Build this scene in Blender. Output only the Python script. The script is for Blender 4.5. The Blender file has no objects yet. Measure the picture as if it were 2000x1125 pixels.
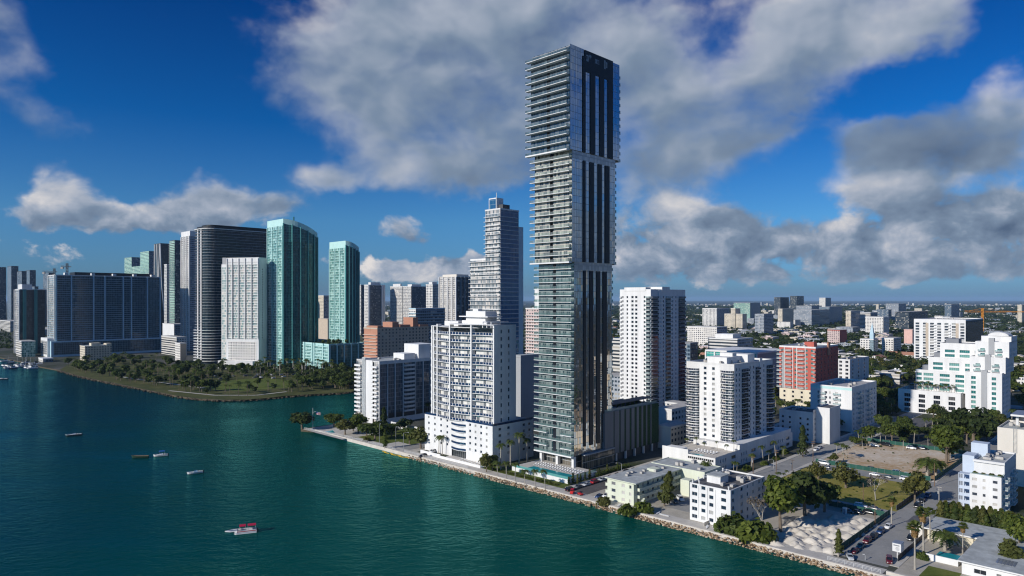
import bpy, math, random
from math import sin, cos, pi, atan2, asin, sqrt, floor, radians
from mathutils import Vector, Matrix
random.seed(7)
sc = bpy.context.scene
col = sc.collection
# ------------------------------------------------------------------ camera, exposure
F = 1350.0      # focal length in pixels of the 2000 px wide photograph
H = 80.0        # height of the drone above the street
HOR = 585.0     # horizon line
cd = bpy.data.cameras.new("camera")
cd.sensor_width = 36.0
cd.lens = 36.0 * F / 2000.0
cd.shift_y = (HOR - 562.5) / 2000.0
cd.clip_start = 1.0
cd.clip_end = 60000.0
cam = bpy.data.objects.new("camera", cd)
cam.location = (0, 0, H)
cam.rotation_euler = (pi / 2, 0, 0)
col.objects.link(cam)
sc.camera = cam
sc.view_settings.view_transform = 'Standard'
sc.view_settings.look = 'None'
sc.view_settings.gamma = 1.0
sc.view_settings.exposure = 0.0
sc.view_settings.use_curve_mapping = False
sc.cycles.pixel_filter_type = 'BLACKMAN_HARRIS'
sc.cycles.filter_width = 1.2
sc.cycles.max_bounces = 6
sc.cycles.transparent_max_bounces = 12
sc.cycles.caustics_reflective = False
sc.cycles.caustics_refractive = False
SUN_EL = radians(24.0)
SX, SY = -0.829, -0.560
k = sqrt(SX * SX + SY * SY)
SX, SY = SX / k, SY / k
sl = bpy.data.lights.new("sun", 'SUN')
sl.energy = 4.4
sl.angle = radians(0.5)
sl.color = (1.0, 0.94, 0.86)
so = bpy.data.objects.new("sun", sl)
so.rotation_euler = Vector((-SX * cos(SUN_EL), -SY * cos(SUN_EL), -sin(SUN_EL))).to_track_quat('-Z', 'Y').to_euler()
so.location = (-200, -200, 300)
col.objects.link(so)


# ------------------------------------------------------------------ node helper
class NT:
    def __init__(s, nt):
        s.t = nt

    def n(s, typ, **kw):
        nd = s.t.nodes.new(typ)
        for a, b in kw.items():
            setattr(nd, a, b)
        return nd

    def put(s, sock, v):
        if isinstance(v, bpy.types.NodeSocket):
            s.t.links.new(v, sock)
        elif v is not None:
            sock.default_value = v

    def m(s, op, a, b=None, c=None, clamp=False):
        nd = s.n('ShaderNodeMath', operation=op, use_clamp=clamp)
        for i, v in enumerate((a, b, c)):
            s.put(nd.inputs[i], v)
        return nd.outputs[0]

    def v(s, op, a, b=None, out=0, scale=None):
        nd = s.n('ShaderNodeVectorMath', operation=op)
        s.put(nd.inputs[0], a)
        s.put(nd.inputs[1], b)
        if scale is not None:
            s.put(nd.inputs['Scale'], scale)
        return nd.outputs[out]

    def mix(s, f, a, b):
        nd = s.n('ShaderNodeMix', data_type='RGBA')
        s.put(nd.inputs[0], f)
        s.put(nd.inputs[6], a if not isinstance(a, tuple) else (a + (1,))[:4])
        s.put(nd.inputs[7], b if not isinstance(b, tuple) else (b + (1,))[:4])
        return nd.outputs[2]

    def mul(s, a, b):
        nd = s.n('ShaderNodeMix', data_type='RGBA', blend_type='MULTIPLY')
        nd.inputs[0].default_value = 1
        s.put(nd.inputs[6], a if not isinstance(a, tuple) else (a + (1,))[:4])
        s.put(nd.inputs[7], b if not isinstance(b, tuple) else (b + (1,))[:4])
        return nd.outputs[2]

    def sm(s, x, a, b, lo=0.0, hi=1.0, typ='SMOOTHSTEP'):
        nd = s.n('ShaderNodeMapRange', interpolation_type=typ)
        s.put(nd.inputs[0], x)
        for i, q in enumerate((a, b, lo, hi)):
            s.put(nd.inputs[i + 1], q)
        return nd.outputs[0]

    def noise(s, vec, scale, detail=4.0, rough=0.55, out=0, dist=0.0):
        nd = s.n('ShaderNodeTexNoise')
        s.put(nd.inputs['Vector'], vec)
        s.put(nd.inputs['Scale'], scale)
        nd.inputs['Detail'].default_value = detail
        nd.inputs['Roughness'].default_value = rough
        nd.inputs['Distortion'].default_value = dist
        return nd.outputs[out]

    def sep(s, vec):
        nd = s.n('ShaderNodeSeparateXYZ')
        s.put(nd.inputs[0], vec)
        return nd.outputs

    def com(s, x, y, z=0.0):
        nd = s.n('ShaderNodeCombineXYZ')
        for i, q in enumerate((x, y, z)):
            s.put(nd.inputs[i], q)
        return nd.outputs[0]


# ------------------------------------------------------------------ sky with clouds (by direction, far beyond everything)
w = bpy.data.worlds.new("World")
sc.world = w
w.use_nodes = True
w.node_tree.nodes.clear()
t = NT(w.node_tree)
sky = t.n('ShaderNodeTexSky', sky_type='NISHITA', sun_disc=False, sun_elevation=SUN_EL,
          sun_rotation=atan2(SX, SY), altitude=0.0, air_density=1.0, dust_density=0.6, ozone_density=3.0)
dirv = t.n('ShaderNodeTexCoord').outputs['Generated']
dx, dy, dz = t.sep(dirv)[:3]
az = t.m('ARCTAN2', dx, dy)
el = t.m('ARCSINE', dz)
V = t.com(az, el, 0.0)
N3 = t.com(dx, dy, t.m('MULTIPLY', dz, 1.35))
hi = t.sm(el, 0.06, 0.22)
wn_ = t.n('ShaderNodeTexNoise')
t.put(wn_.inputs['Vector'], N3)
wn_.inputs['Scale'].default_value = 8.0
wn_.inputs['Detail'].default_value = 3.0
warp = t.v('SUBTRACT', wn_.outputs[1], (0.5, 0.5, 0.5))
NW = t.v('ADD', N3, t.v('SCALE', warp, scale=0.055))
NL = t.v('ADD', NW, (-0.018, 0.020, 0.026))
fmix = lambda f, a_, b_: t.m('ADD', a_, t.m('MULTIPLY', f, t.m('SUBTRACT', b_, a_)))
n1 = fmix(hi, t.noise(NW, 19.0, 8.0, 0.58), t.noise(NW, 8.5, 9.0, 0.55))
n1s = fmix(hi, t.noise(NW, 19.0, 5.0, 0.55), t.noise(NW, 8.5, 3.5, 0.5))
n2 = fmix(hi, t.noise(NL, 19.0, 5.0, 0.55), t.noise(NL, 8.5, 3.5, 0.5))
wam = t.m('ADD', 0.035, t.m('MULTIPLY', t.m('MAXIMUM', el, 0.0), 0.22))
VW = t.v('ADD', V, t.v('SCALE', t.v('SUBTRACT', t.noise(N3, 9.0, 4.0, 0.6, out=1), (0.5, 0.5, 0.5)), scale=wam))
BLOBS = [  # px, py, rx, ry, weight, brightness
    (720, 90, 200, 170, .8, .53), (950, 80, 300, 200, .9, .50), (860, 210, 240, 140, .75, .52), (1010, 230, 180, 140, .75, .46),
    (950, 320, 95, 60, .55, .55), (1180, 70, 190, 140, .8, .52), (1270, 170, 140, 140, .42, .50), (590, 120, 110, 140, .5, .50),
    (1400, 260, 300, 200, .26, .46), (860, 320, 300, 90, .36, .46), (1230, 350, 130, 70, .35, .46), (1340, 480, 120, 40, .35, .66), (1560, 470, 90, 40, .3, .62), (1750, 500, 120, 30, .3, .60),
    (25, 105, 90, 110, .62, .50), (105, 215, 70, 50, .30, .42), 
    (135, 385, 100, 75, .95, .66), (75, 425, 70, 40, .6, .5), (215, 430, 80, 45, .6, .50), (390, 385, 110, 60, .85, .60),
    (330, 425, 130, 40, .8, .52), (470, 415, 120, 40, .8, .48), (560, 405, 80, 30, .45, .44),
    (615, 345, 80, 50, .75, .60), (720, 345, 100, 45, .42, .48), 
    (760, 528, 70, 30, .8, .66), (860, 520, 100, 32, .8, .58), (795, 455, 70, 26, .5, .40), (960, 525, 90, 40, .6, .5),
    (1560, 80, 150, 130, .9, .62), (1680, 50, 220, 75, .8, .60), (1810, 60, 110, 60, .7, .56), (1480, 190, 150, 85, .62, .54),
    (1390, 270, 140, 80, .45, .48), (1310, 320, 110, 80, .45, .50), (1340, 190, 90, 80, .35, .48), (1460, 250, 140, 60, .6, .38),
    (1800, 265, 200, 70, 1.0, .26), (1700, 270, 100, 55, .7, .36), (1935, 300, 120, 55, .6, .34), (1965, 200, 80, 70, .8, .70), 
    (1690, 350, 140, 52, .8, .68), (1800, 372, 150, 48, .75, .56), (1900, 415, 170, 40, .75, .34), (1980, 380, 70, 45, .6, .52),
    (1318, 418, 66, 46, .85, .86), (1400, 430, 90, 34, .6, .46),
    (1740, 445, 75, 22, .8, .6), 
    
]
ACC = None
for (px, py, rx, ry, wt, br) in BLOBS:
    a0 = math.atan((px - 1000) / F)
    ca = cos(a0)
    e0 = math.atan((HOR - py) / F * ca)
    ra, re_ = rx / F * ca * ca, ry / F * ca
    qn = t.n('ShaderNodeVectorMath', operation='MULTIPLY_ADD')
    t.put(qn.inputs[0], VW)
    qn.inputs[1].default_value = (1 / ra, 1 / re_, 0)
    qn.inputs[2].default_value = (-a0 / ra, -e0 / re_, 0)
    q = qn.outputs[0]
    g = t.sm(t.v('LENGTH', q, out=1), 1.35, 0.1, 0.0, wt)
    pr = t.v('SCALE', t.com(1.0, t.sep(q)[1], br), scale=g)
    ACC = pr if ACC is None else t.v('ADD', ACC, pr)
bandw = t.m('MULTIPLY', t.m('MULTIPLY', t.sm(el, 0.004, 0.035), t.sm(el, 0.15, 0.08)), t.sm(az, 0.02, 0.22, 0.16, 0.85))
ACC = t.v('ADD', ACC, t.v('SCALE', (1.0, 0.0, 0.46), scale=bandw))
W0, T0, B0 = t.sep(ACC)[:3]
Wm = t.m('MAXIMUM', W0, 0.001)
topness = t.m('DIVIDE', T0, Wm)
bright = t.m('DIVIDE', B0, Wm)
# the sky outside the photograph: scattered cumulus of the same kind
outm = t.m('MAXIMUM', t.sm(t.m('ABSOLUTE', az), 0.68, 0.85), t.sm(el, 0.42, 0.55))
clear = t.sm(el, 0.45, 0.75, 1.0, 0.25)
lown = t.noise(N3, 1.7, 3.0, 0.5)
outc = t.m('MULTIPLY', t.m('MULTIPLY', outm, clear), t.sm(lown, 0.54, 0.76, 0.0, 0.8))
banks = t.m('MULTIPLY', t.sm(az, 0.9, 1.15), t.m('ADD', t.sm(t.m('ABSOLUTE', t.m('SUBTRACT', el, 0.345)), 0.07, 0.02, 0.0, 0.7), t.sm(t.m('ABSOLUTE', t.m('SUBTRACT', el, 0.18)), 0.06, 0.015, 0.0, 0.7)))
outc = t.m('MAXIMUM', outc, banks)
cover0 = t.m('ADD', t.m('MINIMUM', W0, 0.98), outc)
br2 = t.mix(outm, bright, (0.42, 0.42, 0.42))
dens = t.m('ADD', cover0, t.m('MULTIPLY', t.m('SUBTRACT', n1, 0.5), t.m('ADD', 2.3, t.m('MULTIPLY', hi, -0.7))))
alpha = t.sm(dens, t.m('ADD', 0.40, t.m('MULTIPLY', hi, -0.24)), t.m('ADD', 0.74, t.m('MULTIPLY', hi, 0.40)))
lit = t.m('MULTIPLY', t.m('ADD', t.m('MULTIPLY', t.m('SUBTRACT', n1s, n2), t.m('ADD', 1.35, t.m('MULTIPLY', hi, -0.55))), t.m('MULTIPLY', t.m('SUBTRACT', n1, 0.5), 0.22)), 1.0)
brs = t.n('ShaderNodeSeparateColor')
t.put(brs.inputs[0], br2)
edge = t.sm(dens, 0.5, 1.25, 0.10, -0.06)
lum = t.m('ADD', t.m('ADD', brs.outputs[0], lit), t.m('ADD', t.m('MULTIPLY', topness, 0.14), edge), clamp=True)
cr = t.n('ShaderNodeValToRGB')
t.put(cr.inputs[0], lum)
els = cr.color_ramp.elements
els[0].position, els[0].color = 0.10, (0.085, 0.130, 0.215, 1)
els[1].position, els[1].color = 0.95, (0.78, 0.74, 0.72, 1)
e = els.new(0.45); e.color = (0.200, 0.270, 0.375, 1)
e = els.new(0.65); e.color = (0.375, 0.425, 0.520, 1)
lowel = t.sm(el, 0.0, 0.10)
cloudc = t.mix(t.sm(el, 0.0, 0.05, 0.55, 0.0), cr.outputs[0], (0.16, 0.25, 0.36))
tr_ = t.n('ShaderNodeValToRGB')
t.put(tr_.inputs[0], t.m('MULTIPLY', el, 2.0))
te = tr_.color_ramp.elements
te[0].position, te[0].color = 0.0, (0.26, 0.50, 1.0, 1)
te[1].position, te[1].color = 1.0, (0.05, 0.44, 0.92, 1)
for ps, cc in ((0.22, (0.24, 0.58, 0.97)), (0.48, (0.03, 0.38, 0.85)), (0.78, (0.01, 0.25, 0.68))):
    e = te.new(ps)
    e.color = cc + (1,)
skyk = t.v('MULTIPLY', sky.outputs[0], tr_.outputs[0])
# the background strength is 0.1: cloud radiance is scaled to the same units
fin = t.mix(t.m('MULTIPLY', alpha, t.sm(el, -0.01, 0.012)), skyk, t.v('SCALE', cloudc, scale=10.0))
bg = t.n('ShaderNodeBackground')
bg.inputs['Strength'].default_value = 0.1
t.put(bg.inputs['Color'], fin)
wo = t.n('ShaderNodeOutputWorld')
t.t.links.new(bg.outputs[0], wo.inputs[0])

# ------------------------------------------------------------------ materials
MATS = {}


def newmat(name):
    m = bpy.data.materials.new(name)
    m.use_nodes = True
    m.node_tree.nodes.clear()
    tt = NT(m.node_tree)
    p = tt.n('ShaderNodeBsdfPrincipled')
    o = tt.n('ShaderNodeOutputMaterial')
    m.node_tree.links.new(p.outputs[0], o.inputs[0])
    MATS[name] = m
    return tt, p, o


def mat(name, c, rough=0.7, var=0.12, scale=0.35, spec=0.3, metal=0.0, bump=0.0, streak=False, objvar=0.0):
    """plain surface: colour with weathering noise in object space"""
    tt, p, o = newmat(name)
    oc = tt.n('ShaderNodeTexCoord').outputs['Object']
    vec = tt.v('MULTIPLY', oc, (1, 1, 0.18 if streak else 1))
    a = tt.noise(vec, scale, 6.0, 0.6)
    f = tt.sm(a, 0.3, 0.7, 1.0 - var, 1.0 + var, 'LINEAR')
    if objvar:
        oi = tt.n('ShaderNodeObjectInfo').outputs['Random']
        f = tt.m('MULTIPLY', f, tt.sm(oi, 0, 1, 1 - objvar, 1 + objvar, 'LINEAR'))
    tt.put(p.inputs['Base Color'], tt.v('SCALE', c, scale=f))
    p.inputs['Roughness'].default_value = rough
    p.inputs['Specular IOR Level'].default_value = spec
    p.inputs['Metallic'].default_value = metal
    if bump:
        b = tt.n('ShaderNodeBump')
        b.inputs['Strength'].default_value = bump
        tt.put(b.inputs['Height'], tt.noise(oc, scale * 12, 4, 0.6))
        tt.put(p.inputs['Normal'], b.outputs[0])
    return name


def cellrand(tt, bw, fh, seed=0.0):
    """window cells from a metre UV: local coordinates in the cell and two random numbers"""
    uv = tt.n('ShaderNodeTexCoord').outputs['UV']
    u, v_, _ = tt.sep(uv)[:3]
    cu = tt.m('DIVIDE', u, bw)
    cv = tt.m('DIVIDE', v_, fh)
    fu, fv = tt.m('FRACT', cu), tt.m('FRACT', cv)
    wn = tt.n('ShaderNodeTexWhiteNoise', noise_dimensions='3D')
    oi = tt.n('ShaderNodeObjectInfo').outputs['Random']
    tt.put(wn.inputs['Vector'], tt.com(tt.m('FLOOR', cu), tt.m('FLOOR', cv), tt.m('ADD', oi, seed)))
    return fu, fv, wn.outputs['Value'], wn.outputs['Color']


def band(tt, x, c, half, soft=0.02):
    return tt.sm(tt.m('ABSOLUTE', tt.m('SUBTRACT', x, c)), half + soft, half - soft, typ='LINEAR')


def tilt_normal(tt, p, rc, amt):
    geo = tt.n('ShaderNodeNewGeometry').outputs['Normal']
    off = tt.v('SCALE', tt.v('SUBTRACT', rc, (0.5, 0.5, 0.5)), scale=amt)
    tt.put(p.inputs['Normal'], tt.v('NORMALIZE', tt.v('ADD', geo, off)))


def facade(name, wall, glass, bw, fh, fw=0.6, fhh=0.55, curtain=(0.45, 0.42, 0.36), cur=0.35, vc=0.5, rough=0.12):
    """wall with a grid of windows, one procedural surface; used on buildings far away"""
    tt, p, o = newmat(name)
    fu, fv, r, rc = cellrand(tt, bw, fh)
    mask = tt.m('MULTIPLY', band(tt, fu, 0.5, fw / 2), band(tt, fv, vc, fhh / 2))
    oc = tt.n('ShaderNodeTexCoord').outputs['Object']
    st = tt.sm(tt.noise(oc, 0.12, 5, 0.6), 0.3, 0.7, 0.9, 1.08, 'LINEAR')
    gcol = tt.mix(tt.sm(r, 1.0 - cur, 1.0, typ='LINEAR'), glass, curtain)
    tt.put(p.inputs['Base Color'], tt.mix(mask, tt.v('SCALE', wall, scale=st), gcol))
    tt.put(p.inputs['Roughness'], tt.m('ADD', tt.m('MULTIPLY', mask, rough - 0.75), 0.75))
    p.inputs['Specular IOR Level'].default_value = 0.5
    return name


def curtainwall(name, glass, bw, fh, line=(0.3, 0.32, 0.33), lw=0.04, curtain=(0.5, 0.46, 0.38), cur=0.3, metal=0.0, spec=1.0,
                rough=0.05, tilt=0.02, mid=None, lh=0.06):
    """glazed facade: panes, mullions and spandrel lines from a metre UV"""
    tt, p, o = newmat(name)
    fu, fv, r, rc = cellrand(tt, bw, fh)
    ln = tt.m('MAXIMUM', band(tt, fu, 0.0, lw / 2, 0.005), tt.m('MAXIMUM', band(tt, fu, 1.0, lw / 2, 0.005), band(tt, fv, 0.02, lh, 0.005)))
    if mid is not None:
        ln = tt.m('MAXIMUM', ln, band(tt, fv, mid, 0.012, 0.004))
    cm = tt.m('MULTIPLY', tt.sm(r, 1.0 - cur - 0.04, 1.0 - cur + 0.04), tt.sm(tt.sep(rc)[1], 0, 1, 0.3, 1.0, 'LINEAR'))
    g = tt.mix(cm, glass, curtain)
    tt.put(p.inputs['Base Color'], tt.mix(ln, g, line))
    tt.put(p.inputs['Roughness'], tt.m('ADD', tt.m('MULTIPLY', ln, 0.4), rough))
    tt.put(p.inputs['Metallic'], tt.m('MULTIPLY', tt.m('SUBTRACT', 1.0, ln), metal))
    p.inputs['Specular IOR Level'].default_value = spec
    if tilt:
        tilt_normal(tt, p, rc, tilt)
    return name


def pane(name, glass, curtain, cur=0.4, spec=0.8):
    """one window's glass: blinds and curtains differ from window to window"""
    tt, p, o = newmat(name)
    oi = tt.n('ShaderNodeObjectInfo').outputs['Random']
    gi = tt.n('ShaderNodeNewGeometry').outputs['Random Per Island']
    r = tt.m('FRACT', tt.m('ADD', tt.m('MULTIPLY', oi, 7.31), tt.m('MULTIPLY', gi, 3.77)))
    uv = tt.sep(tt.n('ShaderNodeTexCoord').outputs['UV'])
    pl = tt.sm(tt.m('SINE', tt.m('MULTIPLY', uv[0], 22.0)), -1, 1, 0.75, 1.0, 'LINEAR')
    cc = tt.v('SCALE', curtain, scale=pl)
    tt.put(p.inputs['Base Color'], tt.mix(tt.sm(r, 1 - cur, 1 - cur + 0.15), glass, cc))
    p.inputs['Roughness'].default_value = 0.06
    p.inputs['Specular IOR Level'].default_value = spec
    return name


def railglass(name, c, alpha=0.6, rough=0.08):
    tt, p, o = newmat(name)
    tr = tt.n('ShaderNodeBsdfTransparent')
    tr.inputs[0].default_value = (0.75, 0.9, 0.88, 1)
    mx = tt.n('ShaderNodeMixShader')
    mx.inputs[0].default_value = alpha
    p.inputs['Base Color'].default_value = c + (1,)
    p.inputs['Roughness'].default_value = rough
    p.inputs['Specular IOR Level'].default_value = 0.4
    tt.t.links.new(tr.outputs[0], mx.inputs[1])
    tt.t.links.new(p.outputs[0], mx.inputs[2])
    tt.t.links.new(mx.outputs[0], o.inputs[0])
    return name


def leafmat(name, c1, c2, c3, trans=0.3):
    tt, p, o = newmat(name)
    oi = tt.n('ShaderNodeObjectInfo').outputs['Random']
    gi = tt.n('ShaderNodeNewGeometry').outputs['Random Per Island']
    oc = tt.n('ShaderNodeTexCoord').outputs['Object']
    nn = tt.noise(oc, 0.5, 2.0, 0.5)
    f = tt.m('ADD', tt.m('MULTIPLY', gi, 0.55), tt.m('MULTIPLY', nn, 0.6))
    cc = tt.mix(tt.sm(f, 0.2, 0.9), c1, c2)
    cc = tt.mix(tt.sm(tt.m('FRACT', tt.m('MULTIPLY', oi, 5.17)), 0.3, 1.0, 0.0, 0.75), cc, c3)
    tt.put(p.inputs['Base Color'], cc)
    p.inputs['Roughness'].default_value = 0.6
    p.inputs['Specular IOR Level'].default_value = 0.2
    tl = tt.n('ShaderNodeBsdfTranslucent')
    tt.put(tl.inputs[0], tt.mul(cc, (1.3, 1.5, 0.6)))
    mx = tt.n('ShaderNodeMixShader')
    mx.inputs[0].default_value = trans
    tt.t.links.new(p.outputs[0], mx.inputs[1])
    tt.t.links.new(tl.outputs[0], mx.inputs[2])
    tt.t.links.new(mx.outputs[0], o.inputs[0])
    return name


def groundmat(name, cols, scale, detail=6, rough=0.9, scale2=None, bump=0.0):
    tt, p, o = newmat(name)
    oc = tt.n('ShaderNodeTexCoord').outputs['Object']
    cr_ = tt.n('ShaderNodeValToRGB')
    a = tt.noise(oc, scale, detail, 0.62)
    if scale2:
        a = tt.m('ADD', tt.m('MULTIPLY', a, 0.6), tt.m('MULTIPLY', tt.noise(oc, scale2, 4, 0.6), 0.4))
    tt.put(cr_.inputs[0], a)
    e_ = cr_.color_ramp.elements
    n_ = len(cols)
    e_[0].position, e_[0].color = 0.3, cols[0] + (1,)
    e_[1].position, e_[1].color = 0.7, cols[-1] + (1,)
    for i in range(1, n_ - 1):
        x = e_.new(0.3 + 0.4 * i / (n_ - 1))
        x.color = cols[i] + (1,)
    tt.put(p.inputs['Base Color'], cr_.outputs[0])
    p.inputs['Roughness'].default_value = rough
    p.inputs['Specular IOR Level'].default_value = 0.2
    if bump:
        b = tt.n('ShaderNodeBump')
        b.inputs['Strength'].default_value = bump
        tt.put(b.inputs['Height'], tt.noise(oc, scale * 15, 4, 0.6))
        tt.put(p.inputs['Normal'], b.outputs[0])
    return name


mat('white', (0.71, 0.708, 0.695), 0.6, 0.10, 0.25, streak=True)
mat('white2', (0.65, 0.648, 0.635), 0.65, 0.13, 0.25, streak=True)
mat('offwhite', (0.66, 0.62, 0.55), 0.7, 0.08, 0.2, streak=True)
mat('grey', (0.36, 0.37, 0.38), 0.7, 0.08, 0.2, streak=True)
mat('midgrey', (0.22, 0.23, 0.25), 0.7, 0.1, 0.2)
mat('panelgrey', (0.15, 0.16, 0.175), 0.6, 0.1, 0.3, streak=True)
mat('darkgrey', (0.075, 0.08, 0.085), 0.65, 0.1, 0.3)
mat('nearblack', (0.018, 0.020, 0.024), 0.5, 0.15, 0.3)
mat('concrete', (0.42, 0.40, 0.37), 0.85, 0.14, 0.3, bump=0.1)
mat('palecon', (0.55, 0.51, 0.45), 0.85, 0.14, 0.3)
mat('cream', (0.66, 0.60, 0.46), 0.75, 0.08, 0.25, streak=True)
mat('palegreen', (0.62, 0.65, 0.52), 0.75, 0.08, 0.25, streak=True)
mat('pink', (0.66, 0.42, 0.36), 0.75, 0.1, 0.25)
mat('red', (0.46, 0.115, 0.085), 0.75, 0.1, 0.3)
mat('lavender', (0.50, 0.57, 0.66), 0.65, 0.08, 0.2)
mat('orange', (0.44, 0.22, 0.145), 0.75, 0.1, 0.3)
mat('tan', (0.50, 0.42, 0.33), 0.75, 0.1, 0.3)
mat('brown', (0.13, 0.09, 0.06), 0.75, 0.2, 0.5)
mat('teal', (0.46, 0.70, 0.67), 0.6, 0.06, 0.2)
mat('tealdark', (0.05, 0.20, 0.20), 0.4, 0.1, 0.2)
mat('tealshadewall', (0.015, 0.09, 0.09), 0.5, 0.1, 0.2)  # teal with shade painted in, for the floor edges round the bow
mat('tealshadepier', (0.10, 0.32, 0.31), 0.5, 0.1, 0.2)  # teal with milder painted shade, for the piers of the bow
mat('paleblue', (0.42, 0.58, 0.66), 0.65, 0.08, 0.2)
mat('blue', (0.10, 0.22, 0.52), 0.5, 0.1, 0.3)
mat('livingwall', (0.028, 0.060, 0.024), 0.8, 0.4, 1.2, bump=0.4)
mat('roofgrey', (0.40, 0.42, 0.41), 0.9, 0.25, 0.4)
mat('roofpale', (0.45, 0.43, 0.40), 0.9, 0.2, 0.4)
mat('roofdark', (0.11, 0.11, 0.115), 0.9, 0.25, 0.4)
mat('metal', (0.45, 0.46, 0.47), 0.35, 0.08, 1.0, metal=0.7)
mat('poolwater', (0.02, 0.30, 0.33), 0.05, 0.08, 0.6, spec=0.6)
mat('wood', (0.20, 0.13, 0.08), 0.8, 0.2, 0.8)
mat('bark', (0.17, 0.135, 0.10), 0.9, 0.25, 2.0)
mat('palebark', (0.36, 0.33, 0.28), 0.9, 0.2, 1.5)
mat('tyre', (0.012, 0.012, 0.013), 0.7, 0.1)
mat('carglass', (0.012, 0.016, 0.02), 0.05, 0.05, spec=0.9)
mat('screen', (0.02, 0.085, 0.065), 0.8, 0.2, 0.4)
mat('cranepaint', (0.62, 0.25, 0.03), 0.5, 0.1)
mat('yellow', (0.70, 0.42, 0.02), 0.5, 0.1)
mat('redcloth', (0.42, 0.012, 0.05), 0.7, 0.15, 1.0)
mat('redpaint', (0.55, 0.03, 0.03), 0.4, 0.1, 1.0)
mat('bluecloth', (0.02, 0.10, 0.42), 0.7, 0.15, 1.0)
mat('darkgreen', (0.02, 0.05, 0.03), 0.5, 0.2, 1.0)
mat('matgrey', (0.20, 0.24, 0.32), 0.7, 0.1, 0.8)
mat('lamp', (0.75, 0.74, 0.70), 0.3, 0.05)
mat('sandpile', (0.60, 0.55, 0.47), 0.95, 0.16, 0.9, bump=0.5)
mat('shorerock', (0.10, 0.078, 0.05), 0.9, 0.35, 0.8, bump=0.6)
tt, p, o = newmat('rock')
gi_ = tt.n('ShaderNodeNewGeometry').outputs['Random Per Island']
cr_ = tt.n('ShaderNodeValToRGB')
tt.put(cr_.inputs[0], gi_)
e_ = cr_.color_ramp.elements
e_[0].color, e_[1].color = (0.07, 0.045, 0.03, 1), (0.52, 0.44, 0.32, 1)
x_ = e_.new(0.45); x_.color = (0.30, 0.19, 0.10, 1)
tt.put(p.inputs['Base Color'], cr_.outputs[0])
p.inputs['Roughness'].default_value = 0.9
for nm, cc in (('carwhite', (.75, .75, .74)), ('carsilver', (.42, .44, .46)), ('carblack', (.012, .013, .016)), ('carred', (.30, .012, .018)),
               ('carblue', (.02, .05, .14)), ('cargrey', (.10, .11, .12)), ('carmaroon', (.10, .012, .018)), ('carteal', (.06, .12, .13))):
    mat(nm, cc, 0.22, 0.03, 1.0, spec=0.7)
pane('winblue', (0.02, 0.035, 0.055), (0.46, 0.46, 0.44), 0.42)
pane('windark', (0.012, 0.016, 0.024), (0.30, 0.29, 0.27), 0.14)
pane('winteal', (0.02, 0.15, 0.15), (0.16, 0.36, 0.33), 0.45)
pane('winpale', (0.05, 0.06, 0.08), (0.62, 0.60, 0.56), 0.62)
railglass('railteal', (0.13, 0.22, 0.21), 0.40)
railglass('railblue', (0.008, 0.03, 0.09), 0.92)
railglass('railnavy', (0.012, 0.018, 0.05), 0.9)
railglass('railgrey', (0.10, 0.16, 0.19), 0.42)
railglass('railmid', (0.34, 0.40, 0.38), 0.30)
railglass('railpale', (0.35, 0.45, 0.45), 0.5)
railglass('railaqua', (0.12, 0.38, 0.36), 0.7)
# hero tower glass
curtainwall('heroR', (0.40, 0.46, 0.52), 1.25, 3.2, (0.06, 0.07, 0.08), 0.12, (0.52, 0.50, 0.47), 0.25, metal=0.9, rough=0.02, tilt=0.012, lh=0.03)
curtainwall('heroRlow', (0.42, 0.46, 0.48), 1.25, 3.1, (0.07, 0.07, 0.07), 0.12, (0.60, 0.47, 0.32), 0.45, metal=0.8, rough=0.03, tilt=0.03, lh=0.03)  # golden reflections of sunlit neighbours painted in as warm panes
curtainwall('heroRB', (0.34, 0.35, 0.36), 1.25, 3.2, (0.16, 0.17, 0.18), 0.08, (0.5, 0.5, 0.5), 0.4, metal=0.35, rough=0.12, tilt=0.01)
curtainwall('heroL1', (0.025, 0.05, 0.055), 1.15, 3.1, (0.28, 0.32, 0.31), 0.08, (0.22, 0.26, 0.25), 0.55, spec=1.0, tilt=0.02)
curtainwall('heroL2', (0.06, 0.065, 0.065), 1.15, 3.2, (0.40, 0.39, 0.36), 0.09, (0.58, 0.52, 0.42), 0.70, spec=0.6, tilt=0.02)
curtainwall('heroL3', (0.02, 0.04, 0.06), 1.15, 3.45, (0.18, 0.20, 0.22), 0.07, (0.20, 0.22, 0.23), 0.3, spec=1.0, tilt=0.02)
curtainwall('lobby', (0.05, 0.06, 0.065), 1.6, 3.7, (0.35, 0.36, 0.36), 0.06, (0.25, 0.22, 0.17), 0.4, metal=0.3, tilt=0.02)
curtainwall('balcglass', (0.16, 0.17, 0.18), 1.9, 3.62, (0.75, 0.75, 0.73), 0.14, (0.82, 0.80, 0.74), 0.68, spec=0.5, tilt=0.02, lh=0.08)
curtainwall('whiteglass', (0.10, 0.13, 0.15), 1.7, 3.0, (0.72, 0.71, 0.69), 0.14, (0.55, 0.50, 0.45), 0.4, spec=0.5, lh=0.10)
curtainwall('darkglass', (0.014, 0.026, 0.038), 1.6, 3.2, (0.04, 0.05, 0.06), 0.08, (0.06, 0.08, 0.10), 0.22, spec=0.4)
curtainwall('slabglass', (0.010, 0.045, 0.065), 2.2, 3.05, (0.22, 0.34, 0.38), 0.10, (0.06, 0.12, 0.16), 0.3, spec=0.35)
curtainwall('skyblueglass', (0.012, 0.085, 0.20), 1.7, 3.6, (0.16, 0.26, 0.36), 0.05, (0.04, 0.13, 0.22), 0.2, metal=0.0, spec=0.6, tilt=0.02)  # deep blue is the sky's reflection put into the glass colour
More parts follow.
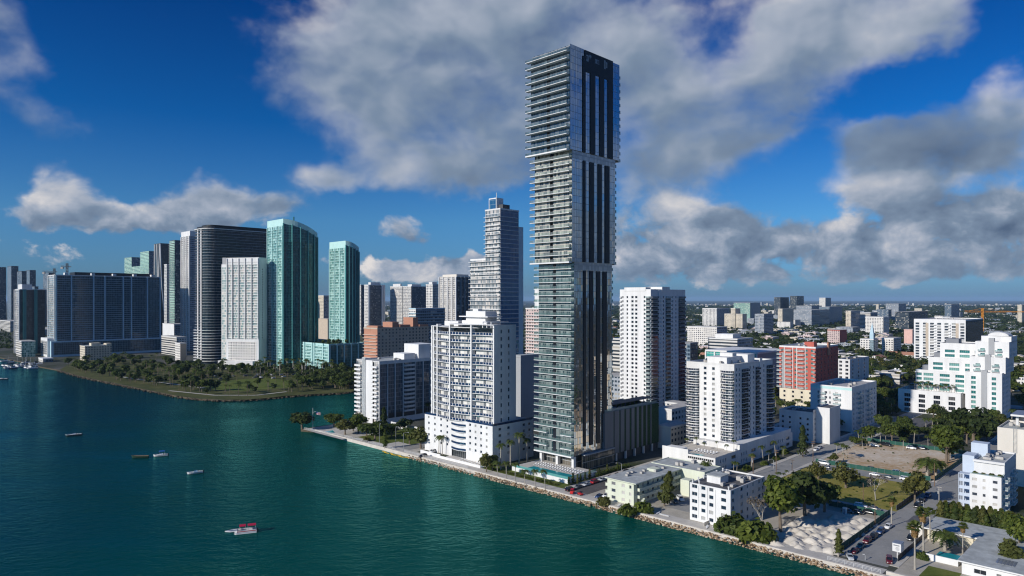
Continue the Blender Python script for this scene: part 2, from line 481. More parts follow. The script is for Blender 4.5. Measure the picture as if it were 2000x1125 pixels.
curtainwall('tealglass', (0.04, 0.17, 0.16), 1.8, 3.05, (0.50, 0.70, 0.67), 0.16, (0.40, 0.58, 0.54), 0.45, spec=0.8, lh=0.08)
curtainwall('tealshade', (0.006, 0.070, 0.072), 1.8, 3.05, (0.07, 0.25, 0.24), 0.14, (0.03, 0.15, 0.15), 0.4, spec=0.5, lh=0.08)  # darker copy of the teal glass: street side shade put into the colour
curtainwall('aquaglass', (0.03, 0.30, 0.27), 1.2, 3.1, (0.6, 0.65, 0.63), 0.06, (0.12, 0.45, 0.40), 0.5, spec=0.7)
curtainwall('mixglass', (0.16, 0.27, 0.27), 1.6, 2.95, (0.76, 0.76, 0.74), 0.14, (0.74, 0.66, 0.58), 0.6, spec=0.6, lh=0.12)
curtainwall('stripglass', (0.05, 0.075, 0.10), 1.3, 2.75, (0.22, 0.25, 0.28), 0.10, (0.16, 0.18, 0.20), 0.35, spec=0.8, lh=0.09)
facade('farwhite', (0.72, 0.69, 0.64), (0.05, 0.06, 0.08), 3.4, 3.1, 0.55, 0.5)
facade('farcream', (0.62, 0.55, 0.43), (0.06, 0.07, 0.08), 3.2, 3.1, 0.5, 0.5)
facade('fargrey', (0.33, 0.36, 0.40), (0.04, 0.06, 0.08), 3.0, 3.2, 0.7, 0.5)
facade('farblue', (0.16, 0.22, 0.28), (0.03, 0.05, 0.08), 3.0, 3.4, 0.8, 0.6)
facade('farband', (0.60, 0.58, 0.54), (0.03, 0.04, 0.055), 60.0, 3.2, 1.2, 0.5)
facade('fardark', (0.05, 0.07, 0.09), (0.015, 0.025, 0.04), 2.6, 3.3, 0.8, 0.7)
facade('farpink', (0.56, 0.44, 0.41), (0.05, 0.05, 0.06), 3.4, 3.2, 0.5, 0.45)
facade('towerbay', (0.74, 0.72, 0.68), (0.04, 0.05, 0.07), 4.2, 3.0, 0.62, 0.62)
facade('towerline', (0.72, 0.70, 0.66), (0.05, 0.06, 0.08), 2.8, 3.0, 0.66, 0.78)
facade('towerdark', (0.10, 0.13, 0.17), (0.02, 0.03, 0.045), 2.8, 3.0, 0.66, 0.72)
facade('tanwin', (0.47, 0.40, 0.32), (0.05, 0.06, 0.07), 4.0, 3.1, 0.42, 0.52)
facade('greenwin', (0.36, 0.55, 0.46), (0.03, 0.09, 0.09), 3.0, 3.3, 0.8, 0.55)
leafmat('leaf', (0.030, 0.050, 0.011), (0.115, 0.145, 0.028), (0.045, 0.070, 0.016))
leafmat('leafbright', (0.045, 0.070, 0.012), (0.15, 0.18, 0.03), (0.08, 0.11, 0.02), 0.35)
leafmat('leafdark', (0.018, 0.033, 0.010), (0.070, 0.092, 0.022), (0.03, 0.046, 0.014), 0.28)
leafmat('leafolive', (0.055, 0.062, 0.018), (0.15, 0.145, 0.036), (0.075, 0.09, 0.022))
leafmat('frond', (0.040, 0.062, 0.014), (0.13, 0.155, 0.034), (0.065, 0.095, 0.022))
leafmat('drythatch', (0.16, 0.09, 0.03), (0.30, 0.19, 0.07), (0.22, 0.13, 0.05), 0.2)
leafmat('twig', (0.09, 0.075, 0.06), (0.16, 0.13, 0.10), (0.12, 0.10, 0.08), 0.1)
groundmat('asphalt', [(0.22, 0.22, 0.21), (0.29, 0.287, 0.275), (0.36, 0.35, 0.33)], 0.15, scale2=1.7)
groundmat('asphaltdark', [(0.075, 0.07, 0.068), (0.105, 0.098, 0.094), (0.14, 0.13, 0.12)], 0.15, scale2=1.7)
groundmat('pavement', [(0.40, 0.38, 0.34), (0.50, 0.47, 0.42), (0.58, 0.55, 0.49)], 0.3, scale2=2.0)
groundmat('lawn', [(0.045, 0.070, 0.012), (0.10, 0.13, 0.02), (0.17, 0.18, 0.04)], 0.12, scale2=1.4)
groundmat('drygrass', [(0.075, 0.095, 0.016), (0.20, 0.19, 0.035), (0.30, 0.25, 0.065), (0.46, 0.38, 0.22)], 0.10, scale2=0.9)
groundmat('dirt', [(0.30, 0.15, 0.07), (0.44, 0.30, 0.16), (0.60, 0.50, 0.38), (0.70, 0.63, 0.54)], 0.035, scale2=0.5)
groundmat('gravel', [(0.30, 0.27, 0.22), (0.42, 0.385, 0.32), (0.54, 0.50, 0.43)], 0.2, scale2=2.0)
groundmat('parkground', [(0.025, 0.036, 0.010), (0.055, 0.066, 0.016), (0.10, 0.10, 0.03), (0.20, 0.165, 0.09)], 0.035, scale2=0.2)
groundmat('cityground', [(0.020, 0.032, 0.012), (0.035, 0.045, 0.018), (0.10, 0.10, 0.09), (0.20, 0.19, 0.175)], 0.012, scale2=0.05)
# water: bay green with bluer deep patches; fine wind ripples
tt, p, o = newmat('water')
oc = tt.n('ShaderNodeTexCoord').outputs['Object']
ox, oy, _ = tt.sep(oc)[:3]
big = tt.noise(oc, 0.006, 3, 0.5)
shal = tt.sm(tt.m('ADD', tt.m('ADD', ox, tt.m('MULTIPLY', oy, 0.10)), tt.m('MULTIPLY', tt.m('SUBTRACT', big, 0.5), 240)), -300, 0)
wc = tt.mix(shal, (0.0008, 0.026, 0.040), (0.0010, 0.060, 0.046))
tt.t.nodes.remove(p)
p = tt.n('ShaderNodeBsdfDiffuse')
tt.put(p.inputs['Color'], wc)
gl = tt.n('ShaderNodeBsdfGlossy')
gl.inputs['Color'].default_value = (0.26, 0.84, 0.78, 1)
gl.inputs['Roughness'].default_value = 0.09
fr = tt.n('ShaderNodeFresnel')
fr.inputs['IOR'].default_value = 1.333
mxw = tt.n('ShaderNodeMixShader')
tt.put(mxw.inputs[0], tt.m('MULTIPLY', fr.outputs[0], 0.72))
tt.t.links.new(p.outputs[0], mxw.inputs[1])
tt.t.links.new(gl.outputs[0], mxw.inputs[2])
tt.t.links.new(mxw.outputs[0], o.inputs[0])
mp = tt.v('MULTIPLY', oc, (0.85, 1.25, 1))
h1 = tt.noise(mp, 0.28, 3, 0.5, dist=0.4)
h2 = tt.noise(mp, 1.1, 3, 0.55, dist=0.3)
hh = tt.m('ADD', tt.m('MULTIPLY', h1, 1.0), tt.m('MULTIPLY', h2, 0.30))
hh = tt.m('MULTIPLY', hh, tt.sm(tt.noise(tt.v('MULTIPLY', oc, (0.4, 1.0, 1)), 0.02, 4, 0.55), 0.32, 0.68, 0.35, 1.35, 'LINEAR'))
b = tt.n('ShaderNodeBump')
b.inputs['Strength'].default_value = 1.0
b.inputs['Distance'].default_value = 0.62
tt.put(b.inputs['Height'], hh)
tt.put(gl.inputs['Normal'], b.outputs[0])
tt.put(fr.inputs['Normal'], b.outputs[0])


# ------------------------------------------------------------------ mesh builder
class MB:
    def __init__(s):
        s.v, s.f, s.mi, s.uv = [], [], [], []

    def face(s, pts, m=0, uv=None):
        i0 = len(s.v)
        s.v.extend([tuple(q) for q in pts])
        s.f.append(tuple(range(i0, i0 + len(pts))))
        s.mi.append(m)
        if uv is None:
            a, b_, c = Vector(pts[0]), Vector(pts[1]), Vector(pts[2])
            n = (b_ - a).cross(c - a)
            if abs(n.z) > 0.7 * n.length:
                uv = [(q[0], q[1]) for q in pts]
            else:
                tx, ty = -n.y, n.x
                l_ = sqrt(tx * tx + ty * ty) or 1.0
                if abs(tx) > abs(ty):
                    if tx < 0: l_ = -l_
                elif ty < 0:
                    l_ = -l_
                tx, ty = tx / l_, ty / l_
                uv = [(q[0] * tx + q[1] * ty, q[2]) for q in pts]
        s.uv.extend(uv)

    def box(s, x0, x1, y0, y1, z0, z1, m=0, mt=None, bottom=True):
        a, b_, c, d = (x0, y0), (x1, y0), (x1, y1), (x0, y1)
        for p_, q_ in ((a, b_), (b_, c), (c, d), (d, a)):
            s.face([(*p_, z0), (*q_, z0), (*q_, z1), (*p_, z1)], m)
        s.face([(*a, z1), (*b_, z1), (*c, z1), (*d, z1)], m if mt is None else mt)
        if bottom:
            s.face([(*a, z0), (*d, z0), (*c, z0), (*b_, z0)], m)

    def prism(s, pts, z0, z1, m=0, mt=None, bottom=True):
        n = len(pts)
        u = 0.0
        for i in range(n):
            p_, q_ = pts[i], pts[(i + 1) % n]
            l_ = math.dist(p_, q_)
            s.face([(*p_, z0), (*q_, z0), (*q_, z1), (*p_, z1)], m, [(u, z0), (u + l_, z0), (u + l_, z1), (u, z1)])
            u += l_
        s.face([(*q, z1) for q in pts], m if mt is None else mt)
        if bottom:
            s.face([(*q, z0) for q in reversed(pts)], m)

    def wall(s, path, z0, z1, m=0):
        u = 0.0
        for p_, q_ in zip(path[:-1], path[1:]):
            l_ = math.dist(p_, q_)
            s.face([(*p_, z0), (*q_, z0), (*q_, z1), (*p_, z1)], m, [(u, z0), (u + l_, z0), (u + l_, z1), (u, z1)])
            u += l_

    def tube(s, p0, p1, r0, r1=None, n=6, m=0, cap=True):
        r1 = r0 if r1 is None else r1
        p0, p1 = Vector(p0), Vector(p1)
        d = (p1 - p0).normalized()
        a = d.orthogonal().normalized()
        b_ = d.cross(a)
        R0 = [p0 + a * (r0 * cos(2 * pi * i / n)) + b_ * (r0 * sin(2 * pi * i / n)) for i in range(n)]
        R1 = [p1 + a * (r1 * cos(2 * pi * i / n)) + b_ * (r1 * sin(2 * pi * i / n)) for i in range(n)]
        i0 = len(s.v)
        s.v.extend([tuple(q) for q in R0 + R1])
        for i in range(n):
            j = (i + 1) % n
            s.f.append((i0 + i, i0 + j, i0 + n + j, i0 + n + i)); s.mi.append(m)
            s.uv.extend([(i / n, 0), (j / n, 0), (j / n, 1), (i / n, 1)])
        if cap:
            s.f.append(tuple(i0 + n + i for i in range(n))); s.mi.append(m)
            s.uv.extend([(0, 0)] * n)

    def grid(s, rows, m=0, closed=False):
        """rows of points with the same count -> shared-vertex sheet"""
        i0 = len(s.v)
        nc = len(rows[0])
        for r_ in rows:
            s.v.extend([tuple(q) for q in r_])
        for i in range(len(rows) - 1):
            for j in range(nc if closed else nc - 1):
                j2 = (j + 1) % nc
                s.f.append((i0 + i * nc + j, i0 + i * nc + j2, i0 + (i + 1) * nc + j2, i0 + (i + 1) * nc + j)); s.mi.append(m)
                s.uv.extend([(j, i), (j + 1, i), (j + 1, i + 1), (j, i + 1)])

    def add(s, o_, M):
        i0 = len(s.v)
        s.v.extend([tuple(M @ Vector(q)) for q in o_.v])
        s.f.extend([tuple(i + i0 for i in f_) for f_ in o_.f])
        s.mi.extend(o_.mi)
        s.uv.extend(o_.uv)

    def mesh(s, name, mats, smooth=False):
        me = bpy.data.meshes.new(name)
        me.from_pydata(s.v, [], s.f)
        for x in mats:
            me.materials.append(MATS[x])
        if len(mats) > 1:
            me.polygons.foreach_set('material_index', s.mi)
        ul = me.uv_layers.new(name='UVMap')
        flat = [c for q in s.uv for c in q]
        ul.data.foreach_set('uv', flat)
        if smooth:
            me.polygons.foreach_set('use_smooth', [True] * len(me.polygons))
        me.update()
        return me


def link(name, data, parent=None, loc=(0, 0, 0), rot=0.0, label=None, cat=None, group=None, kind=None, scale=None):
    o_ = bpy.data.objects.new(name, data)
    col.objects.link(o_)
    o_.location = loc
    if isinstance(rot, (tuple, list)):
        o_.rotation_euler = rot
    else:
        o_.rotation_euler = (0, 0, rot)
    if scale is not None:
        o_.scale = scale if isinstance(scale, (tuple, list)) else (scale,) * 3
    if parent is not None:
        o_.parent = parent
    if label: o_['label'] = label
    if cat: o_['category'] = cat
    if group: o_['group'] = group
    if kind: o_['kind'] = kind
    return o_


def copy_tree(o_, label=None, group=None, loc=None, rot=None, scale=None, parent=None):
    c = o_.copy()
    col.objects.link(c)
    if parent is not None:
        c.parent = parent
    if label: c['label'] = label
    if group: c['group'] = group
    if loc is not None: c.location = loc
    if rot is not None: c.rotation_euler = (0, 0, rot)
    if scale is not None: c.scale = scale if isinstance(scale, (tuple, list)) else (scale,) * 3
    for ch in KIDS.get(o_.name, ()):
        copy_tree(ch, parent=c)
    return c


KIDS = {}


def part(name, data, parent, loc=(0, 0, 0), rot=0.0, **kw):
    o_ = link(name, data, parent, loc, rot, **kw)
    KIDS.setdefault(parent.name, []).append(o_)
    return o_


# ------------------------------------------------------------------ the street grid: r runs inland from the bay, l along the shore to the left
RX, RY = 0.70, 0.714
GA = atan2(RY, RX)
LX, LY = -RY, RX


def W(r, l, z=0.0):
    return (r * RX + l * LX, r * RY + l * LY, z)


def G(px, py, z=0.0):
    """point of the ground (height z) seen at a pixel of the photograph"""
    D = (H - z) * F / (py - HOR)
    return ((px - 1000) / F * D, D, z)


def RL(px, py, z=0.0):
    x, y, _ = G(px, py, z)
    return (x * RX + y * RY, x * LX + y * LY)


def at(px, D, z=0.0):
    return ((px - 1000) / F * D, D, z)


def zat(py, D):
    return H - (py - HOR) / F * D


# ------------------------------------------------------------------ buildings
class Proto:
    def __init__(s, mb, mats, kids=()):
        s.mb, s.mats, s.kids, s._m = mb, mats, kids, None

    def mesh(s, name):
        if s._m is None:
            s._m = s.mb.mesh(name, s.mats)
        return s._m


NLIM = 100


class Bld:
    """building frame: x runs along the right-hand street face, y along the bay face, origin at the near corner"""

    def __init__(s, name, label, corner, cat='building', rot=GA, group=None, z=0.0):
        s.loc = (corner[0], corner[1], z)
        s.rot = rot
        s.e = link(name, None, None, s.loc, rot, label, cat, group)
        s.e.empty_display_size = 5
        s.reps = {}
        s.w = MB()          # walls
        s.wm = []
        s.M = Matrix.Translation(s.loc) @ Matrix.Rotation(rot, 4, 'Z')

    def mi(s, m):
        if m not in s.wm:
            s.wm.append(m)
        return s.wm.index(m)

    def part(s, name, mb, mats, smooth=False, parent=None, **kw):
        return part(name, mb.mesh(name, mats if isinstance(mats, (list, tuple)) else [mats], smooth), parent or s.e, **kw)

    def rep(s, name, proto, x, y, z, rot=0.0):
        s.reps.setdefault(name, []).append((proto, Matrix.Translation((x, y, z)) @ Matrix.Rotation(rot, 4, 'Z'), (x, y, z), rot))

    # face helpers: volume = (x0, y0, wx, wy)
    def pt(s, face, vol, u, d, z):
        x0, y0, wx, wy = vol
        if face == 'L': return (x0 - d, y0 + u, z)
        if face == 'R': return (x0 + u, y0 - d, z)
        if face == 'K': return (x0 + u, y0 + wy + d, z)
        return (x0 + wx + d, y0 + u, z)

    def flen(s, face, vol):
        return vol[3] if face in 'LB' else vol[2]

    FR = {'L': -pi / 2, 'R': 0.0, 'K': pi, 'B': pi / 2}

    def plain(s, face, vol, z0, z1, m='white', u0=0.0, u1=None, d=0.0):
        u1 = s.flen(face, vol) if u1 is None else u1
        P = lambda u, z: s.pt(face, vol, u, d, z)
        s.w.face([P(u0, z0), P(u1, z0), P(u1, z1), P(u0, z1)], s.mi(m))

    def shell(s, vol, z0, z1, m='white', faces='LRKB', roof='roofgrey', par=0.9, units=0, seed=1, roofname='roof'):
        """plain walls, a parapet and a flat roof with plant on it"""
        x0, y0, wx, wy = vol
        for f_ in faces:
            s.plain(f_, vol, z0, z1, m)
        i = s.mi(m)
        if par:
            tk = 0.3
            a, b_, c, d = x0, x0 + wx, y0, y0 + wy
            for (p0, p1, q0, q1) in ((a, a + tk, c, d), (b_ - tk, b_, c, d), (a + tk, b_ - tk, c, c + tk), (a + tk, b_ - tk, d - tk, d)):
                s.w.face([(p0, q0, z1), (p1, q0, z1), (p1, q1, z1), (p0, q1, z1)], i)
            ins = [(a + tk, c + tk), (b_ - tk, c + tk), (b_ - tk, d - tk), (a + tk, d - tk)]
            for k_ in range(4):
                p_, q_ = ins[k_], ins[(k_ + 1) % 4]
                s.w.face([(*p_, z1 - par), (*q_, z1 - par), (*q_, z1), (*p_, z1)], i)
        mb = MB()
        e_ = 0.3 if par else 0.0
        zr = z1 - par
        mb.face([(x0 + e_, y0 + e_, zr), (x0 + wx - e_, y0 + e_, zr), (x0 + wx - e_, y0 + wy - e_, zr), (x0 + e_, y0 + wy - e_, zr)])
        s.part(roofname, mb, roof)
        rnd = random.Random(seed)
        for _ in range(units):
            ux, uy = rnd.uniform(0.12, 0.8) * wx, rnd.uniform(0.12, 0.8) * wy
            a, b_, hh_ = rnd.uniform(1.2, 2.6), rnd.uniform(1.0, 2.0), rnd.uniform(0.8, 1.6)
            s.rep('roof_unit', unit_proto(round(a, 1), round(b_, 1), round(hh_, 1)), x0 + ux, y0 + uy, zr)

    def punched(s, face, vol, z0, fh, nf, cols, sh=0.9, wh=1.5, m='white', wmat='winblue', rec=0.22, ztop=None, u0=0.0, u1=None, frame='white2', name='window', d=0.0):
        """a real wall with recessed window openings"""
        U1 = s.flen(face, vol) if u1 is None else u1
        P = lambda u, dd, z: s.pt(face, vol, u, d + dd, z)
        i = s.mi(m)
        q = lambda a, b_, za, zb: s.w.face([P(a, 0, za), P(b_, 0, za), P(b_, 0, zb), P(a, 0, zb)], i)
        cols = sorted(cols)
        zprev = z0
        for f_ in range(nf):
            zs = z0 + f_ * fh + sh
            zh = zs + wh
            q(u0, U1, zprev, zs)
            up = u0
            for uc, ww in cols:
                a, b_ = uc - ww / 2, uc + ww / 2
                if a > up: q(up, a, zs, zh)
                s.w.face([P(a, 0, zs), P(a, -rec, zs), P(a, -rec, zh), P(a, 0, zh)], i)
                s.w.face([P(b_, 0, zs), P(b_, -rec, zs), P(b_, -rec, zh), P(b_, 0, zh)], i)
                s.w.face([P(a, 0, zs), P(b_, 0, zs), P(b_, -rec, zs), P(a, -rec, zs)], i)
                s.w.face([P(a, 0, zh), P(b_, 0, zh), P(b_, -rec, zh), P(a, -rec, zh)], i)
                x, y, z = P(uc, -rec, zs)
                s.rep(name, win_proto(round(ww, 2), round(wh, 2), wmat, frame), x, y, z, s.FR[face])
                up = b_
            if up < U1: q(up, U1, zs, zh)
            zprev = zh
        q(u0, U1, zprev, z0 + nf * fh if ztop is None else ztop)

    def glass(s, face, vol, z0, z1, m, u0=0.0, u1=None, d=0.0, name='glass_facade'):
        u1 = s.flen(face, vol) if u1 is None else u1
        P = lambda u, z: s.pt(face, vol, u, d, z)
        mb = MB()
        mb.face([P(u0, z0), P(u1, z0), P(u1, z1), P(u0, z1)])
        return s.part(name, mb, m)

    def balconies(s, face, vol, z0, fh, nf, u0, u1, depth, thick=0.25, slabm='white', rail='railteal', rh=1.05, kind='glass', name='balcony', skip=()):
        pr = balcony_proto(round(u1 - u0, 2), depth, thick, slabm, rail, rh, kind)
        for f_ in range(nf):
            if f_ in skip: continue
            x, y, z = s.pt(face, vol, (u0 + u1) / 2, 0, z0 + f_ * fh)
            s.rep(name, pr, x, y, z, s.FR[face])

    def box(s, x0, x1, y0, y1, z0, z1, m='white'):
        s.w.box(x0, x1, y0, y1, z0, z1, s.mi(m))

    def done(s, nlim=NLIM):
        if s.w.f:
            s.part('wall', s.w, s.wm)
        for nm, L in s.reps.items():
            L.sort(key=lambda q: (s.M @ Vector(q[2]) - Vector((0, 0, H))).length)
            for pr, M, lc, rt in L[:nlim]:
                o_ = part(nm, pr.mesh(nm), s.e, lc, rt)
                for kn, kp in pr.kids:
                    part(kn, kp.mesh(kn), o_)
            rest = L[nlim:]
            if rest:
                mb, mats = MB(), []
                kid = {}
                def addto(mb_, mats_, pr_, M_):
                    for x in pr_.mats:
                        if x not in mats_: mats_.append(x)
                    n0 = len(mb_.mi)
                    mb_.add(pr_.mb, M_)
                    for j in range(n0, len(mb_.mi)):
                        mb_.mi[j] = mats_.index(pr_.mats[mb_.mi[j]])
                for pr, M, lc, rt in rest:
                    addto(mb, mats, pr, M)
                    for kn, kp in pr.kids:
                        kid.setdefault(kn, (MB(), []))
                        addto(*kid[kn], kp, M)
                o_ = part(nm, mb.mesh(nm, mats), s.e, kind='stuff')
                for kn, (kb, km) in kid.items():
                    part(kn, kb.mesh(kn, km), o_, kind='stuff')
        return s


_P = {}


def unit_proto(a, b_, h_):
    key = ('u', a, b_, h_)
    if key not in _P:
        mb = MB()
        mb.box(0, a, 0, b_, 0.15, h_, 0)
        mb.box(0.2, a - 0.2, 0.2, b_ - 0.2, 0, 0.15, 0)
        mb.prism([(a / 2 + 0.38 * b_ * cos(q * pi / 4), b_ / 2 + 0.38 * b_ * sin(q * pi / 4)) for q in range(8)], h_, h_ + 0.15, 1)
        _P[key] = Proto(mb, ['roofpale', 'midgrey'])
    return _P[key]


def win_proto(ww, wh, wmat, frame):
    key = ('w', ww, wh, wmat, frame)
    if key not in _P:
        mb = MB()
        a = ww / 2
        n = max(1, round(ww / 1.3))
        t_ = 0.06
        mb.face([(-a, 0, 0), (a, 0, 0), (a, 0, wh), (-a, 0, wh)], 0)
        for k_ in range(n + 1):
            xm = -a + ww * k_ / n
            xa, xb = max(-a, xm - t_ / 2 - (t_ / 2 if k_ == n else 0)), min(a, xm + t_ / 2 + (t_ / 2 if k_ == 0 else 0))
            mb.box(xa, xb, -0.07, -0.01, 0, wh, 1)
        mb.box(-a + t_, a - t_, -0.065, -0.01, 0, t_, 1)
        mb.box(-a + t_, a - t_, -0.065, -0.01, wh - t_, wh, 1)
        _P[key] = Proto(mb, [wmat, frame])
    return _P[key]


def balcony_proto(width, depth, thick, slabm, rail, rh, kind, postm=None):
    key = ('b', width, depth, thick, slabm, rail, rh, kind, postm)
    if key in _P: return _P[key]
    a = width / 2
    slab, rb = MB(), MB()
    if kind == 'round':
        n = 8
        ptsf = lambda e_: [(-(a - e_) * cos(pi * i / n), -(depth - e_) * sin(pi * i / n) ** 0.7) for i in range(n + 1)]
        slab.prism([(q[0], q[1]) for q in ptsf(0)], -thick, 0)
        path = ptsf(0.12)
    else:
        slab.box(-a, a, -depth, 0, -thick, 0)
        e_ = 0.10
        path = [(-a + e_, 0), (-a + e_, -depth + e_), (a - e_, -depth + e_), (a - e_, 0)]
    if kind in ('glass', 'round'):
        rb.wall(path, 0.06, rh, 0)
        L_ = 0
        for p_, q_ in zip(path[:-1], path[1:]):
            l_ = math.dist(p_, q_)
            nn = max(1, int(l_ / 1.5))
            for j in range(nn + 1):
                x, y = p_[0] + (q_[0] - p_[0]) * j / nn, p_[1] + (q_[1] - p_[1]) * j / nn
                rb.box(x - 0.04, x + 0.04, y - 0.04, y + 0.04, 0, rh, 1)
            dx_, dy_ = (q_[0] - p_[0]) / (l_ or 1), (q_[1] - p_[1]) / (l_ or 1)
            nx, ny = -dy_ * 0.05, dx_ * 0.05
            rb.prism([(p_[0] - nx, p_[1] - ny), (q_[0] - nx, q_[1] - ny), (q_[0] + nx, q_[1] + ny), (p_[0] + nx, p_[1] + ny)], rh, rh + 0.07, 1)
        kids = (('railing', Proto(rb, [rail, postm or slabm])),)
    elif kind == 'solid':
        for p_, q_ in zip(path[:-1], path[1:]):
            l_ = math.dist(p_, q_) or 1
            dx_, dy_ = (q_[0] - p_[0]) / l_, (q_[1] - p_[1]) / l_
            nx, ny = -dy_ * 0.08, dx_ * 0.08
            rb.prism([(p_[0] - nx, p_[1] - ny), (q_[0] - nx, q_[1] - ny), (q_[0] + nx, q_[1] + ny), (p_[0] + nx, p_[1] + ny)], 0.001, rh, 0)
        kids = (('railing', Proto(rb, [rail])),)
    else:
        kids = ()
    _P[key] = Proto(slab, [slabm], kids)
    return _P[key]


def solve(corner, px, axis, rot=GA):
    """length from a corner along the street grid until the pixel column px"""
    x, y = corner[:2]
    dx_, dy_ = (cos(rot), sin(rot)) if axis == 'r' else (-sin(rot), cos(rot))
    k_ = (px - 1000) / F
    return (k_ * y - x) / (dx_ - k_ * dy_)
# ------------------------------------------------------------------ water and land
def sheet(name, pts, z, m, kind='structure', cx=None):
    mb = MB()
    mb.face([(q[0], q[1], z) for q in pts])
    return link(name, mb.mesh(name, [m]), kind=kind)


def rsheet(name, r0, r1, l0, l1, z, m):
    return sheet(name, [W(r0, l0), W(r1, l0), W(r1, l1), W(r0, l1)], z, m)


WZ = -1.3
sheet('water', [(-6000, -3000), (6000, -3000), (6000, 6000), (-6000, 6000)], WZ, 'water')
shore = [W(218, -700), W(218, 380), W(213, 391), W(219, 393)]
for q in ((648, 829), (690, 818), (735, 806), (790, 775), (780, 762), (700, 763), (668, 766), (640, 768), (600, 770), (555, 773), (520, 777), (480, 780), (430, 781), (390, 779), (350, 774),
          (320, 768), (275, 759), (230, 750), (190, 742), (150, 733), (112, 722), (78, 716), (70, 712), (30, 704), (0, 698)):
    shore.append(G(*q))
shore += [(-1500, 1150, 0), (-9000, 3000, 0)]
land = shore + [(-45000, 50000, 0), (45000, 50000, 0), (45000, -700, 0)]
mb = MB()
mb.face([(q[0], q[1], 0) for q in land], 0)
for a, b_ in zip(shore[:-1], shore[1:]):
    mb.face([(a[0], a[1], 0), (b_[0], b_[1], 0), (b_[0], b_[1], -4), (a[0], a[1], -4)], 1)
link('ground', mb.mesh('ground', ['cityground', 'shorerock']), kind='structure')

# streets, pavements, lots
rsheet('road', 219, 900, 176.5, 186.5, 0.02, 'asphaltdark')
rsheet('road', 285, 700, 133, 143, 0.02, 'asphalt')
rsheet('road', 226, 900, 64.5, 79, 0.02, 'asphalt')
rsheet('road', 335, 346, 79, 133, 0.025, 'asphalt')
rsheet('road', 278, 287.5, 79, 118, 0.025, 'asphalt')
rsheet('road', 620, 640, -200, 400, 0.03, 'asphalt')
for (r0, r1, l0, l1) in ((226, 520, 186.5, 190), (262, 520, 173, 176.5), (288, 520, 143, 145.5), (300, 520, 130.8, 133), (346, 520, 79, 81), (228, 520, 62, 64.5)):
    mb = MB()
    mb.prism([W(r0, l0)[:2], W(r1, l0)[:2], W(r1, l1)[:2], W(r0, l1)[:2]], 0, 0.14)
    link('pavement', mb.mesh('pavement', ['pavement']), kind='structure')
rsheet('path', 218.5, 224, 64, 345, 0.035, 'pavement')
rsheet('path', 218.5, 233, 290, 318, 0.028, 'pavement')
rsheet('path', 224, 248, 296, 306, 0.045, 'asphalt')
rsheet('lawn', 222, 262, 306, 346, 0.02, 'lawn')
rsheet('terrace', 214, 250, 346, 391, 0.02, 'pavement')
rsheet('lawn', 224, 231, 190, 238, 0.02, 'lawn')
rsheet('lawn', 224, 232, 226, 240, 0.024, 'lawn')
rsheet('parking_lot', 224, 264, 131, 176.4, 0.015, 'gravel')
rsheet('parking_lot', 232, 262, 131.5, 145, 0.03, 'asphalt')
rsheet('ground_lot', 219, 278, 79.5, 131, 0.012, 'gravel')
rsheet('sand_ground', 221, 272, 80, 102, 0.02, 'sandpile')
rsheet('grass_lot', 287.5, 335, 79, 133, 0.015, 'drygrass')
rsheet('dirt_lot', 346, 420, 79, 133, 0.015, 'dirt')
rsheet('grass_lot', 262, 300, 145.5, 173, 0.012, 'drygrass')
rsheet('parking_lot', 222, 285, 20, 62, 0.016, 'gravel')
rsheet('lawn', 225, 236, 47.5, 56, 0.03, 'lawn')
# house plot paving stripes and the park
PKQ = [(q[0], q[1] + (2.6 if i < 16 else 0)) for i, q in enumerate(((690, 762), (668, 764), (640, 766), (600, 768), (555, 771), (520, 775), (480, 778), (430, 778), (390, 776), (350, 771), (320, 765), (275, 756), (230, 747), (190, 739), (150, 730), (116, 720),
                      (150, 702), (260, 703), (330, 712), (420, 722), (560, 726), (700, 730)))]
pk = [G(*q) for q in PKQ]
sheet('park_ground', [G(*q) for q in PKQ], 0.02, 'parkground')
lw = [G(*q) for q in ((575, 756), (520, 760), (470, 764), (410, 760), (395, 752), (430, 744), (520, 738), (580, 745))]
sheet('lawn', lw, 0.04, 'lawn')
for pts in (((330, 763), (420, 772), (500, 772), (560, 765)), ((230, 735), (300, 745), (400, 758))):
    mb = MB()
    P_ = [Vector(G(*q)) for q in pts]
    for a, b_ in zip(P_[:-1], P_[1:]):
        d = (b_ - a).normalized()
        nn = Vector((-d.y, d.x, 0)) * 1.4
        mb.face([(*(a - nn)[:2], 0.05), (*(b_ - nn)[:2], 0.05), (*(b_ + nn)[:2], 0.05), (*(a + nn)[:2], 0.05)])
    link('path', mb.mesh('path', ['pavement']), kind='structure')

# painted lines and worn patches on the nearest road
mb = MB()
for i in range(9):
    r0 = 232 + i * 5.2
    q = [W(r0, 79.0 - 2.3), W(r0 + .12, 79.0 - 2.3), W(r0 + .12, 78.6), W(r0, 78.6)]
    mb.face([(a[0], a[1], 0.03) for a in q])
link('road_markings', mb.mesh('road_markings', ['white2']), kind='structure')

# ------------------------------------------------------------------ seawall and rip-rap along the bay
sw = Bld('seawall', 'low pale concrete seawall running along the edge of the bay', W(217.2, -80), 'seawall')
mb = MB()
mb.box(0, 1.2, 0, 462, -2.5, 0.45)
sw.part('coping', mb, 'palecon')
sw.done()
rnd = random.Random(3)
mb = MB()


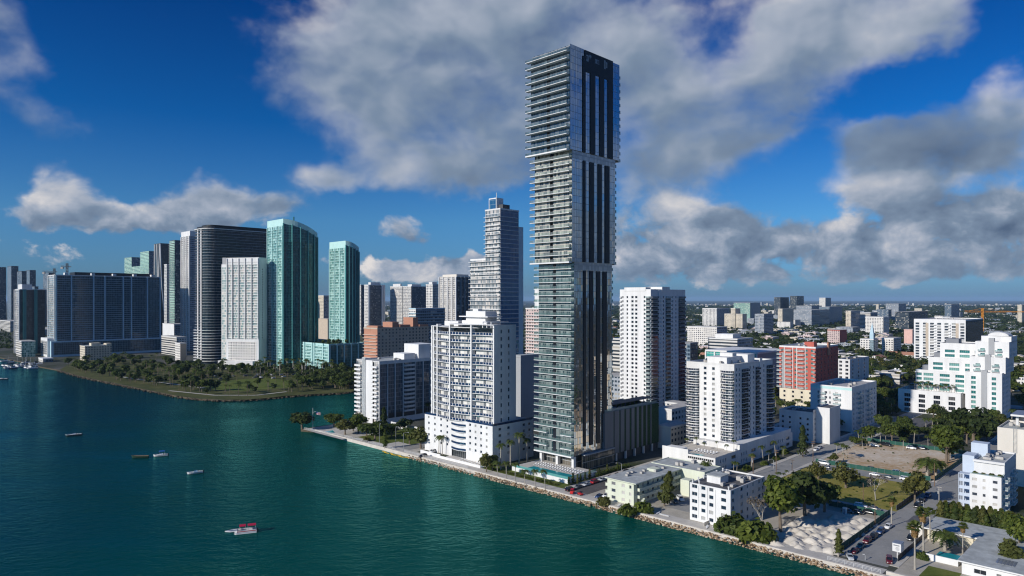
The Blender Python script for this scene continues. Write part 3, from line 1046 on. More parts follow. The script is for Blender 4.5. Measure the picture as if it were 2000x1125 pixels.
def rock(mb, x, y, z, s, rnd):
    pts = []
    n = 6
    rows = []
    ph = rnd.uniform(0, 6)
    for i, (zz, rr) in enumerate(((-0.5, 0.55), (-0.1, 1.0), (0.35, 0.75), (0.55, 0.2))):
        rows.append([(x + s * rr * cos(ph + 2 * pi * j / n) * rnd.uniform(.75, 1.2), y + s * rr * sin(ph + 2 * pi * j / n) * rnd.uniform(.75, 1.2), z + s * zz * rnd.uniform(.8, 1.1)) for j in range(n)])
    mb.grid(rows, closed=True)
    mb.face(rows[-1])


for i in range(3800):
    l = rnd.uniform(-40, 330)
    if 288 < l < 342 or (236 < l < 288 and rnd.random() < .55): continue
    tq = rnd.random()
    r = 217.1 - 1.9 * tq
    x, y, _ = W(r, l)
    rock(mb, x, y, -0.1 - 1.35 * tq, rnd.uniform(.2, .52), rnd)
link('riprap_rubble', mb.mesh('riprap_rubble', ['rock']), kind='stuff')
mb = MB()
for i in range(len(pk[:16]) - 1):
    a, b_ = Vector(pk[i]), Vector(pk[i + 1])
    for j in range(int((b_ - a).length / 1.6)):
        q = a.lerp(b_, rnd.random())
        rock(mb, q.x + rnd.uniform(-1, 1), q.y - rnd.uniform(0.5, 4.5), -0.6 + rnd.uniform(-.4, .4), rnd.uniform(.5, 1.3), rnd)
link('shore_rubble', mb.mesh('shore_rubble', ['shorerock']), kind='stuff')


def railing_run(label, r0, l0, r1, l1, z=0.45, h=1.1, name='handrail', m='white2', step=2.2):
    a, b_ = Vector(W(r0, l0, z)), Vector(W(r1, l1, z))
    n = int((b_ - a).length / step)
    e = link(name, None, loc=a, label=label, cat='railing')
    d = b_ - a
    mb = MB()
    for zz in (h, h * .66, h * .33):
        mb.tube((0, 0, zz), (d.x, d.y, zz), 0.045, n=4, cap=False)
    part('rail', mb.mesh('rail', [m]), e)
    pm = MB()
    pm.tube((0, 0, 0), (0, 0, h), 0.05, n=5)
    pm = pm.mesh('post', [m])
    for i in range(n + 1):
        part('post', pm, e, d * (i / n))


railing_run('white metal railing along the seawall by the garden lawn', 217.8, 300, 217.8, 350)
railing_run('white metal railing round the pool terrace at the water tip', 217.6, 351, 213.6, 388)
railing_run('white metal railing along the seawall below the white podium', 217.8, 243, 217.8, 292)
railing_run('pale handrail beside the water at the street end car park', 218.2, 64, 218.2, 79)

# ------------------------------------------------------------------ the tall dark glass tower
A = Bld('glass_tower', 'tallest tower, three stacked glass blocks with pale balcony slabs and dark stripes', W(248.6, 203.5), 'skyscraper')
SEC = [((0.0, 0.0, 29.3, 22.0), 7.4, 97.5, 3.107, 29, 'heroL1'), ((-2.0, -0.45, 33.5, 23.2), 97.5, 149.0, 3.22, 16, 'heroL2'), ((-4.0, -0.9, 38.4, 24.4), 149.0, 193.9, 3.45, 13, 'heroL3')]
STR = [(.235, .29), (.385, .48), (.575, .665), (.745, .85)]
for si, (vol, z0, z1, fh, nf, gm) in enumerate(SEC):
    x0, y0, wx, wy = vol
    un = 0.50 * wy
    A.glass('L', vol, z0, z1, gm, 0, un, name='bay_glazing')
    A.glass('L', vol, z0, z1, gm, un + 1.9, wy, name='bay_glazing')
    P = lambda u, d, z: A.pt('L', vol, u, d, z)
    mb = MB()
    a, b_ = un, un + 1.9
    for q in (((a, 0), (a, -2.2)), ((b_, 0), (b_, -2.2)), ((a, -2.2), (b_, -2.2))):
        mb.face([P(*q[0], z0), P(*q[1], z0), P(*q[1], z1), P(*q[0], z1)])
    A.part('recess', mb, 'midgrey' if si == 0 else 'darkgrey')
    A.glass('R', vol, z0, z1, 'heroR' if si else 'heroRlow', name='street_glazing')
    for f_ in 'KB':
        A.glass(f_, vol, z0, z1, 'heroR')
    mb = MB()
    mb.face([(x0, y0, z0), (x0, y0 + wy, z0), (x0 + wx, y0 + wy, z0), (x0 + wx, y0, z0)])
    A.part('soffit', mb, 'concrete')
    mb = MB()
    mb.face([(x0, y0, z1), (x0, y0 + wy, z1), (x0 + wx, y0 + wy, z1), (x0 + wx, y0, z1)])
    A.part('roof', mb, 'roofpale')
    ztop = z1 - (3.9 if si < 2 else 0.0)
    for a, b_ in STR:
        mb = MB()
        mb.box(x0 + a * wx, x0 + b_ * wx, y0 - 0.35, y0 - 0.02, z0 + (3.4 if si == 0 else 0.1), ztop)
        A.part('dark_stripe', mb, 'nearblack')
    if si < 2:
        A.glass('R', vol, z1 - 3.7, z1 - 0.2, 'heroRB', 0.05, wx - 0.05, d=0.12, name='light_band')
    dep = (1.9, 2.0, 2.3)[si]
    # the lowest floor of each block has the deeper slab
    for f_ in range(nf + 1):
        if si < 2 and f_ == nf: continue
        zz = z0 + f_ * fh
        thick = 0.62 if f_ == 0 else 0.24
        rail = 'railteal' if si == 0 else ('railmid' if si == 1 else 'railgrey')
        pr = balcony_proto(wy + 1.4, dep, thick, 'white', rail, 1.1, 'glass', 'midgrey')
        x, y, z = A.pt('L', vol, wy / 2 + 0.9, 0, zz)
        if si == 0 and f_ in (1, 3):
            continue
        A.rep('balcony', pr, x, y, z, A.FR['L'])
        if f_ < nf:
            pb = balcony_proto(wy * .42, 2.0, 0.3, 'white', 'railaqua', 1.1, 'glass')
            x, y, z = A.pt('B', vol, wy * .24, 0, zz)
            A.rep('street_balcony', pb, x, y, z, A.FR['B'])
vol = SEC[0][0]
for f_ in (1, 3):
    for (u0, u1) in ((0.2, 7.0), (15.5, 23.6)):
        pr = balcony_proto(round(u1 - u0, 2), 1.9, 0.3, 'white', 'railteal', 1.1, 'glass', 'midgrey')
        x, y, z = A.pt('L', vol, (u0 + u1) / 2, 0, 7.4 + f_ * 3.107)
        A.rep('balcony', pr, x, y, z, A.FR['L'])
# crown: glass screens, dark plant band
vol = SEC[2][0]
x0, y0, wx, wy = vol
A.glass('L', vol, 193.9, 197.2, 'heroL3', 0.0, wy, d=-1.2, name='crown_screen')
A.glass('R', vol, 193.9, 197.2, 'heroR', 0, wx * .27, name='crown_screen')
A.glass('R', vol, 193.9, 196.6, 'heroR', wx * .85, wx, name='crown_screen')
mb = MB()
xa, xb = x0 + .27 * wx, x0 + .85 * wx
mb.box(xa, xb, y0 - 0.34, y0 + 1.0, 187.0, 197.0)
mb.box(xa, xb, y0 + 1.0, y0 + wy - 3, 194.0, 196.0)
A.part('plant_screen', mb, 'nearblack')
mb = MB()
for (a, b_, c, d) in ((.30, .345, 192, 195), (.355, .40, 193.5, 195.4), (.47, .56, 192.6, 194.6), (.66, .69, 191.6, 195.8), (.70, .725, 192.4, 195.2)):
    mb.face([(x0 + a * wx, y0 - .38, c), (x0 + b_ * wx, y0 - .38, c), (x0 + b_ * wx, y0 - .38, d), (x0 + a * wx, y0 - .38, d)])
A.part('plant_opening', mb, 'fargrey')
# lobby floor: recessed glass behind white columns
lv = (3.2, 1.6, 26.0, 19.6)
for f_ in 'LRKB':
    A.glass(f_, lv, 0.1, 6.8, 'lobby', name='lobby_glazing')
for u in (0.5, 10.2, 20.4):
    mb = MB()
    mb.box(0.3, 2.1, u, u + 1.3, 0, 6.8)
    A.part('column', mb, 'white')
mb = MB()
mb.box(5.5, 29.3, -2.0, 0.0, 7.0, 7.3)
mb.box(5.5, 29.3, -2.05, -2.0, 6.9, 7.4)
A.part('canopy', mb, 'grey')
mb = MB()
mb.box(4, 29.3, -1.6, -1.5, 0.1, 6.9)
A.part('lobby_screen', mb, 'lobby')
A.done()

# pool terrace of the tall tower
PT = Bld('pool_terrace', 'raised pool terrace with white walls in front of the tall glass tower', W(231.0, 192.5), 'terrace')
mb = MB()
mb.box(0, 20.5, 0, 34, 0, 1.9)
PT.part('terrace_wall', mb, 'white')
mb = MB()
mb.face([(0.4, 0.4, 1.92), (20.4, 0.4, 1.92), (20.4, 33.6, 1.92), (0.4, 33.6, 1.92)])
PT.part('deck', mb, 'pavement')
mb = MB()
mb.face([(1.0, 2.0, 1.95), (7.5, 2.0, 1.95), (7.5, 27, 1.95), (1.0, 27, 1.95)])
PT.part('pool', mb, 'poolwater')
mb = MB()
mb.wall([(0.15, 33), (0.15, 0.15), (20, 0.15)], 1.9, 3.0)
PT.part('glass_fence', mb, 'railaqua')
PT.done()

# ------------------------------------------------------------------ parking podium with living wall stripes
PG = Bld('parking_podium', 'dark grey parking podium with living wall stripes beside the tall glass tower', W(270.5, 202.6), 'parking garage')
PGL = solve(W(270.5, 202.6), 1286, 'r')
gv = (0.0, 0.0, PGL, 24.0)
PG.shell((0.05, 0.05, PGL - .1, 23.9), 4.2, 24.6, 'midgrey', roof='roofgrey', units=4, seed=4)
cx = 0.0
for i, wd in enumerate((7.2, 4.0, 3.2, 3.0, 2.6, 1.9, 1.5, 1.1, 0.9)):
    mb = MB()
    mb.box(cx, cx + wd, -0.32, 0.04, 4.0, 25.0)
    PG.part('grey_panel', mb, 'panelgrey')
    g_ = 0.8 + i * 0.32
    mb = MB()
    mb.box(cx + wd + .02, cx + wd + g_ - .02, -0.16, 0.04, 4.0, 24.9)
    PG.part('living_wall', mb, 'livingwall')
    cx += wd + g_
mb = MB()
mb.box(cx, max(PGL, cx + 1), -0.16, 0.04, 4.0, 24.9)
PG.part('living_wall', mb, 'livingwall')
mb = MB()
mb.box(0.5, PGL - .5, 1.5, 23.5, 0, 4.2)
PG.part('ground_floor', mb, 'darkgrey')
for x in range(10, int(PGL) - 2, 8):
    mb = MB()
    mb.box(x, x + .9, 0.1, 1.0, 0, 4.2)
    PG.part('column', mb, 'white2')
mb = MB()
mb.wall([(1, 22), (1, .4), (PGL - 1, .4)], 24.6, 26.3)
PG.part('glass_fence', mb, 'railpale')
mb = MB()
for x in range(9, int(PGL) - 2, 4):
    mb.box(x, x + .25, 2.2, 2.45, 24, 27.6)
    mb.box(x, x + .25, 8.2, 8.45, 24, 27.6)
mb.box(8.5, PGL - 2, 2.0, 8.7, 27.6, 27.8)
PG.part('pergola', mb, 'darkgrey')
PG.done()

# ------------------------------------------------------------------ white tower with bowed balconies
B = Bld('white_condo_tower', 'white tower with bowed balconies and blue glass rails on a white podium', W(230.7, 239.3), 'apartment tower')
pv = (0.0, 0.0, 29.0, 52.0)
cols = [(x, 1.3) for x in (4.0, 8.0, 12.0, 16.0)] + [(x, 1.3) for x in (33.5, 38.5, 43.5, 48.5)]
B.punched('L', pv, 3.8, 3.05, 5, cols, 1.1, 1.25, 'white', 'winblue', ztop=19.0, rec=.4)
B.plain('L', pv, 0, 3.8, 'white', 0, 19.0)
B.plain('L', pv, 0, 3.8, 'white', 30.0, 52.0)
B.glass('L', (0.5, 0, 28, 52), 0, 3.8, 'lobby', 19, 30)
B.punched('R', pv, 3.0, 3.05, 5, [(x, 1.8) for x in (5.0, 11.0, 22.0, 26.0)], 1.1, 1.3, 'white', 'winblue', ztop=19.0)
B.plain('R', pv, 0, 3.0, 'white')
for f_ in 'KB':
    B.plain(f_, pv, 0, 19)
mb = MB()
mb.face([(0, 0, 18.6), (29, 0, 18.6), (29, 52, 18.6), (0, 52, 18.6)])
B.part('podium_roof', mb, 'roofpale')
for z in (6.5, 9.5, 12.6, 15.6):
    B.box(0.0, 29, -0.12, 0.0, z, z + .28)
# blue glass strips in the middle of the podium front
for f_ in range(5):
    z = 4.2 + f_ * 3.05
    n = 8
    path = [(-0.2 - 1.2 * sin(pi * i / n), 19.2 + 11.0 * i / n) for i in range(n + 1)]
    mb = MB()
    mb.prism([(0.0, 19.2)] + path + [(0.0, 30.2)], z - .25, z, 0)
    mb.wall([(q[0] + .08, q[1]) for q in path], z, z + 1.05, 1)
    B.part('blue_balcony', mb, ['white', 'railblue'])
mb = MB()
mb.wall([(0.3, 51.6), (0.3, 0.3), (28.6, 0.3)], 18.7, 20.0)
B.part('terrace_rail', mb, 'railblue')
# tower
ty0, ty1, tx = 2.0, 49.5, 5.0
nfl, fh, zb = 13, 3.62, 19.0
zt = zb + nfl * fh
bow = lambda y, d=0.0: tx - 4.6 * sin(pi * min(1, max(0, (y - ty0 - 9) / (ty1 - ty0 - 9)))) ** 0.9 - d
ys = [ty0 + (ty1 - ty0) * i / 24 for i in range(25)]
path = [(bow(y), y) for y in ys]
mb = MB()
mb.wall(path, zb, zt - 3.0)
B.part('balcony_glazing', mb, 'balcglass')
bodyv = (tx + 1.0, ty0, 10.0, ty1 - ty0)
B.punched('R', (tx - 1.2, ty0, 14.5, 40), zb, fh, nfl, [(4.2, 1.1), (9.4, 1.2)], 0.9, 1.9, 'white', 'winblue', ztop=zt + 1.5, rec=.3)
B.plain('K', (tx, ty0, 13.3, ty1 - ty0), zb, zt)
B.plain('B', (tx, ty0, 13.3, ty1 - ty0), zb, zt)
fins = [ty0 + .2, 16.2, 29.6, 41.5, 46.6, ty1]
for y in fins:
    mb = MB()
    x = bow(y)
    mb.box(x - 2.3, x + .3, y - .45, y + .45, zb, zt + (1.2 if y < 45 else 0))
    B.part('fin', mb, 'white')
outer = [(bow(y, 1.9), y) for y in ys]
for f_ in range(nfl + 1):
    mb = MB()
    z = zb + f_ * fh
    mb.prism([(q[0], q[1]) for q in outer] + [(q[0] + .3, q[1]) for q in reversed(path)], z - .28, z)
    mb.prism([(bow(ty1, 1.9), ty1), (bow(ty1), ty1), (tx + 2.5, ty1), (tx + 2.5, ty1 + 1.6), (tx - 1.0, ty1 + 2.2)], z - .27, z - .01)
    o_ = B.part('balcony', mb, 'white')
    if f_ < nfl:
        rb = MB()
        rp = [(q[0] + .1, q[1]) for q in outer] + [(tx - 1.0, ty1 + 2.1), (tx + 2.4, ty1 + 1.5)]
        rb.wall(rp, z + .06, z + 1.18, 0)
        for q, q2 in zip(rp[:-1], rp[1:]):
            for j in (0,):
                xx, yy = q[0] + (q2[0] - q[0]) * j, q[1] + (q2[1] - q[1]) * j
                rb.box(xx - .09, xx + .06, yy - .14, yy + .14, z, z + 1.2, 1)
        rb.prism([(q[0] - .05, q[1]) for q in rp] + [(q[0] + .08, q[1]) for q in reversed(rp)], z + 1.18, z + 1.25, 1)
        B.part('railing', rb, ['railblue', 'white'], parent=o_)
mb = MB()
mb.prism([(q[0] - .6, q[1]) for q in outer[:16]] + [(tx + 3, ys[15]), (tx + 3, ty0)], zt + 1.3, zt + 1.6)
mb.prism([(bow(y, 2.4), y) for y in ys[19:]] + [(tx + 3, ty1 + 1), (tx + 3, ys[19])], zt - .1, zt + .2)
B.part('crown_slab', mb, 'white')
mb = MB()
mb.face([(tx - 3, ty0, zt), (tx + 13, ty0, zt), (tx + 13, ty1, zt), (tx - 3, ty1, zt)])
B.part('roof', mb, 'roofpale')
B.box(tx + 2, tx + 12, 12, 30, zt, zt + 3.2)
B.box(tx + 3, tx + 11, 13.5, 28, zt + 3.2, zt + 8.0)
B.box(tx + 1.2, tx + 11.6, 10, 31.5, zt + 5.0, zt + 5.5)
B.box(tx + 2, tx + 9, 33, 44, zt, zt + 2.6)
mb = MB()
for i in range(7):
    B.rep('roof_unit', unit_proto(1.8, 1.4, 1.2), tx + 4 + (i % 2) * 3, 4 + i * 1.2 + (30 if i > 3 else 0), zt)
mb.prism([(tx + 3.2, 19), (tx + 3.2, 23), (tx + 6, 23), (tx + 6, 19)], zt + 8.0, zt + 9.2)
B.part('roof_unit', mb, 'white')
for y in (4, 7, 10):
    mb = MB()
    mb.box(tx - 2, tx + 10, y, y + .4, zt + 2.6, zt + 3.0)
    mb.box(tx - 2, tx - 1.6, y, y + .4, zt, zt + 2.6)
    B.part('pergola_beam', mb, 'white')
B.done()

# ------------------------------------------------------------------ white slab with balconies on its end, by the inlet
C = Bld('balcony_slab_block', 'white slab block by the inlet, balconies on its narrow end and long shaded blue windows', W(255.5, 369.0), 'apartment block')
cv = (0.0, 0.0, 51.0, 26.6)
hC = 40.6
C.shell(cv, 0, hC, 'white2', faces='KB', roof='roofgrey', units=6, seed=8)
C.plain('L', cv, 0, hC, 'white', 7.5, 19.5)
C.plain('L', cv, 0, hC, 'white', 0, 0.9)
for (u0, u1) in ((0.9, 7.5), (19.5, 26.6)):
    C.glass('L', (0.9, 0, 50, 26.6), 0, hC, 'whiteglass', u0, u1)
    C.balconies('L', cv, 3.9, 2.7, 13, u0 + .05, u1 - .05, 1.5, .25, 'white', 'white', 1.0, 'solid')
C.plain('L', (-.4, 0, 50, 26.6), 0, hC + 1.5, 'paleblue', 15.2, 19.2)
C.box(-.4, 0.0, 15.2, 19.2, 0.01, hC + 1.49)
C.glass('R', (0, 0.5, 51, 26), 6.5, hC - 2.2, 'stripglass', 0, 51)
C.plain('R', cv, 0, 3.4, 'white')
C.plain('R', (0, 2.5, 51, 20), 3.4, 6.5, 'darkgrey')
C.plain('R', cv, hC - 2.2, hC, 'white2')
for u in (0.25, 6.5, 12.5, 19.0, 29.0, 35.5, 41.5, 50.7):
    mb = MB()
    mb.box(u - .25, u + .25, -0.15, .55, 3.4, hC - 2.2)
    C.part('pier', mb, 'white2')
for (u0, u1) in ((19.4, 27.5), (42.0, 49.5)):
    C.balconies('R', cv, 6.6, 2.7, 12, u0, u1, 1.5, .25, 'white2', 'white2', 1.0, 'solid')
C.box(24, 33, 6, 18, hC - .8, hC + 3.2, 'white')
C.box(34.5, 48, 4, 20, hC - .8, hC + 9.0, 'white')
C.done()
mb = MB()
gw = Bld('garden_wall', 'long white garden wall in shade behind the lawn beside the slab block', W(258, 310), 'wall')
gw.box(0, .4, 0, 50, 0, 3.0, 'white2')
gw.done()

# ------------------------------------------------------------------ white tower behind the podium
D_ = Bld('white_street_tower', 'tall white tower with dark window columns behind the parking podium', at(1271, 480), 'apartment tower')
dv = (0.0, 0.0, 46.0, 26.0)
hD = 86.0
D_.punched('L', dv, 4.0, 2.93, 27, [(5.2, 1.2), (8.6, 1.2)][:1] + [(12.0, 1.9), (15.2, 1.9), (19.6, 1.3), (23.4, 1.0)], 0.7, 1.6, 'white', 'windark', ztop=hD, rec=.3)
D_.plain('L', dv, 0, 4)
D_.balconies('L', dv, 5, 2.93, 27, 0.0, 4.0, 1.5, .22, 'white', 'railpale', 1.0, 'glass')
D_.balconies('L', dv, 5, 2.93, 27, 24.2, 26.0, 1.2, .22, 'white', 'white', .9, 'round')
D_.glass('L', dv, 4, hD - 4, 'darkglass', 0.3, 3.8, d=.03, name='balcony_glazing')
D_.punched('R', dv, 4.0, 2.93, 27, [(16.2, 1.4), (28.5, 1.1), (33.0, 1.3)], 0.7, 1.6, 'white', 'windark', ztop=hD, rec=.3)
D_.plain('R', dv, 0, 4)
for (u0, u1) in ((0.8, 9.0), (19.0, 26.0), (36.5, 45.5)):
    D_.glass('R', dv, 4, hD - 5, 'darkglass', u0, u1, d=.04, name='balcony_glazing')
D_.balconies('R', dv, 5, 2.93, 27, 0.4, 9.4, 1.0, .25, 'white', 'railnavy', 1.0, 'glass')
D_.balconies('R', dv, 5, 2.93, 27, 11.0, 13.4, 1.3, .22, 'white', 'white', .9, 'round')
D_.balconies('R', dv, 5, 2.93, 27, 19.2, 25.8, 1.1, .25, 'white', 'railpale', 1.0, 'glass')
D_.balconies('R', dv, 5, 2.93, 27, 36.8, 45.6, 1.0, .25, 'white', 'railnavy', 1.0, 'glass')
D_.shell(dv, hD - .01, hD + 1.2, 'white', units=5, seed=11)
for f_ in 'KB':
    D_.plain(f_, dv, 0, hD)
D_.box(-.3, 6, 4, 22, hD, hD + 2.6)
D_.box(14, 24, -.3, 14, hD, hD + 3.0)
D_.box(9.6, 13.6, -.5, .0, 4, hD + .6)
D_.done()

# ------------------------------------------------------------------ white tower with curved corner balconies on a long podium
EP = Bld('white_podium', 'long white podium with a sunny roof deck under the tower with curved balconies', W(291.0, 155.0), 'podium building')
ev = (0.0, 0.0, 86.0, 28.0)
EP.plain('L', ev, 0, 6.8, 'white')
EP.punched('R', ev, 0, 3.3, 2, [(5, 1.0), (7.5, 1.0), (10, 1.0), (18, 4.5), (26, 1.0), (28.5, 1.0), (31, 1.0), (39, 5), (47, 1.0), (49.5, 1.0), (52, 1), (60, 5), (68, 1), (70.5, 1), (73, 1), (80, 4)], 0.9, 1.7, 'white', 'windark', ztop=7.6, rec=.4)
for f_ in 'KB':
    EP.plain(f_, ev, 0, 7.0)
mb = MB()
mb.face([(0.2, 0.2, 6.3), (85.8, 0.2, 6.3), (85.8, 27.8, 6.3), (0.2, 27.8, 6.3)])
EP.part('roof_deck', mb, 'palecon')
EP.box(0.0, .35, 14, 28, 6.8, 9.2)
EP.box(.35, 8, 19, 27.8, 6.3, 8.4)
EP.box(0.0, .3, 0, 14, 6.8, 7.2)
EP.box(24, 84, .02, 8, 6.3, 9.8, 'white')
EP.box(26, 82, 8, 26, 6.3, 9.0, 'white2')
for u in range(1, 14):
    EP.rep('window', win_proto(.9, 1.1, 'windark', 'white2'), -.03, u * 1.02 + .3, 5.3, -pi / 2)
mb = MB()
mb.face([(3, 9, 6.33), (7, 9, 6.33), (7, 17, 6.33), (3, 17, 6.33)])
EP.part('pool', mb, 'poolwater')
EP.done()
E_ = Bld('white_balcony_tower', 'white tower with curved dark railed corner balconies above the long podium', at(1434, 342), 'apartment tower', z=6.3)
tv = (0.0, 0.0, 44.0, 26.5)
hE, fE, nE = 40.6, 2.62, 15
E_.punched('L', tv, 0.5, fE, nE, [(11.2, 1.5), (15.8, 1.5)], 0.8, 1.45, 'white', 'winblue', ztop=hE, u0=7.2, u1=19.0, rec=.3)
for (u0, u1, a, b_) in ((0.0, 7.2, 0, 7.2), (19.0, 26.5, 19, 26.5)):
    E_.glass('L', (0.8, 0, 40, 26.5), 0, hE - 2.4, 'whiteglass', u0, u1)
    E_.plain('L', tv, hE - 2.5, hE, 'white2', u0, u1)
    E_.balconies('L', tv, 0.6, fE, nE, u0, u1, 2.0, .3, 'white', 'railnavy', 1.0, 'round')
    E_.plain('L', (0.75, 0, 40, 26.5), 0, hE, 'white', u0 + 1.9, u0 + 3.1)
for u in (7.2, 19.0):
    E_.box(0, 0.8, u - .01, u + .02, 0, hE)
E_.punched('R', tv, 0.5, fE, nE, [(2.4, 1.3), (5.6, 1.3), (17.5, 1.3), (21.5, 1.3), (29.5, 1.2), (33.5, 1.3)], 0.8, 1.5, 'white', 'winblue', ztop=hE, rec=.3)
E_.box(0, 44, 0, .01, 0, .5)
for (u0, u1) in ((8.0, 15.5), (23.5, 28.2)):
    E_.glass('R', tv, 0.4, hE - 2, 'darkglass', u0, u1, d=.04, name='balcony_glazing')
    E_.balconies('R', tv, 0.6, fE, nE, u0, u1, 1.0, .25, 'white', 'railnavy', 1.0, 'glass')
E_.glass('R', tv, 0.4, hE - 2, 'darkglass', 36.5, 44, d=.04, name='balcony_glazing')
E_.balconies('R', tv, 0.6, fE, nE, 36.3, 44, 2.2, .3, 'white', 'railnavy', 1.0, 'round')
E_.shell(tv, hE - .02, hE + 1.0, 'white2', units=9, seed=21)
for f_ in 'KB':
    E_.plain(f_, tv, 0, hE)
E_.box(8, 22, 8, 19, hE, hE + 3.4)
E_.box(25, 33, 5, 20, hE, hE + 4.2)
E_.box(16, 20.5, 9, 16, hE + 3.4, hE + 5.2, 'white2')
E_.box(28, 31, -.25, 0, 0, hE + 2.5)
E_.done()

# ------------------------------------------------------------------ white five storey block near the water
N = Bld('white_lowrise_block', 'white five storey block with paired windows beside the seawall and the sand piles', W(225.0, 114.1), 'apartment block')
nv = (0.0, 0.0, 27.2, 15.8)
N.punched('L', nv, 0, 2.7, 5, [(2.6, 1.9), (7.3, 1.6), (10.4, 1.6), (13.9, 2.1)], 0.9, 1.35, 'white', 'winblue', ztop=13.0, rec=.25)
N.punched('R', nv, 0, 2.7, 5, [(2.0, 1.5), (8.5, 1.9), (13.0, 1.2), (17.5, 1.4), (22.6, 2.2), (25.6, 1.2)], 0.9, 1.35, 'white', 'winblue', ztop=13.0, rec=.25)
N.shell(nv, 12.99, 13.5, 'white', roof='roofdark', par=.5, units=10, seed=5)
for f_ in 'KB':
    N.plain(f_, nv, 0, 13)
for u in (5.6, 8.8, 12.2):
    N.box(-.18, 0, u, u + .18, 1.5, 12.8)
N.box(6.5, 12.5, 7.2, 12.6, 13.0, 15.6)
N.box(6.2, 12.8, 6.9, 12.9, 15.6, 15.85, 'roofgrey')
for (x, y) in ((.6, 1.0), (.6, 15.0), (.6, 12.4), (5, 15.2), (9, 15.2), (12, 15.2), (19, 15.3), (24, 15.3)):
    mb = MB()
    mb.tube((x, y, 13.3), (x, y, 14.3), .22, n=7)
    mb.tube((x, y, 14.3), (x, y, 14.6), .36, n=7)
    N.part('roof_vent', mb, 'white')
mb = MB()
mb.prism([(-3.4, 8.2), (-.05, 8.2), (-.05, 8.35), (-3.4, 8.35)], 0, 1.3)
N.part('yard_wall', mb, 'palecon')
N.done()

# ------------------------------------------------------------------ cream three storey motel-like block
O = Bld('cream_walkup_block', 'cream three storey walk-up block with a grey flat roof beside the dark street', W(224.4, 153.9), 'apartment block')
ov = (0.0, 0.0, 33.0, 12.6)
O.punched('L', ov, 0, 2.75, 3, [(1.6, 1.0), (4.9, 1.5), (9.6, 1.9)], 0.8, 1.3, 'palegreen', 'winpale', ztop=8.6, rec=.2)
O.punched('R', ov, 0, 2.75, 3, [(x, 1.3) for x in (3, 6.5, 10, 13.5, 17, 20.5, 24, 27.5, 31)], 0.8, 1.4, 'palegreen', 'winblue', ztop=8.6, rec=.2)
for f_ in 'KB':
    O.plain(f_, ov, 0, 8.6, 'palegreen')
mb = MB()
mb.box(-.8, 33.0, -1.5, 13.4, 8.6, 8.95, 0, 1)
O.part('roof', mb, ['palegreen', 'roofgrey'])
O.balconies('R', ov, 2.75, 2.75, 2, 2, 33, 1.4, .18, 'palegreen', 'palegreen', 1.0, 'solid', name='gallery')
O.balconies('K', ov, 2.75, 2.75, 2, 0.2, 5, 1.2, .18, 'palegreen', 'palegreen', 1.0, 'solid', name='gallery')
O.shell((33.05, -12.0, 14, 25.5), 0, 9.2, 'palegreen', roof='roofgrey', par=.25, units=4, seed=3, roofname='wing_roof')
O.box(26, 30, -9, -5, 0, 6.5, 'palegreen')
rnd = random.Random(5)
for i in range(9):
    O.rep('roof_unit', unit_proto(1.4, 1.1, .8), 6 + i * 2.7 + rnd.uniform(-.6, .6), 4 + rnd.uniform(-2, 5), 8.95)
O.box(20, 24, 3, 7, 8.95, 10.0, 'palegreen')
st = MB()
for i in range(10):
    st.box(1.0 + i * .3, 1.3 + i * .3, -2.6, -1.5, i * .27, .18 + i * .27)
O.part('stair', st, 'palegreen')
O.done()

# ------------------------------------------------------------------ white block at the right edge with a blue stair frame
M_ = Bld('white_terrace_block', 'white block with a roof terrace and blue stair balconies at the right edge', W(306.7, 49.3), 'apartment block')
mv = (0.0, 0.0, 30.0, 9.8)
M_.punched('L', mv, 0, 2.75, 5, [(1.9, 1.5), (5.3, .9), (8.3, 1.6)], 1.0, 1.1, 'white', 'winpale', ztop=14.6, rec=.22)
M_.punched('R', mv, 0, 2.75, 5, [(5, 1.6), (10, 1.6), (20, 2.0), (25, 2)], .9, 1.5, 'white', 'winblue', ztop=14.6)
M_.balconies('R', mv, 1.2, 2.75, 5, 3.2, 8.2, 1.5, .2, 'white', 'railpale', 1.0, 'glass')
M_.balconies('R', mv, 1.2, 2.75, 5, 17, 24, 1.5, .2, 'white', 'railpale', 1.0, 'glass')
for f_ in 'KB':
    M_.plain(f_, mv, 0, 14.2)
mb = MB()
mb.face([(0, 0, 14.0), (30, 0, 14.0), (30, 9.8, 14.0), (0, 9.8, 14.0)])
M_.part('terrace_floor', mb, 'matgrey')
M_.shell((6.0, 0.0, 24, 9.6), 14.0, 19.0, 'white', roof='roofgrey', par=.6, units=9, seed=14)
M_.box(5.2, 6.0, -.2, 9.8, 18.2, 19.05)
M_.box(6.5, 14, 9.65, 13.5, 0, 20.0, 'lavender')
M_.box(16, 21, 7.0, 12.5, 0, 23.5, 'lavender')
mb = MB()
mb.wall([(0.2, 9.6), (0.2, .2), (6, .2)], 14.0, 15.0)
M_.part('terrace_rail', mb, 'railpale')
mb = MB()
for f_ in range(6):
    z = .3 + f_ * 2.75
    mb.box(0.2, 3.6, 9.85, 13.6, z - .2, z)
    if f_ < 5:
        mb.wall([(.25, 13.5), (.25, 9.9)], z, z + 1.0)
for y in (9.9, 13.4):
    mb.box(.1, .35, y - .12, y + .12, 0, 14.2)
    mb.box(3.4, 3.6, y - .12, y + .12, 0, 14.2)
M_.part('stair_frame', mb, 'lavender')
M_.plain('K', (3.7, 0, 4, 9.8), 0, 14, 'blue', d=.04)
M_.done()

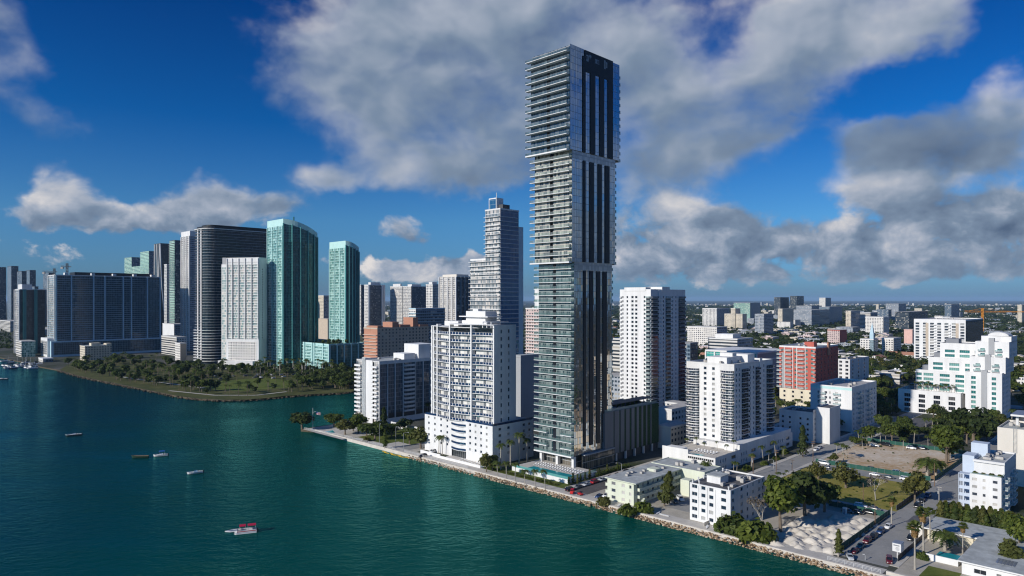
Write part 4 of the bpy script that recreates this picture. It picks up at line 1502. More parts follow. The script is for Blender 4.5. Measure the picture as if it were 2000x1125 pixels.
L_ = Bld('beige_block', 'beige block with a pavilion roof and ladder behind the white terrace block', at(2040, 290), 'building')
LW_ = solve(at(2040, 290), 1948, 'l')
L_.shell((0, 0, 26, LW_), 0, 24.4, 'offwhite', roof='roofgrey', par=.8, units=8, seed=33)
L_.box(8, 9, 2, 3, 25, 29, 'white2')
L_.box(8, 9, 10, 11, 25, 29, 'white2')
L_.box(18, 19, 2, 3, 25, 29, 'white2')
mb = MB()
mb.box(5.5, 22, -1, 12.5, 29, 29.8, 0, 1)
L_.part('pavilion_roof', mb, ['white', 'matgrey'])
mb = MB()
for y in (LW_ - 7, LW_ - 5.8):
    mb.box(-.25, -.12, y, y + .1, 14, 26)
for i in range(24):
    mb.box(-.22, -.15, LW_ - 6.9, LW_ - 5.8, 14.2 + i * .5, 14.27 + i * .5)
L_.part('ladder', mb, 'metal')
L_.done()

# ------------------------------------------------------------------ white stepped terraces building on the right
I_ = Bld('stepped_terrace_building', 'large white stepped building with teal windows and palm terraces on the right', at(1957, 452), 'apartment building')
wlI = 62.0
FH = 3.25
def zone(vol, z0, z1, wins, m='white', wm='winteal', fh=FH, wh=2.0, sh=.7, faces='KB', roof='roofpale', rcols=None):
    nf = max(1, int((z1 - z0 - .3) / fh))
    I_.punched('L', vol, z0, fh, nf, wins, sh, wh, m, wm, ztop=z1, rec=.5)
    if rcols:
        I_.punched('R', vol, z0, fh, nf, rcols, sh, wh, m, wm, ztop=z1, rec=.4)
    else:
        I_.plain('R', vol, z0, z1, m)
    I_.shell(vol, z1 - .02, z1 + .6, m, roof=roof, par=.6)
    for f_ in faces:
        I_.plain(f_, vol, z0, z1, m)
zone((2.0, 23.5, 30, 38.5), 0, 15.5, [(5.2, 4.0), (14.2, 4.0), (23.4, 4.0), (32.6, 4.0)], wm='windark', fh=3.4, wh=2.5, sh=.55)
zone((9, 20.0, 32, 32.5), 15.5, 29.5, [(5.5, 5.2), (14.5, 6.0), (24.5, 6.0), (30.4, 3.4)])
zone((15, 16.0, 28, 30.0), 29.5, 38.5, [(5.0, 5.0), (14.0, 6.0), (24.0, 6.0)])
zone((21, 10.0, 26, 30.0), 38.5, 48.5, [(6, 6.0), (15.0, 6.0), (24.0, 6.0)])
zone((0, 0, 30, 20.5), 0, 31.0, [(4.4, 2.4), (15.8, 2.6)], rcols=[(x, 2.0) for x in (5, 10, 15, 20, 25)])
zone((6, -1.0, 30, 20.0), 31.0, 41.0, [(4.8, 2.6), (15.4, 2.6)], rcols=[(x, 2.0) for x in (5, 10, 15, 20, 25)])
zone((12, -2.0, 30, 19.0), 41.0, 51.0, [(5.2, 2.6), (14.8, 2.6)], rcols=[(x, 2.0) for x in (5, 10, 15, 20, 25)])
I_.shell((20, -2.0, 22, 17), 51, 55, 'white', roof='roofpale', par=.4)
for (x, y, z0, z1) in ((-.4, 8.2, 0, 33), (5.6, 7.2, 33, 43), (11.6, 6.2, 43, 54)):
    I_.box(x, x + 3.0, y, y + 3.2, z0, z1, 'grey')
for (x, y, z) in ((16, 42, 29.5), (22, 36, 38.5), (28, 30, 48.5), (12, 50, 15.5)):
    I_.box(x, x + 9, y, y + 8, z, z + 3.4, 'midgrey')
mb = MB()
nn = 10
mb.grid([[(24, 12 * (1 - cos(pi * i / nn)) / 2 + 0, 55 + 2.6 * sin(pi * i / nn)) for i in range(nn + 1)], [(38, 12 * (1 - cos(pi * i / nn)) / 2 + 0, 55 + 2.6 * sin(pi * i / nn)) for i in range(nn + 1)]])
mb.face([(24, 12 * (1 - cos(pi * i / nn)) / 2, 55 + 2.6 * sin(pi * i / nn)) for i in range(nn + 1)])
I_.part('vault_roof', mb, 'white2')
for z0, (x, y, w_) in ((31, (5.9, 2.5, 4)), (31, (5.9, 13, 4)), (41, (11.9, 1.8, 4)), (41, (11.9, 11.4, 4)), (34.3, (5.9, 2.5, 4)), (34.3, (5.9, 13, 4)), (44.2, (11.9, 1.8, 4)), (44.2, (11.9, 11.4, 4))):
    I_.rep('balcony', balcony_proto(w_, 1.4, .2, 'white2', 'railpale', 1.0, 'glass'), x, y + w_ / 2, z0 + .9, -pi / 2)
I_.done()

# ------------------------------------------------------------------ mid-distance blocks on the right, real walls and windows
RB = Bld('red_balcony_block', 'red block with white balconies over a cream base', at(1593, 500), 'apartment block')
wlR, wrR = solve(at(1593, 500), 1522, 'l'), solve(at(1593, 500), 1637, 'r')
hR = zat(681, 500)
vR = (0, 0, wrR, wlR)
RB.punched('L', vR, 14.0, 3.0, 10, [(wlR * a, 1.4) for a in (.10, .24, .55, .9)], .8, 1.5, 'red', 'winteal', ztop=hR)
RB.punched('R', vR, 14.0, 3.0, 10, [(wrR * a, 1.5) for a in (.1, .25, .4, .55, .7, .85)], .8, 1.5, 'red', 'windark', ztop=hR)
RB.punched('L', (-.3, -.3, wrR, wlR), 0, 3.4, 4, [(wlR * a, 1.6) for a in (.15, .38, .62, .86)], .8, 1.6, 'cream', 'windark', ztop=14.0)
RB.plain('R', (-.3, -.3, wrR, wlR), 0, 14, 'cream')
for (a, b_) in ((.30, .48), (.64, .82), (0.0, .06)):
    RB.balconies('L', vR, 15, 3.0, 10, wlR * a, wlR * b_, 1.5, .25, 'white', 'railpale', 1.0, 'glass')
RB.balconies('L', vR, 15, 3.0, 10, wlR - 2.2, wlR + 1.5, 1.5, .25, 'white', 'railpale', 1.0, 'glass')
RB.shell(vR, hR - .02, hR + 1.2, 'white', units=4, seed=9)
for f_ in 'KB':
    RB.plain(f_, vR, 0, hR, 'red')
for a in (.27, .50, .61, .845):
    RB.box(-.12, 0, wlR * a, wlR * a + .5, 14.2, hR - .1, 'white2')
RB.box(-.25, .0, wlR * .845 + .6, wlR * .93, 14.1, hR - 4, 'grey')
RB.box(10, 16, 5, 12, hR, hR + 4, 'red')
RB.box(22, 26, -1, .0, hR - 6, hR + 3.5, 'orange')
RB.done()

GB = Bld('white_balcony_block', 'white eight storey block with a shadow across its lower front', W(441.3, 145.5), 'apartment block')
wlG, wrG = solve(W(441.3, 145.5), 1583, 'l'), solve(W(441.3, 145.5), 1712, 'r')
hG = 26.4
vG = (0, 0, wrG, wlG)
GB.punched('L', vG, 0, 3.0, 8, [(wlG * .36, 1.6), (wlG * .62, 1.6), (wlG * .52, 1.0), (wlG * .8, 1.3)], .8, 1.5, 'white', 'winpale', ztop=hG - 1.5)
GB.plain('L', vG, hG - 1.5, hG, 'teal')
GB.punched('R', vG, 0, 3.0, 8, [(wrG * a, 1.5) for a in (.08, .2, .32, .44, .56, .68, .8, .92)], .8, 1.5, 'white', 'windark', ztop=hG)
for (a, b_) in ((.26, .44), (.62, .8)):
    GB.balconies('L', vG, 3.6, 3.0, 7, wlG * a, wlG * b_, 1.2, .22, 'white2', 'railpale', 1.0, 'glass')
GB.balconies('R', vG, 3.6, 3.0, 7, wrG * .24, wrG * .4, 1.2, .22, 'white2', 'railpale', 1.0, 'glass')
GB.balconies('R', vG, 3.6, 3.0, 7, wrG * .6, wrG * .76, 1.2, .22, 'white2', 'railpale', 1.0, 'glass')
GB.shell(vG, hG - .02, hG + .7, 'white', roof='roofpale', units=12, seed=2)
for f_ in 'KB':
    GB.plain(f_, vG, 0, hG)
GB.done()

HB = Bld('shaded_twin_block', 'pair of low white blocks standing in deep shade', at(1588, 384), 'apartment block')
HB.punched('L', (0, 0, 18, 19), 0, 2.9, 5, [(3, 1.2), (7, 1.2), (13, 1.2), (17, 1.2)], .9, 1.3, 'white2', 'windark', ztop=16.5)
HB.punched('R', (0, 0, 18, 19), 0, 2.9, 5, [(3, 1.4), (8, 1.4), (14, 1.4)], .9, 1.3, 'white2', 'windark', ztop=18.5)
HB.shell((0, 0, 18, 19), 16.4, 17.2, 'white2', roof='roofdark', units=3, seed=6)
HB.shell((4, -7.5, 16, 7.4), 0, 20.0, 'white2', roof='roofdark', par=.5)
HB.punched('L', (3.96, -7.5, 16, 7.4), 0, 2.9, 6, [(2.0, 1.2), (5.4, 1.2)], .9, 1.3, 'white2', 'windark', ztop=20)
HB.done()

KB = Bld('white_window_block', 'white block with large dark windows behind the red balcony block', at(1660, 600), 'apartment block')
wlK, wrK = solve(at(1660, 600), 1636, 'l'), solve(at(1660, 600), 1697, 'r')
hK = zat(704, 600)
KB.punched('L', (0, 0, wrK, wlK), 0, 3.4, 8, [(wlK * .25, 2.4), (wlK * .75, 2.4)], .8, 1.9, 'white2', 'windark', ztop=hK)
KB.punched('R', (0, 0, wrK, wlK), 0, 3.4, 8, [(wrK * a, 2.8) for a in (.15, .45, .75)], .8, 1.9, 'white2', 'windark', ztop=hK)
KB.shell((0, 0, wrK, wlK), hK - .02, hK + .8, 'white', roof='roofdark', units=3, seed=6)
KB.done()

JB = Bld('white_grid_block', 'white apartment block with dark window bays far behind the stepped building', at(1886, 800), 'apartment block')
wlJ, wrJ = solve(at(1886, 800), 1785, 'l'), solve(at(1886, 800), 1920, 'r')
hJ = zat(627, 800)
vJ = (0, 0, wrJ, wlJ)
JB.punched('L', vJ, 0, 3.3, 16, [(wlJ * a, wlJ * .075) for a in (.06, .22, .36, .5, .64, .78, .93)], .5, 2.3, 'white', 'winblue', ztop=hJ, rec=.6)
JB.plain('R', vJ, 0, hJ, 'darkgrey')
JB.glass('R', vJ, 3, hJ - 2, 'darkglass', d=.05)
for a in (.13, .71):
    JB.box(-.15, 0, wlJ * a, wlJ * (a + .055), 12, hJ - 3, 'tan')
JB.shell(vJ, hJ - .02, hJ + 1.5, 'white', roof='roofpale', units=5, seed=6)
JB.balconies('L', vJ, 10, 3.3, 13, wlJ * .28, wlJ * .33, 1.5, .25, 'white', 'white2', 1.0, 'solid')
JB.balconies('L', vJ, 10, 3.3, 13, wlJ * .56, wlJ * .61, 1.5, .25, 'white', 'white2', 1.0, 'solid')
JB.box(-14, 0, 6, wlJ - 20, 0, 8, 'white')
JB.done()
# ------------------------------------------------------------------ skyline towers
def tower(label, pxc, D, pxl, pxr, pyt, mL, mR, wallm='white2', slab=None, group=None, pent=None, name='apartment_tower', rail=None, dep=1.2,
          slabL=True, slabR=True, wmin=8, wmax=70, piers=None, cat='tower', roof='roofpale', fin=True, base=None, z0=0.0, rot=GA):
    c = at(pxc, D)
    wl = min(wmax, max(wmin, solve(c, pxl, 'l', rot))) if pxl is not None else 16
    wr = solve(c, pxr, 'r', rot)
    if not 4 < wr < 200: wr = 24
    h = zat(pyt, D)
    b_ = Bld(name, label, c, cat, group=group, rot=rot)
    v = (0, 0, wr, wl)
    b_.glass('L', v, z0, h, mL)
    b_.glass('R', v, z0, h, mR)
    for f_ in 'KB':
        b_.plain(f_, v, z0, h, wallm)
    mb = MB()
    mb.box(-.25, wr + .25, -.25, wl + .25, h, h + 1.2, 0, 1)
    b_.part('roof', mb, [wallm, roof])
    if slab:
        fh, sm_, tk = slab
        n = int((h - z0) / fh)
        kind = 'solid' if rail else 'none'
        for f_, ok in (('L', slabL), ('R', slabR)):
            if ok:
                b_.balconies(f_, v, z0 + fh, fh, n - 1, 0.0 if f_ == 'R' else -dep * (1 if slabR else 0), wr if f_ == 'R' else wl, dep, tk, sm_, rail or sm_, 1.0, kind)
    for (f_, us, w_, m_) in (piers or ()):
        for u in us:
            u = u * b_.flen(f_, v)
            mb = MB()
            P = [b_.pt(f_, v, u - w_ / 2, dep + .15, 0), b_.pt(f_, v, u + w_ / 2, dep + .15, 0), b_.pt(f_, v, u + w_ / 2, -.2, 0), b_.pt(f_, v, u - w_ / 2, -.2, 0)]
            mb.prism([q[:2] for q in P], z0, h + .6)
            b_.part('pier', mb, m_)
    if pent:
        for (a0, a1, c0, c1, hh_) in pent:
            b_.box(a0 * wr, a1 * wr, c0 * wl, c1 * wl, h + 1.2, h + 1.2 + hh_, wallm)
    b_.dim = (wr, wl, h)
    if fin: b_.done()
    return b_


# --- the wide dark slab and its neighbour by the marina
Q = tower('very wide dark blue slab block behind the park on the far left', 108, 964, 88, 314, 538, 'whiteglass', 'slabglass', 'white2',
          slab=(3.05, 'paleblue', .28), dep=1.3, piers=[('R', (.008, .14, .34, .445, .62, .70, .86, .992), 1.6, 'paleblue'), ('L', (.02, .98), 1.6, 'white')],  # pale blue slabs and piers: white with its shade put into the colour
          name='slab_block', cat='apartment block', wmax=40, fin=False)
wrq, wlq, hq = Q.dim
mb = MB()
mb.box(wrq * .18, wrq * .93, 6, wlq - 6, hq + 1.2, hq + 5.6)
Q.part('roof_plant', mb, 'nearblack')
for a in (.08, .32, .52, .72, .9):
    mb = MB()
    mb.box(wrq * a, wrq * a + 4.5, -1.2, 6, hq + 1.2, hq + 4.2)
    Q.part('stair_head', mb, 'white')
Q.box(-6, wrq + 1, -5, 8, 0, 22, 'paleblue')
Q.glass('R', (-6, -5, wrq + 7, 12), 3, 20, 'slabglass', 3, wrq + 4, d=.06)
Q.box(-9, 0, 2, wlq, 0, 26, 'white')
Q.glass('L', (-9, 2, 9, wlq - 2), 3, 22, 'whiteglass', 2, wlq - 4, d=.06)
Q.done()
tower('dark tower with a white balcony edge beside the marina at the far left', 39, 1010, 17, 88, 566, 'whiteglass', 'darkglass', 'white2', slab=(3.3, 'white2', .3), slabR=False, dep=1.4,
      wmax=34, piers=[('R', (.18, .62), 4.0, 'tealdark'), ('L', (.03, .97), 1.5, 'white')], pent=[(.1, .5, .1, .9, 7)])
tower('pale podium block with dark window bands in front of the marina tower', 42, 960, 10, 69, 668, 'farband', 'tealglass', 'white2', slab=(4.5, 'white', .6), slabR=False, wmax=34, name='podium_block')

# --- the rounded dark tower
U = Bld('rounded_dark_tower', 'broad dark tower with rounded corner and pale floor edges behind the park', at(402, 850), 'tower')
wU, lU, hU = 92.0, 42.0, zat(447, 860)
def rounded(e_, r_=15.0):
    pts = []
    x0, y0, x1, y1 = -e_, -e_, wU + e_, lU + e_
    for (cx_, cy_, a0) in ((x0 + r_, y0 + r_, pi), (x1 - r_, y0 + r_, 1.5 * pi), (x1 - r_, y1 - r_, 0), (x0 + r_, y1 - r_, .5 * pi)):
        for i in range(7):
            a = a0 + i * pi / 12
            pts.append((cx_ + r_ * cos(a), cy_ + r_ * sin(a)))
    return pts
mb = MB()
pp = rounded(0)
mb.wall(pp + pp[:1], 0, hU)
U.part('glass_facade', mb, 'darkglass')
mb = MB()
mb.prism(rounded(-.5), hU, hU + 3.0, 0)
mb.prism(rounded(-6, 10), hU + 3.0, hU + 5.5, 0)
U.part('roof', mb, 'nearblack')
sp = MB(); sp.prism(rounded(1.5), 0, .38)
sp = Proto(sp, ['grey'])
sp2 = MB(); sp2.prism(rounded(3.2, 17), 0, .5)
sp2 = Proto(sp2, ['white2'])
nU = int(hU / 3.45)
for f_ in range(1, nU + 1):
    U.rep('balcony_ring', sp2 if f_ < 13 else sp, 0, 0, f_ * 3.45)
mb = MB()
mb.prism(rounded(1.8), hU - .4, hU + .5)
U.part('crown_ring', mb, 'white2')
for (x, y) in ((-.7, 12), (-.7, 22)):
    mb = MB()
    mb.box(x, x + .5, y, y + 3.0, 0, hU)
    U.part('pale_strip', mb, 'white2')
U.done()

# --- the white tower before it
Vt = tower('white tower with pastel balconies, windowless right edge, between dark and teal towers', 506, 800, 443, 521, 505, 'mixglass', 'white2', 'white', slab=(2.95, 'white', .35), slabR=False, dep=1.3, fin=False, wmax=120, rot=radians(76),
           piers=[('L', (.02, .22, .42, .62, .82, .985), .7, 'white')])
wv, lv_, hv = Vt.dim
Vt.box(-.4, wv, -.3, lv_, hv - 7.5, hv + 1.4, 'white')
Vt.box(-1.6, 4, -.6, lv_, 0, 34, 'white')
Vt.glass('L', (-1.6, -.6, 4, lv_), 3, 31, 'farwhite', 3, lv_ - 3, d=.06)
Vt.punched('R', (-.02, -.32, wv, lv_), 34, 2.95, int((hv - 44) / 2.95), [(wv * .4, 1.6)], .8, 1.3, 'white', 'windark', ztop=hv - 7.5)
Vt.box(3, wv, lv_, lv_ + 9.5, 0, hv - 6, 'white')
Vt.glass('L', (3, lv_, 10, 9.5), 0, hv - 9, 'mixglass', .5, 9, d=.05)
Vt.box(4, 10, lv_ + 4, lv_ + 9, hv - 6, hv + 2, 'grey')
Vt.box(-8, -1.6, 3, lv_ + 6, 0, 9, 'white2')
Vt.done()

# --- teal towers
def teal_tower(label, pxc, D, pxl, pxr, pyt, drop, curve):
    c = at(pxc, D)
    wl = solve(c, pxl, 'l')
    h = zat(pyt, D)
    b_ = Bld('teal_tower', label, c, 'tower')
    n = 14
    # right-hand side bows away from the street; its width is fitted to the measured edge
    lo, hi = 10, 120
    for _ in range(40):
        w_ = (lo + hi) / 2
        end = max((c[0] + x * RX + y * LX) / (c[1] + x * RY + y * LY) for x, y in ((w_ * i / n, -curve * w_ * sin(pi * i / n * .9)) for i in range(n + 1)))
        if end * F + 1000 > pxr: hi = w_
        else: lo = w_
    path = [(w_ * i / n, -curve * w_ * sin(pi * i / n * .9)) for i in range(n + 1)]
    zt = lambda x: h - drop * max(0, x / w_) ** 1.5
    mb = MB()
    u = 0
    for p_, q_ in zip(path[:-1], path[1:]):
        l_ = math.dist(p_, q_)
        mb.face([(*p_, 0), (*q_, 0), (*q_, zt(q_[0]) - 6), (*p_, zt(p_[0]) - 6)], 0, [(u, 0), (u + l_, 0), (u + l_, zt(q_[0]) - 6), (u, zt(p_[0]) - 6)])
        u += l_
    b_.part('curved_glazing', mb, 'tealshade')
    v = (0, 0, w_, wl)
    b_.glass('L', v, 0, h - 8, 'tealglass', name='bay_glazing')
    mb = MB()
    for p_, q_ in zip(path[:-1], path[1:]):
        mb.face([(*p_, zt(p_[0]) - 6), (*q_, zt(q_[0]) - 6), (*q_, zt(q_[0])), (*p_, zt(p_[0]))], 0)
    mb.face([(0, 0, h - 8), (0, wl, h - 8), (0, wl, h), (0, 0, h)], 0)
    mb.face([(path[-1][0], path[-1][1], 0), (path[-1][0] - 4, wl, 0), (path[-1][0] - 4, wl, h - drop), (*path[-1], h - drop)], 0)
    mb.face([(0, wl, 0), (path[-1][0] - 4, wl, 0), (path[-1][0] - 4, wl, h - drop), (0, wl, h)], 0)
    b_.part('crown_wall', mb, 'teal')
    mb = MB()
    mb.face([(*q_, zt(q_[0]) - 1) for q_ in path] + [(path[-1][0] - 4, wl, h - drop - 1), (0, wl, h - 1)])
    b_.part('roof', mb, 'teal')
    nf = int((h - 9) / 3.05)
    for uu in (0.03, .33, .66, .97):
        mb = MB()
        mb.box(-1.0, .05, uu * wl - .55, uu * wl + .55, 0, h - 8)
        b_.part('pier', mb, 'teal')
    for (u0, u1) in ((.06, .30), (.36, .63), (.70, .94)):
        b_.balconies('L', v, 3.05, 3.05, nf, wl * u0, wl * u1, 1.1, .22, 'teal', 'railaqua', 1.0, 'none')
    # thin floor edges round the bow, with balcony stacks
    fp = MB()
    o2 = [(q[0], q[1] - 1.0) for q in path]
    fp.prism(o2 + [(path[-1][0], path[-1][1] + .1)] + [(q[0], q[1] + .1) for q in reversed(path[:-1])], 0, .22)
    fp = Proto(fp, ['tealshadewall'])
    for f_ in range(1, nf - int(drop / 3.05)):
        b_.rep('floor_edge', fp, 0, 0, f_ * 3.05)
    for i in (0, 3, 6, 9, 12, 14):
        x, y = path[i]
        mb = MB()
        mb.box(x - .5, x + .5, y - 1.2, y + .2, 0, zt(x) - 5)
        b_.part('pier', mb, 'tealshadepier')
    return b_


T1 = teal_tower('taller teal tower with a bowed glass side and sloping crown', 553, 800, 522, 620, 427, 14, .16)
T1.box(14, 15.2, 2, 3.2, 150, zat(424, 815), 'tealdark')
T1.done()
T2 = teal_tower('shorter teal tower with an octagonal crown over the teal podium', 675, 800, 643.5, 701, 470, 7, .14)
T2.done()
YB = Bld('teal_podium', 'low teal podium block with garden roof between the two teal towers', at(643, 768), 'podium building')
wlY, wrY = solve(at(643, 768), 555, 'l'), solve(at(643, 768), 712, 'r')
hY = 30.5
vY = (0, 0, wrY, wlY)
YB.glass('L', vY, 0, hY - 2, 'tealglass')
YB.glass('R', vY, 0, hY - 1, 'tealshade')
for a in (0, .12, .30, .345, .52, .70, .88, 1.0):
    mb = MB()
    mb.box(-1.2, .05, a * wlY - 1.0, a * wlY + 1.0, 0, hY)
    YB.part('pier', mb, 'teal')
for (a, b_) in ((.02, .11), (.14, .29), (.37, .50), (.54, .69), (.72, .87)):
    YB.balconies('L', vY, 6, 3.6, 7, a * wlY, b_ * wlY, .8, .9, 'teal', 'teal', .5, 'none')
YB.shell(vY, hY - 2, hY, 'teal', roof='livingwall', par=1.0)
for a in (.0, .2, .4, .6, .8):
    mb = MB()
    mb.box(a * wrY, a * wrY + 1.4, -.5, .05, 0, hY)
    YB.part('pier', mb, 'teal')
for f_ in 'KB':
    YB.plain(f_, vY, 0, hY, 'teal')
YB.done()

# --- cluster behind, left of the rounded tower
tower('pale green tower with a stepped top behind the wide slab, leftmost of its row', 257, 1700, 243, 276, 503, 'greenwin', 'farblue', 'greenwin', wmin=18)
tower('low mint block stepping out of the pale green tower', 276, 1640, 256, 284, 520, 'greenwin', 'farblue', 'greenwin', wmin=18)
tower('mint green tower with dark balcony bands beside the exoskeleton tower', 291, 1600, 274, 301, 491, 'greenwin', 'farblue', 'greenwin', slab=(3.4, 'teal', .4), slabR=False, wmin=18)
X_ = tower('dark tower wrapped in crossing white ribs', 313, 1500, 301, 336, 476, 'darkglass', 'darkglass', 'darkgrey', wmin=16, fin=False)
wx_, lx_, hx_ = X_.dim
for pts in ([(-.4, lx_, 0), (-.4, lx_ * .9, hx_)], [(-.5, 0, hx_ * .0), (-.5, lx_ * .35, hx_ * .45), (-.5, .0, hx_)], [(0, -.5, hx_), (wx_ * .12, -.5, hx_ * .55), (wx_ * .5, -.5, 0)], [(-.5, lx_, hx_ * .2), (-.5, lx_ * .35, hx_ * .45), (-.5, lx_ * .5, hx_)]):
    mb = MB()
    for a, c in zip(pts[:-1], pts[1:]):
        mb.tube(a, c, 1.1, n=5)
    X_.part('rib', mb, 'white')
X_.done()
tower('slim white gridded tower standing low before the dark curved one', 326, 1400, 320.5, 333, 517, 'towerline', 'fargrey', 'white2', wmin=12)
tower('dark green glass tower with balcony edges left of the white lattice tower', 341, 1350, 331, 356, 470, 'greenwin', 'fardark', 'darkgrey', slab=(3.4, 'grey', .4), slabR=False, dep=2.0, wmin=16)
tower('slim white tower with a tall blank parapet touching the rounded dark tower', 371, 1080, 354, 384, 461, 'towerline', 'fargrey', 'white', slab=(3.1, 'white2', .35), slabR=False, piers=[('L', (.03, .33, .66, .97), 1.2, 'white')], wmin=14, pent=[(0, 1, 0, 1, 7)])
# hazy downtown at the very edge
for i, (a, b_, py, d) in enumerate(((-30, 12, 522, 2300), (8, 36, 520, 2500), (33, 52, 530, 2200), (46, 70, 528, 2600), (-20, 8, 560, 2000), (60, 75, 560, 2100), (84, 106, 533, 2100))):
    tower('dim blue downtown tower on the far left skyline', (a + b_) / 2, d, a, b_, py, 'farblue', 'fardark', 'darkgrey', group='downtown towers on the far left skyline', wmin=22, slab=None)
# --- small things between the teal towers
tower('small beige tower in the gap between the teal towers', 632, 1500, 621, 645, 578, 'farcream', 'fargrey', 'offwhite', wmin=14)
tower('low tan office box in the gap between the teal towers', 640, 1100, 622, 652, 624, 'tan', 'tan', 'tan', wmin=14, name='office_block')
# --- the white twins and their row
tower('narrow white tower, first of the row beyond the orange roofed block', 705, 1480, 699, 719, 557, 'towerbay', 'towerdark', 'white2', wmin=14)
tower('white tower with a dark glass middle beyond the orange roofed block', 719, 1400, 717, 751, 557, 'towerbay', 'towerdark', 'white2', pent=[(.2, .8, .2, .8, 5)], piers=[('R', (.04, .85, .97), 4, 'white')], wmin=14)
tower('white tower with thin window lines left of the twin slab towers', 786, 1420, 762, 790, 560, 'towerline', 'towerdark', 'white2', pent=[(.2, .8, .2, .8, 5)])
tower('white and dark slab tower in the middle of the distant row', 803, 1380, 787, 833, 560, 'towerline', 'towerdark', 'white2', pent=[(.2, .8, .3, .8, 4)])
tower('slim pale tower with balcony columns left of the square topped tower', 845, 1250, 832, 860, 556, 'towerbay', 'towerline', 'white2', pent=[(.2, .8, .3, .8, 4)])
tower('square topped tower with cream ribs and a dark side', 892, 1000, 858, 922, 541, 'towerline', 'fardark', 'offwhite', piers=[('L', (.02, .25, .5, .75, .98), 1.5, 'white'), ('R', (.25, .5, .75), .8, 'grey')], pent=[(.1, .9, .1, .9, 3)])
tower('blue shaded balcony block behind the white bowed tower', 812, 760, 799, 869, 604, 'farwhite', 'farblue', 'paleblue', slab=(3.1, 'paleblue', .5), dep=1.5, wmin=12)
tower('low white block between the distant twin towers', 785, 1100, 772, 806, 640, 'farwhite', 'fargrey', 'white2', wmin=10, name='office_block')
OB = tower('tan apartment block with orange roof boxes and balcony end', 737, 650, 711, 838, 643, 'orange', 'tanwin', 'tan', fin=False, name='apartment_block', cat='apartment block', slab=(3.1, 'offwhite', .3), slabR=False, dep=1.5, roof='roofdark')
wo_, lo_, ho_ = OB.dim
for (a0, a1, hh_) in ((.0, .1, 1.8), (.30, .42, 5), (.42, .62, 2.2), (.70, .80, 9), (.80, .98, 2.0)):
    mb = MB()
    mb.box(a0 * wo_, a1 * wo_, -.25 if hh_ < 3 else 2, lo_ * .8, ho_ + 1.21, ho_ + 1.2 + hh_)
    OB.part('roof_box', mb, 'orange')
OB.done()
# --- the blue glass tower
FB = tower('blue glass tower with white balconies and a stepped crown behind the bowed tower', 977, 560, 948, 1013, 409, 'whiteglass', 'skyblueglass', 'white2', slab=(3.6, 'white', .3), slabR=False, dep=2.0, fin=False)
wf, lf, hf = FB.dim
FB.balconies('R', (0, 0, wf, lf), 3.6, 3.6, int(hf / 3.6) - 1, 0, wf, .4, .3, 'white2', 'white2', 1, 'none', name='floor_edge')
FB.box(4, 12, lf - 9, lf, hf, zat(388, 575), 'white')
FB.glass('L', (4, lf - 9, 8, 9), hf, zat(390, 575), 'skyblueglass', .6, 8.4, d=.05)
FB.box(6, 14, 3, lf - 9, hf, zat(400, 570), 'darkgrey')
FB.box(wf * .35, wf + 3, 6, 14, hf - 6, hf - 2, 'darkgrey')
hl = zat(508, 575)
FB.glass('L', (2, lf, 16, 22), 0, hl, 'whiteglass', 0, 21)
FB.balconies('L', (2, lf, 16, 22), 3.6, 3.6, int(hl / 3.6), 0, 21, 2.0, .3, 'white', 'white', 1, 'none')
FB.box(2.1, 16, lf, lf + 21, hl, hl + 1.5, 'white')
FB.box(2.2, 16, lf + 20.8, lf + 21, 0, hl, 'white2')
FB.box(wf - 2, wf + 14, 8, lf, 0, zat(446, 600), 'paleblue')
mb = MB()
mb.tube((9, lf - 4, zat(388, 575)), (9, lf - 4, zat(376, 575)), .25, n=5)
FB.part('mast', mb, 'white2')
FB.done()
tower('pinkish white balcony tower half hidden behind the tall glass tower', 1052, 700, 1027, 1070, 604, 'farpink', 'farpink', 'white2', slab=(3.2, 'white2', .4), dep=1.6, pent=[(.2, .9, .0, .45, 20)])
tower('plain grey slab in shade between the bowed tower and the tall glass tower', 1017, 420, 1011, 1064, 698, 'grey', 'grey', 'grey', wmin=6, wmax=8, roof='roofgrey', name='apartment_block', cat='apartment block')
# --- blocks to the right of the tall tower
tower('white office block with dark window bands between the two tall towers', 1215, 620, 1186, 1240, 664, 'farband', 'farband', 'white2', name='office_block', cat='office')
tower('low shaded car park deck behind the parking podium', 1225, 520, 1180, 1250, 738, 'fargrey', 'fargrey', 'midgrey', name='office_block', cat='office')
TG = tower('long low white block with teal glass upper floors', 1480, 560, 1378, 1530, 692, 'aquaglass', 'grey', 'white2', fin=False, name='office_block', cat='office', wmax=90)
wt_, lt_, ht_ = TG.dim
TG.box(-.6, wt_, -.4, lt_, ht_ - 5.5, ht_ - 4.6, 'white')
TG.box(-.8, wt_, -.6, lt_, ht_ + .2, ht_ + 1.6, 'white')
for a in (0, .2, .4, .6, .8, .98):
    TG.box(-.7, .0, a * lt_, a * lt_ + 1.2, 0, ht_, 'white')
TG.done()
tower('white terraced low block behind the teal glass offices', 1440, 680, 1383, 1470, 664, 'farband', 'fargrey', 'white', name='office_block', cat='office', pent=[(.1, .6, .2, .8, 4)])
tower('dark blue glazed low block right of the tall white street tower', 1348, 600, 1320, 1363, 672, 'farblue', 'fardark', 'midgrey', name='office_block', cat='office')
tower('low white house in shade behind the parking podium', 1312, 400, 1285, 1352, 803, 'white2', 'farwhite', 'white2', name='low_house', cat='house', wmax=18)
tower('flat roofed pale house beside the long white podium', 1310, 368, 1288, 1345, 838, 'offwhite', 'farcream', 'offwhite', name='low_house', cat='house', wmax=16)
tower('flat pale house with a bright parapet near the tall white street tower', 1336, 450, 1290, 1350, 792, 'farwhite', 'farwhite', 'white2', name='low_house', cat='house', wmax=14)
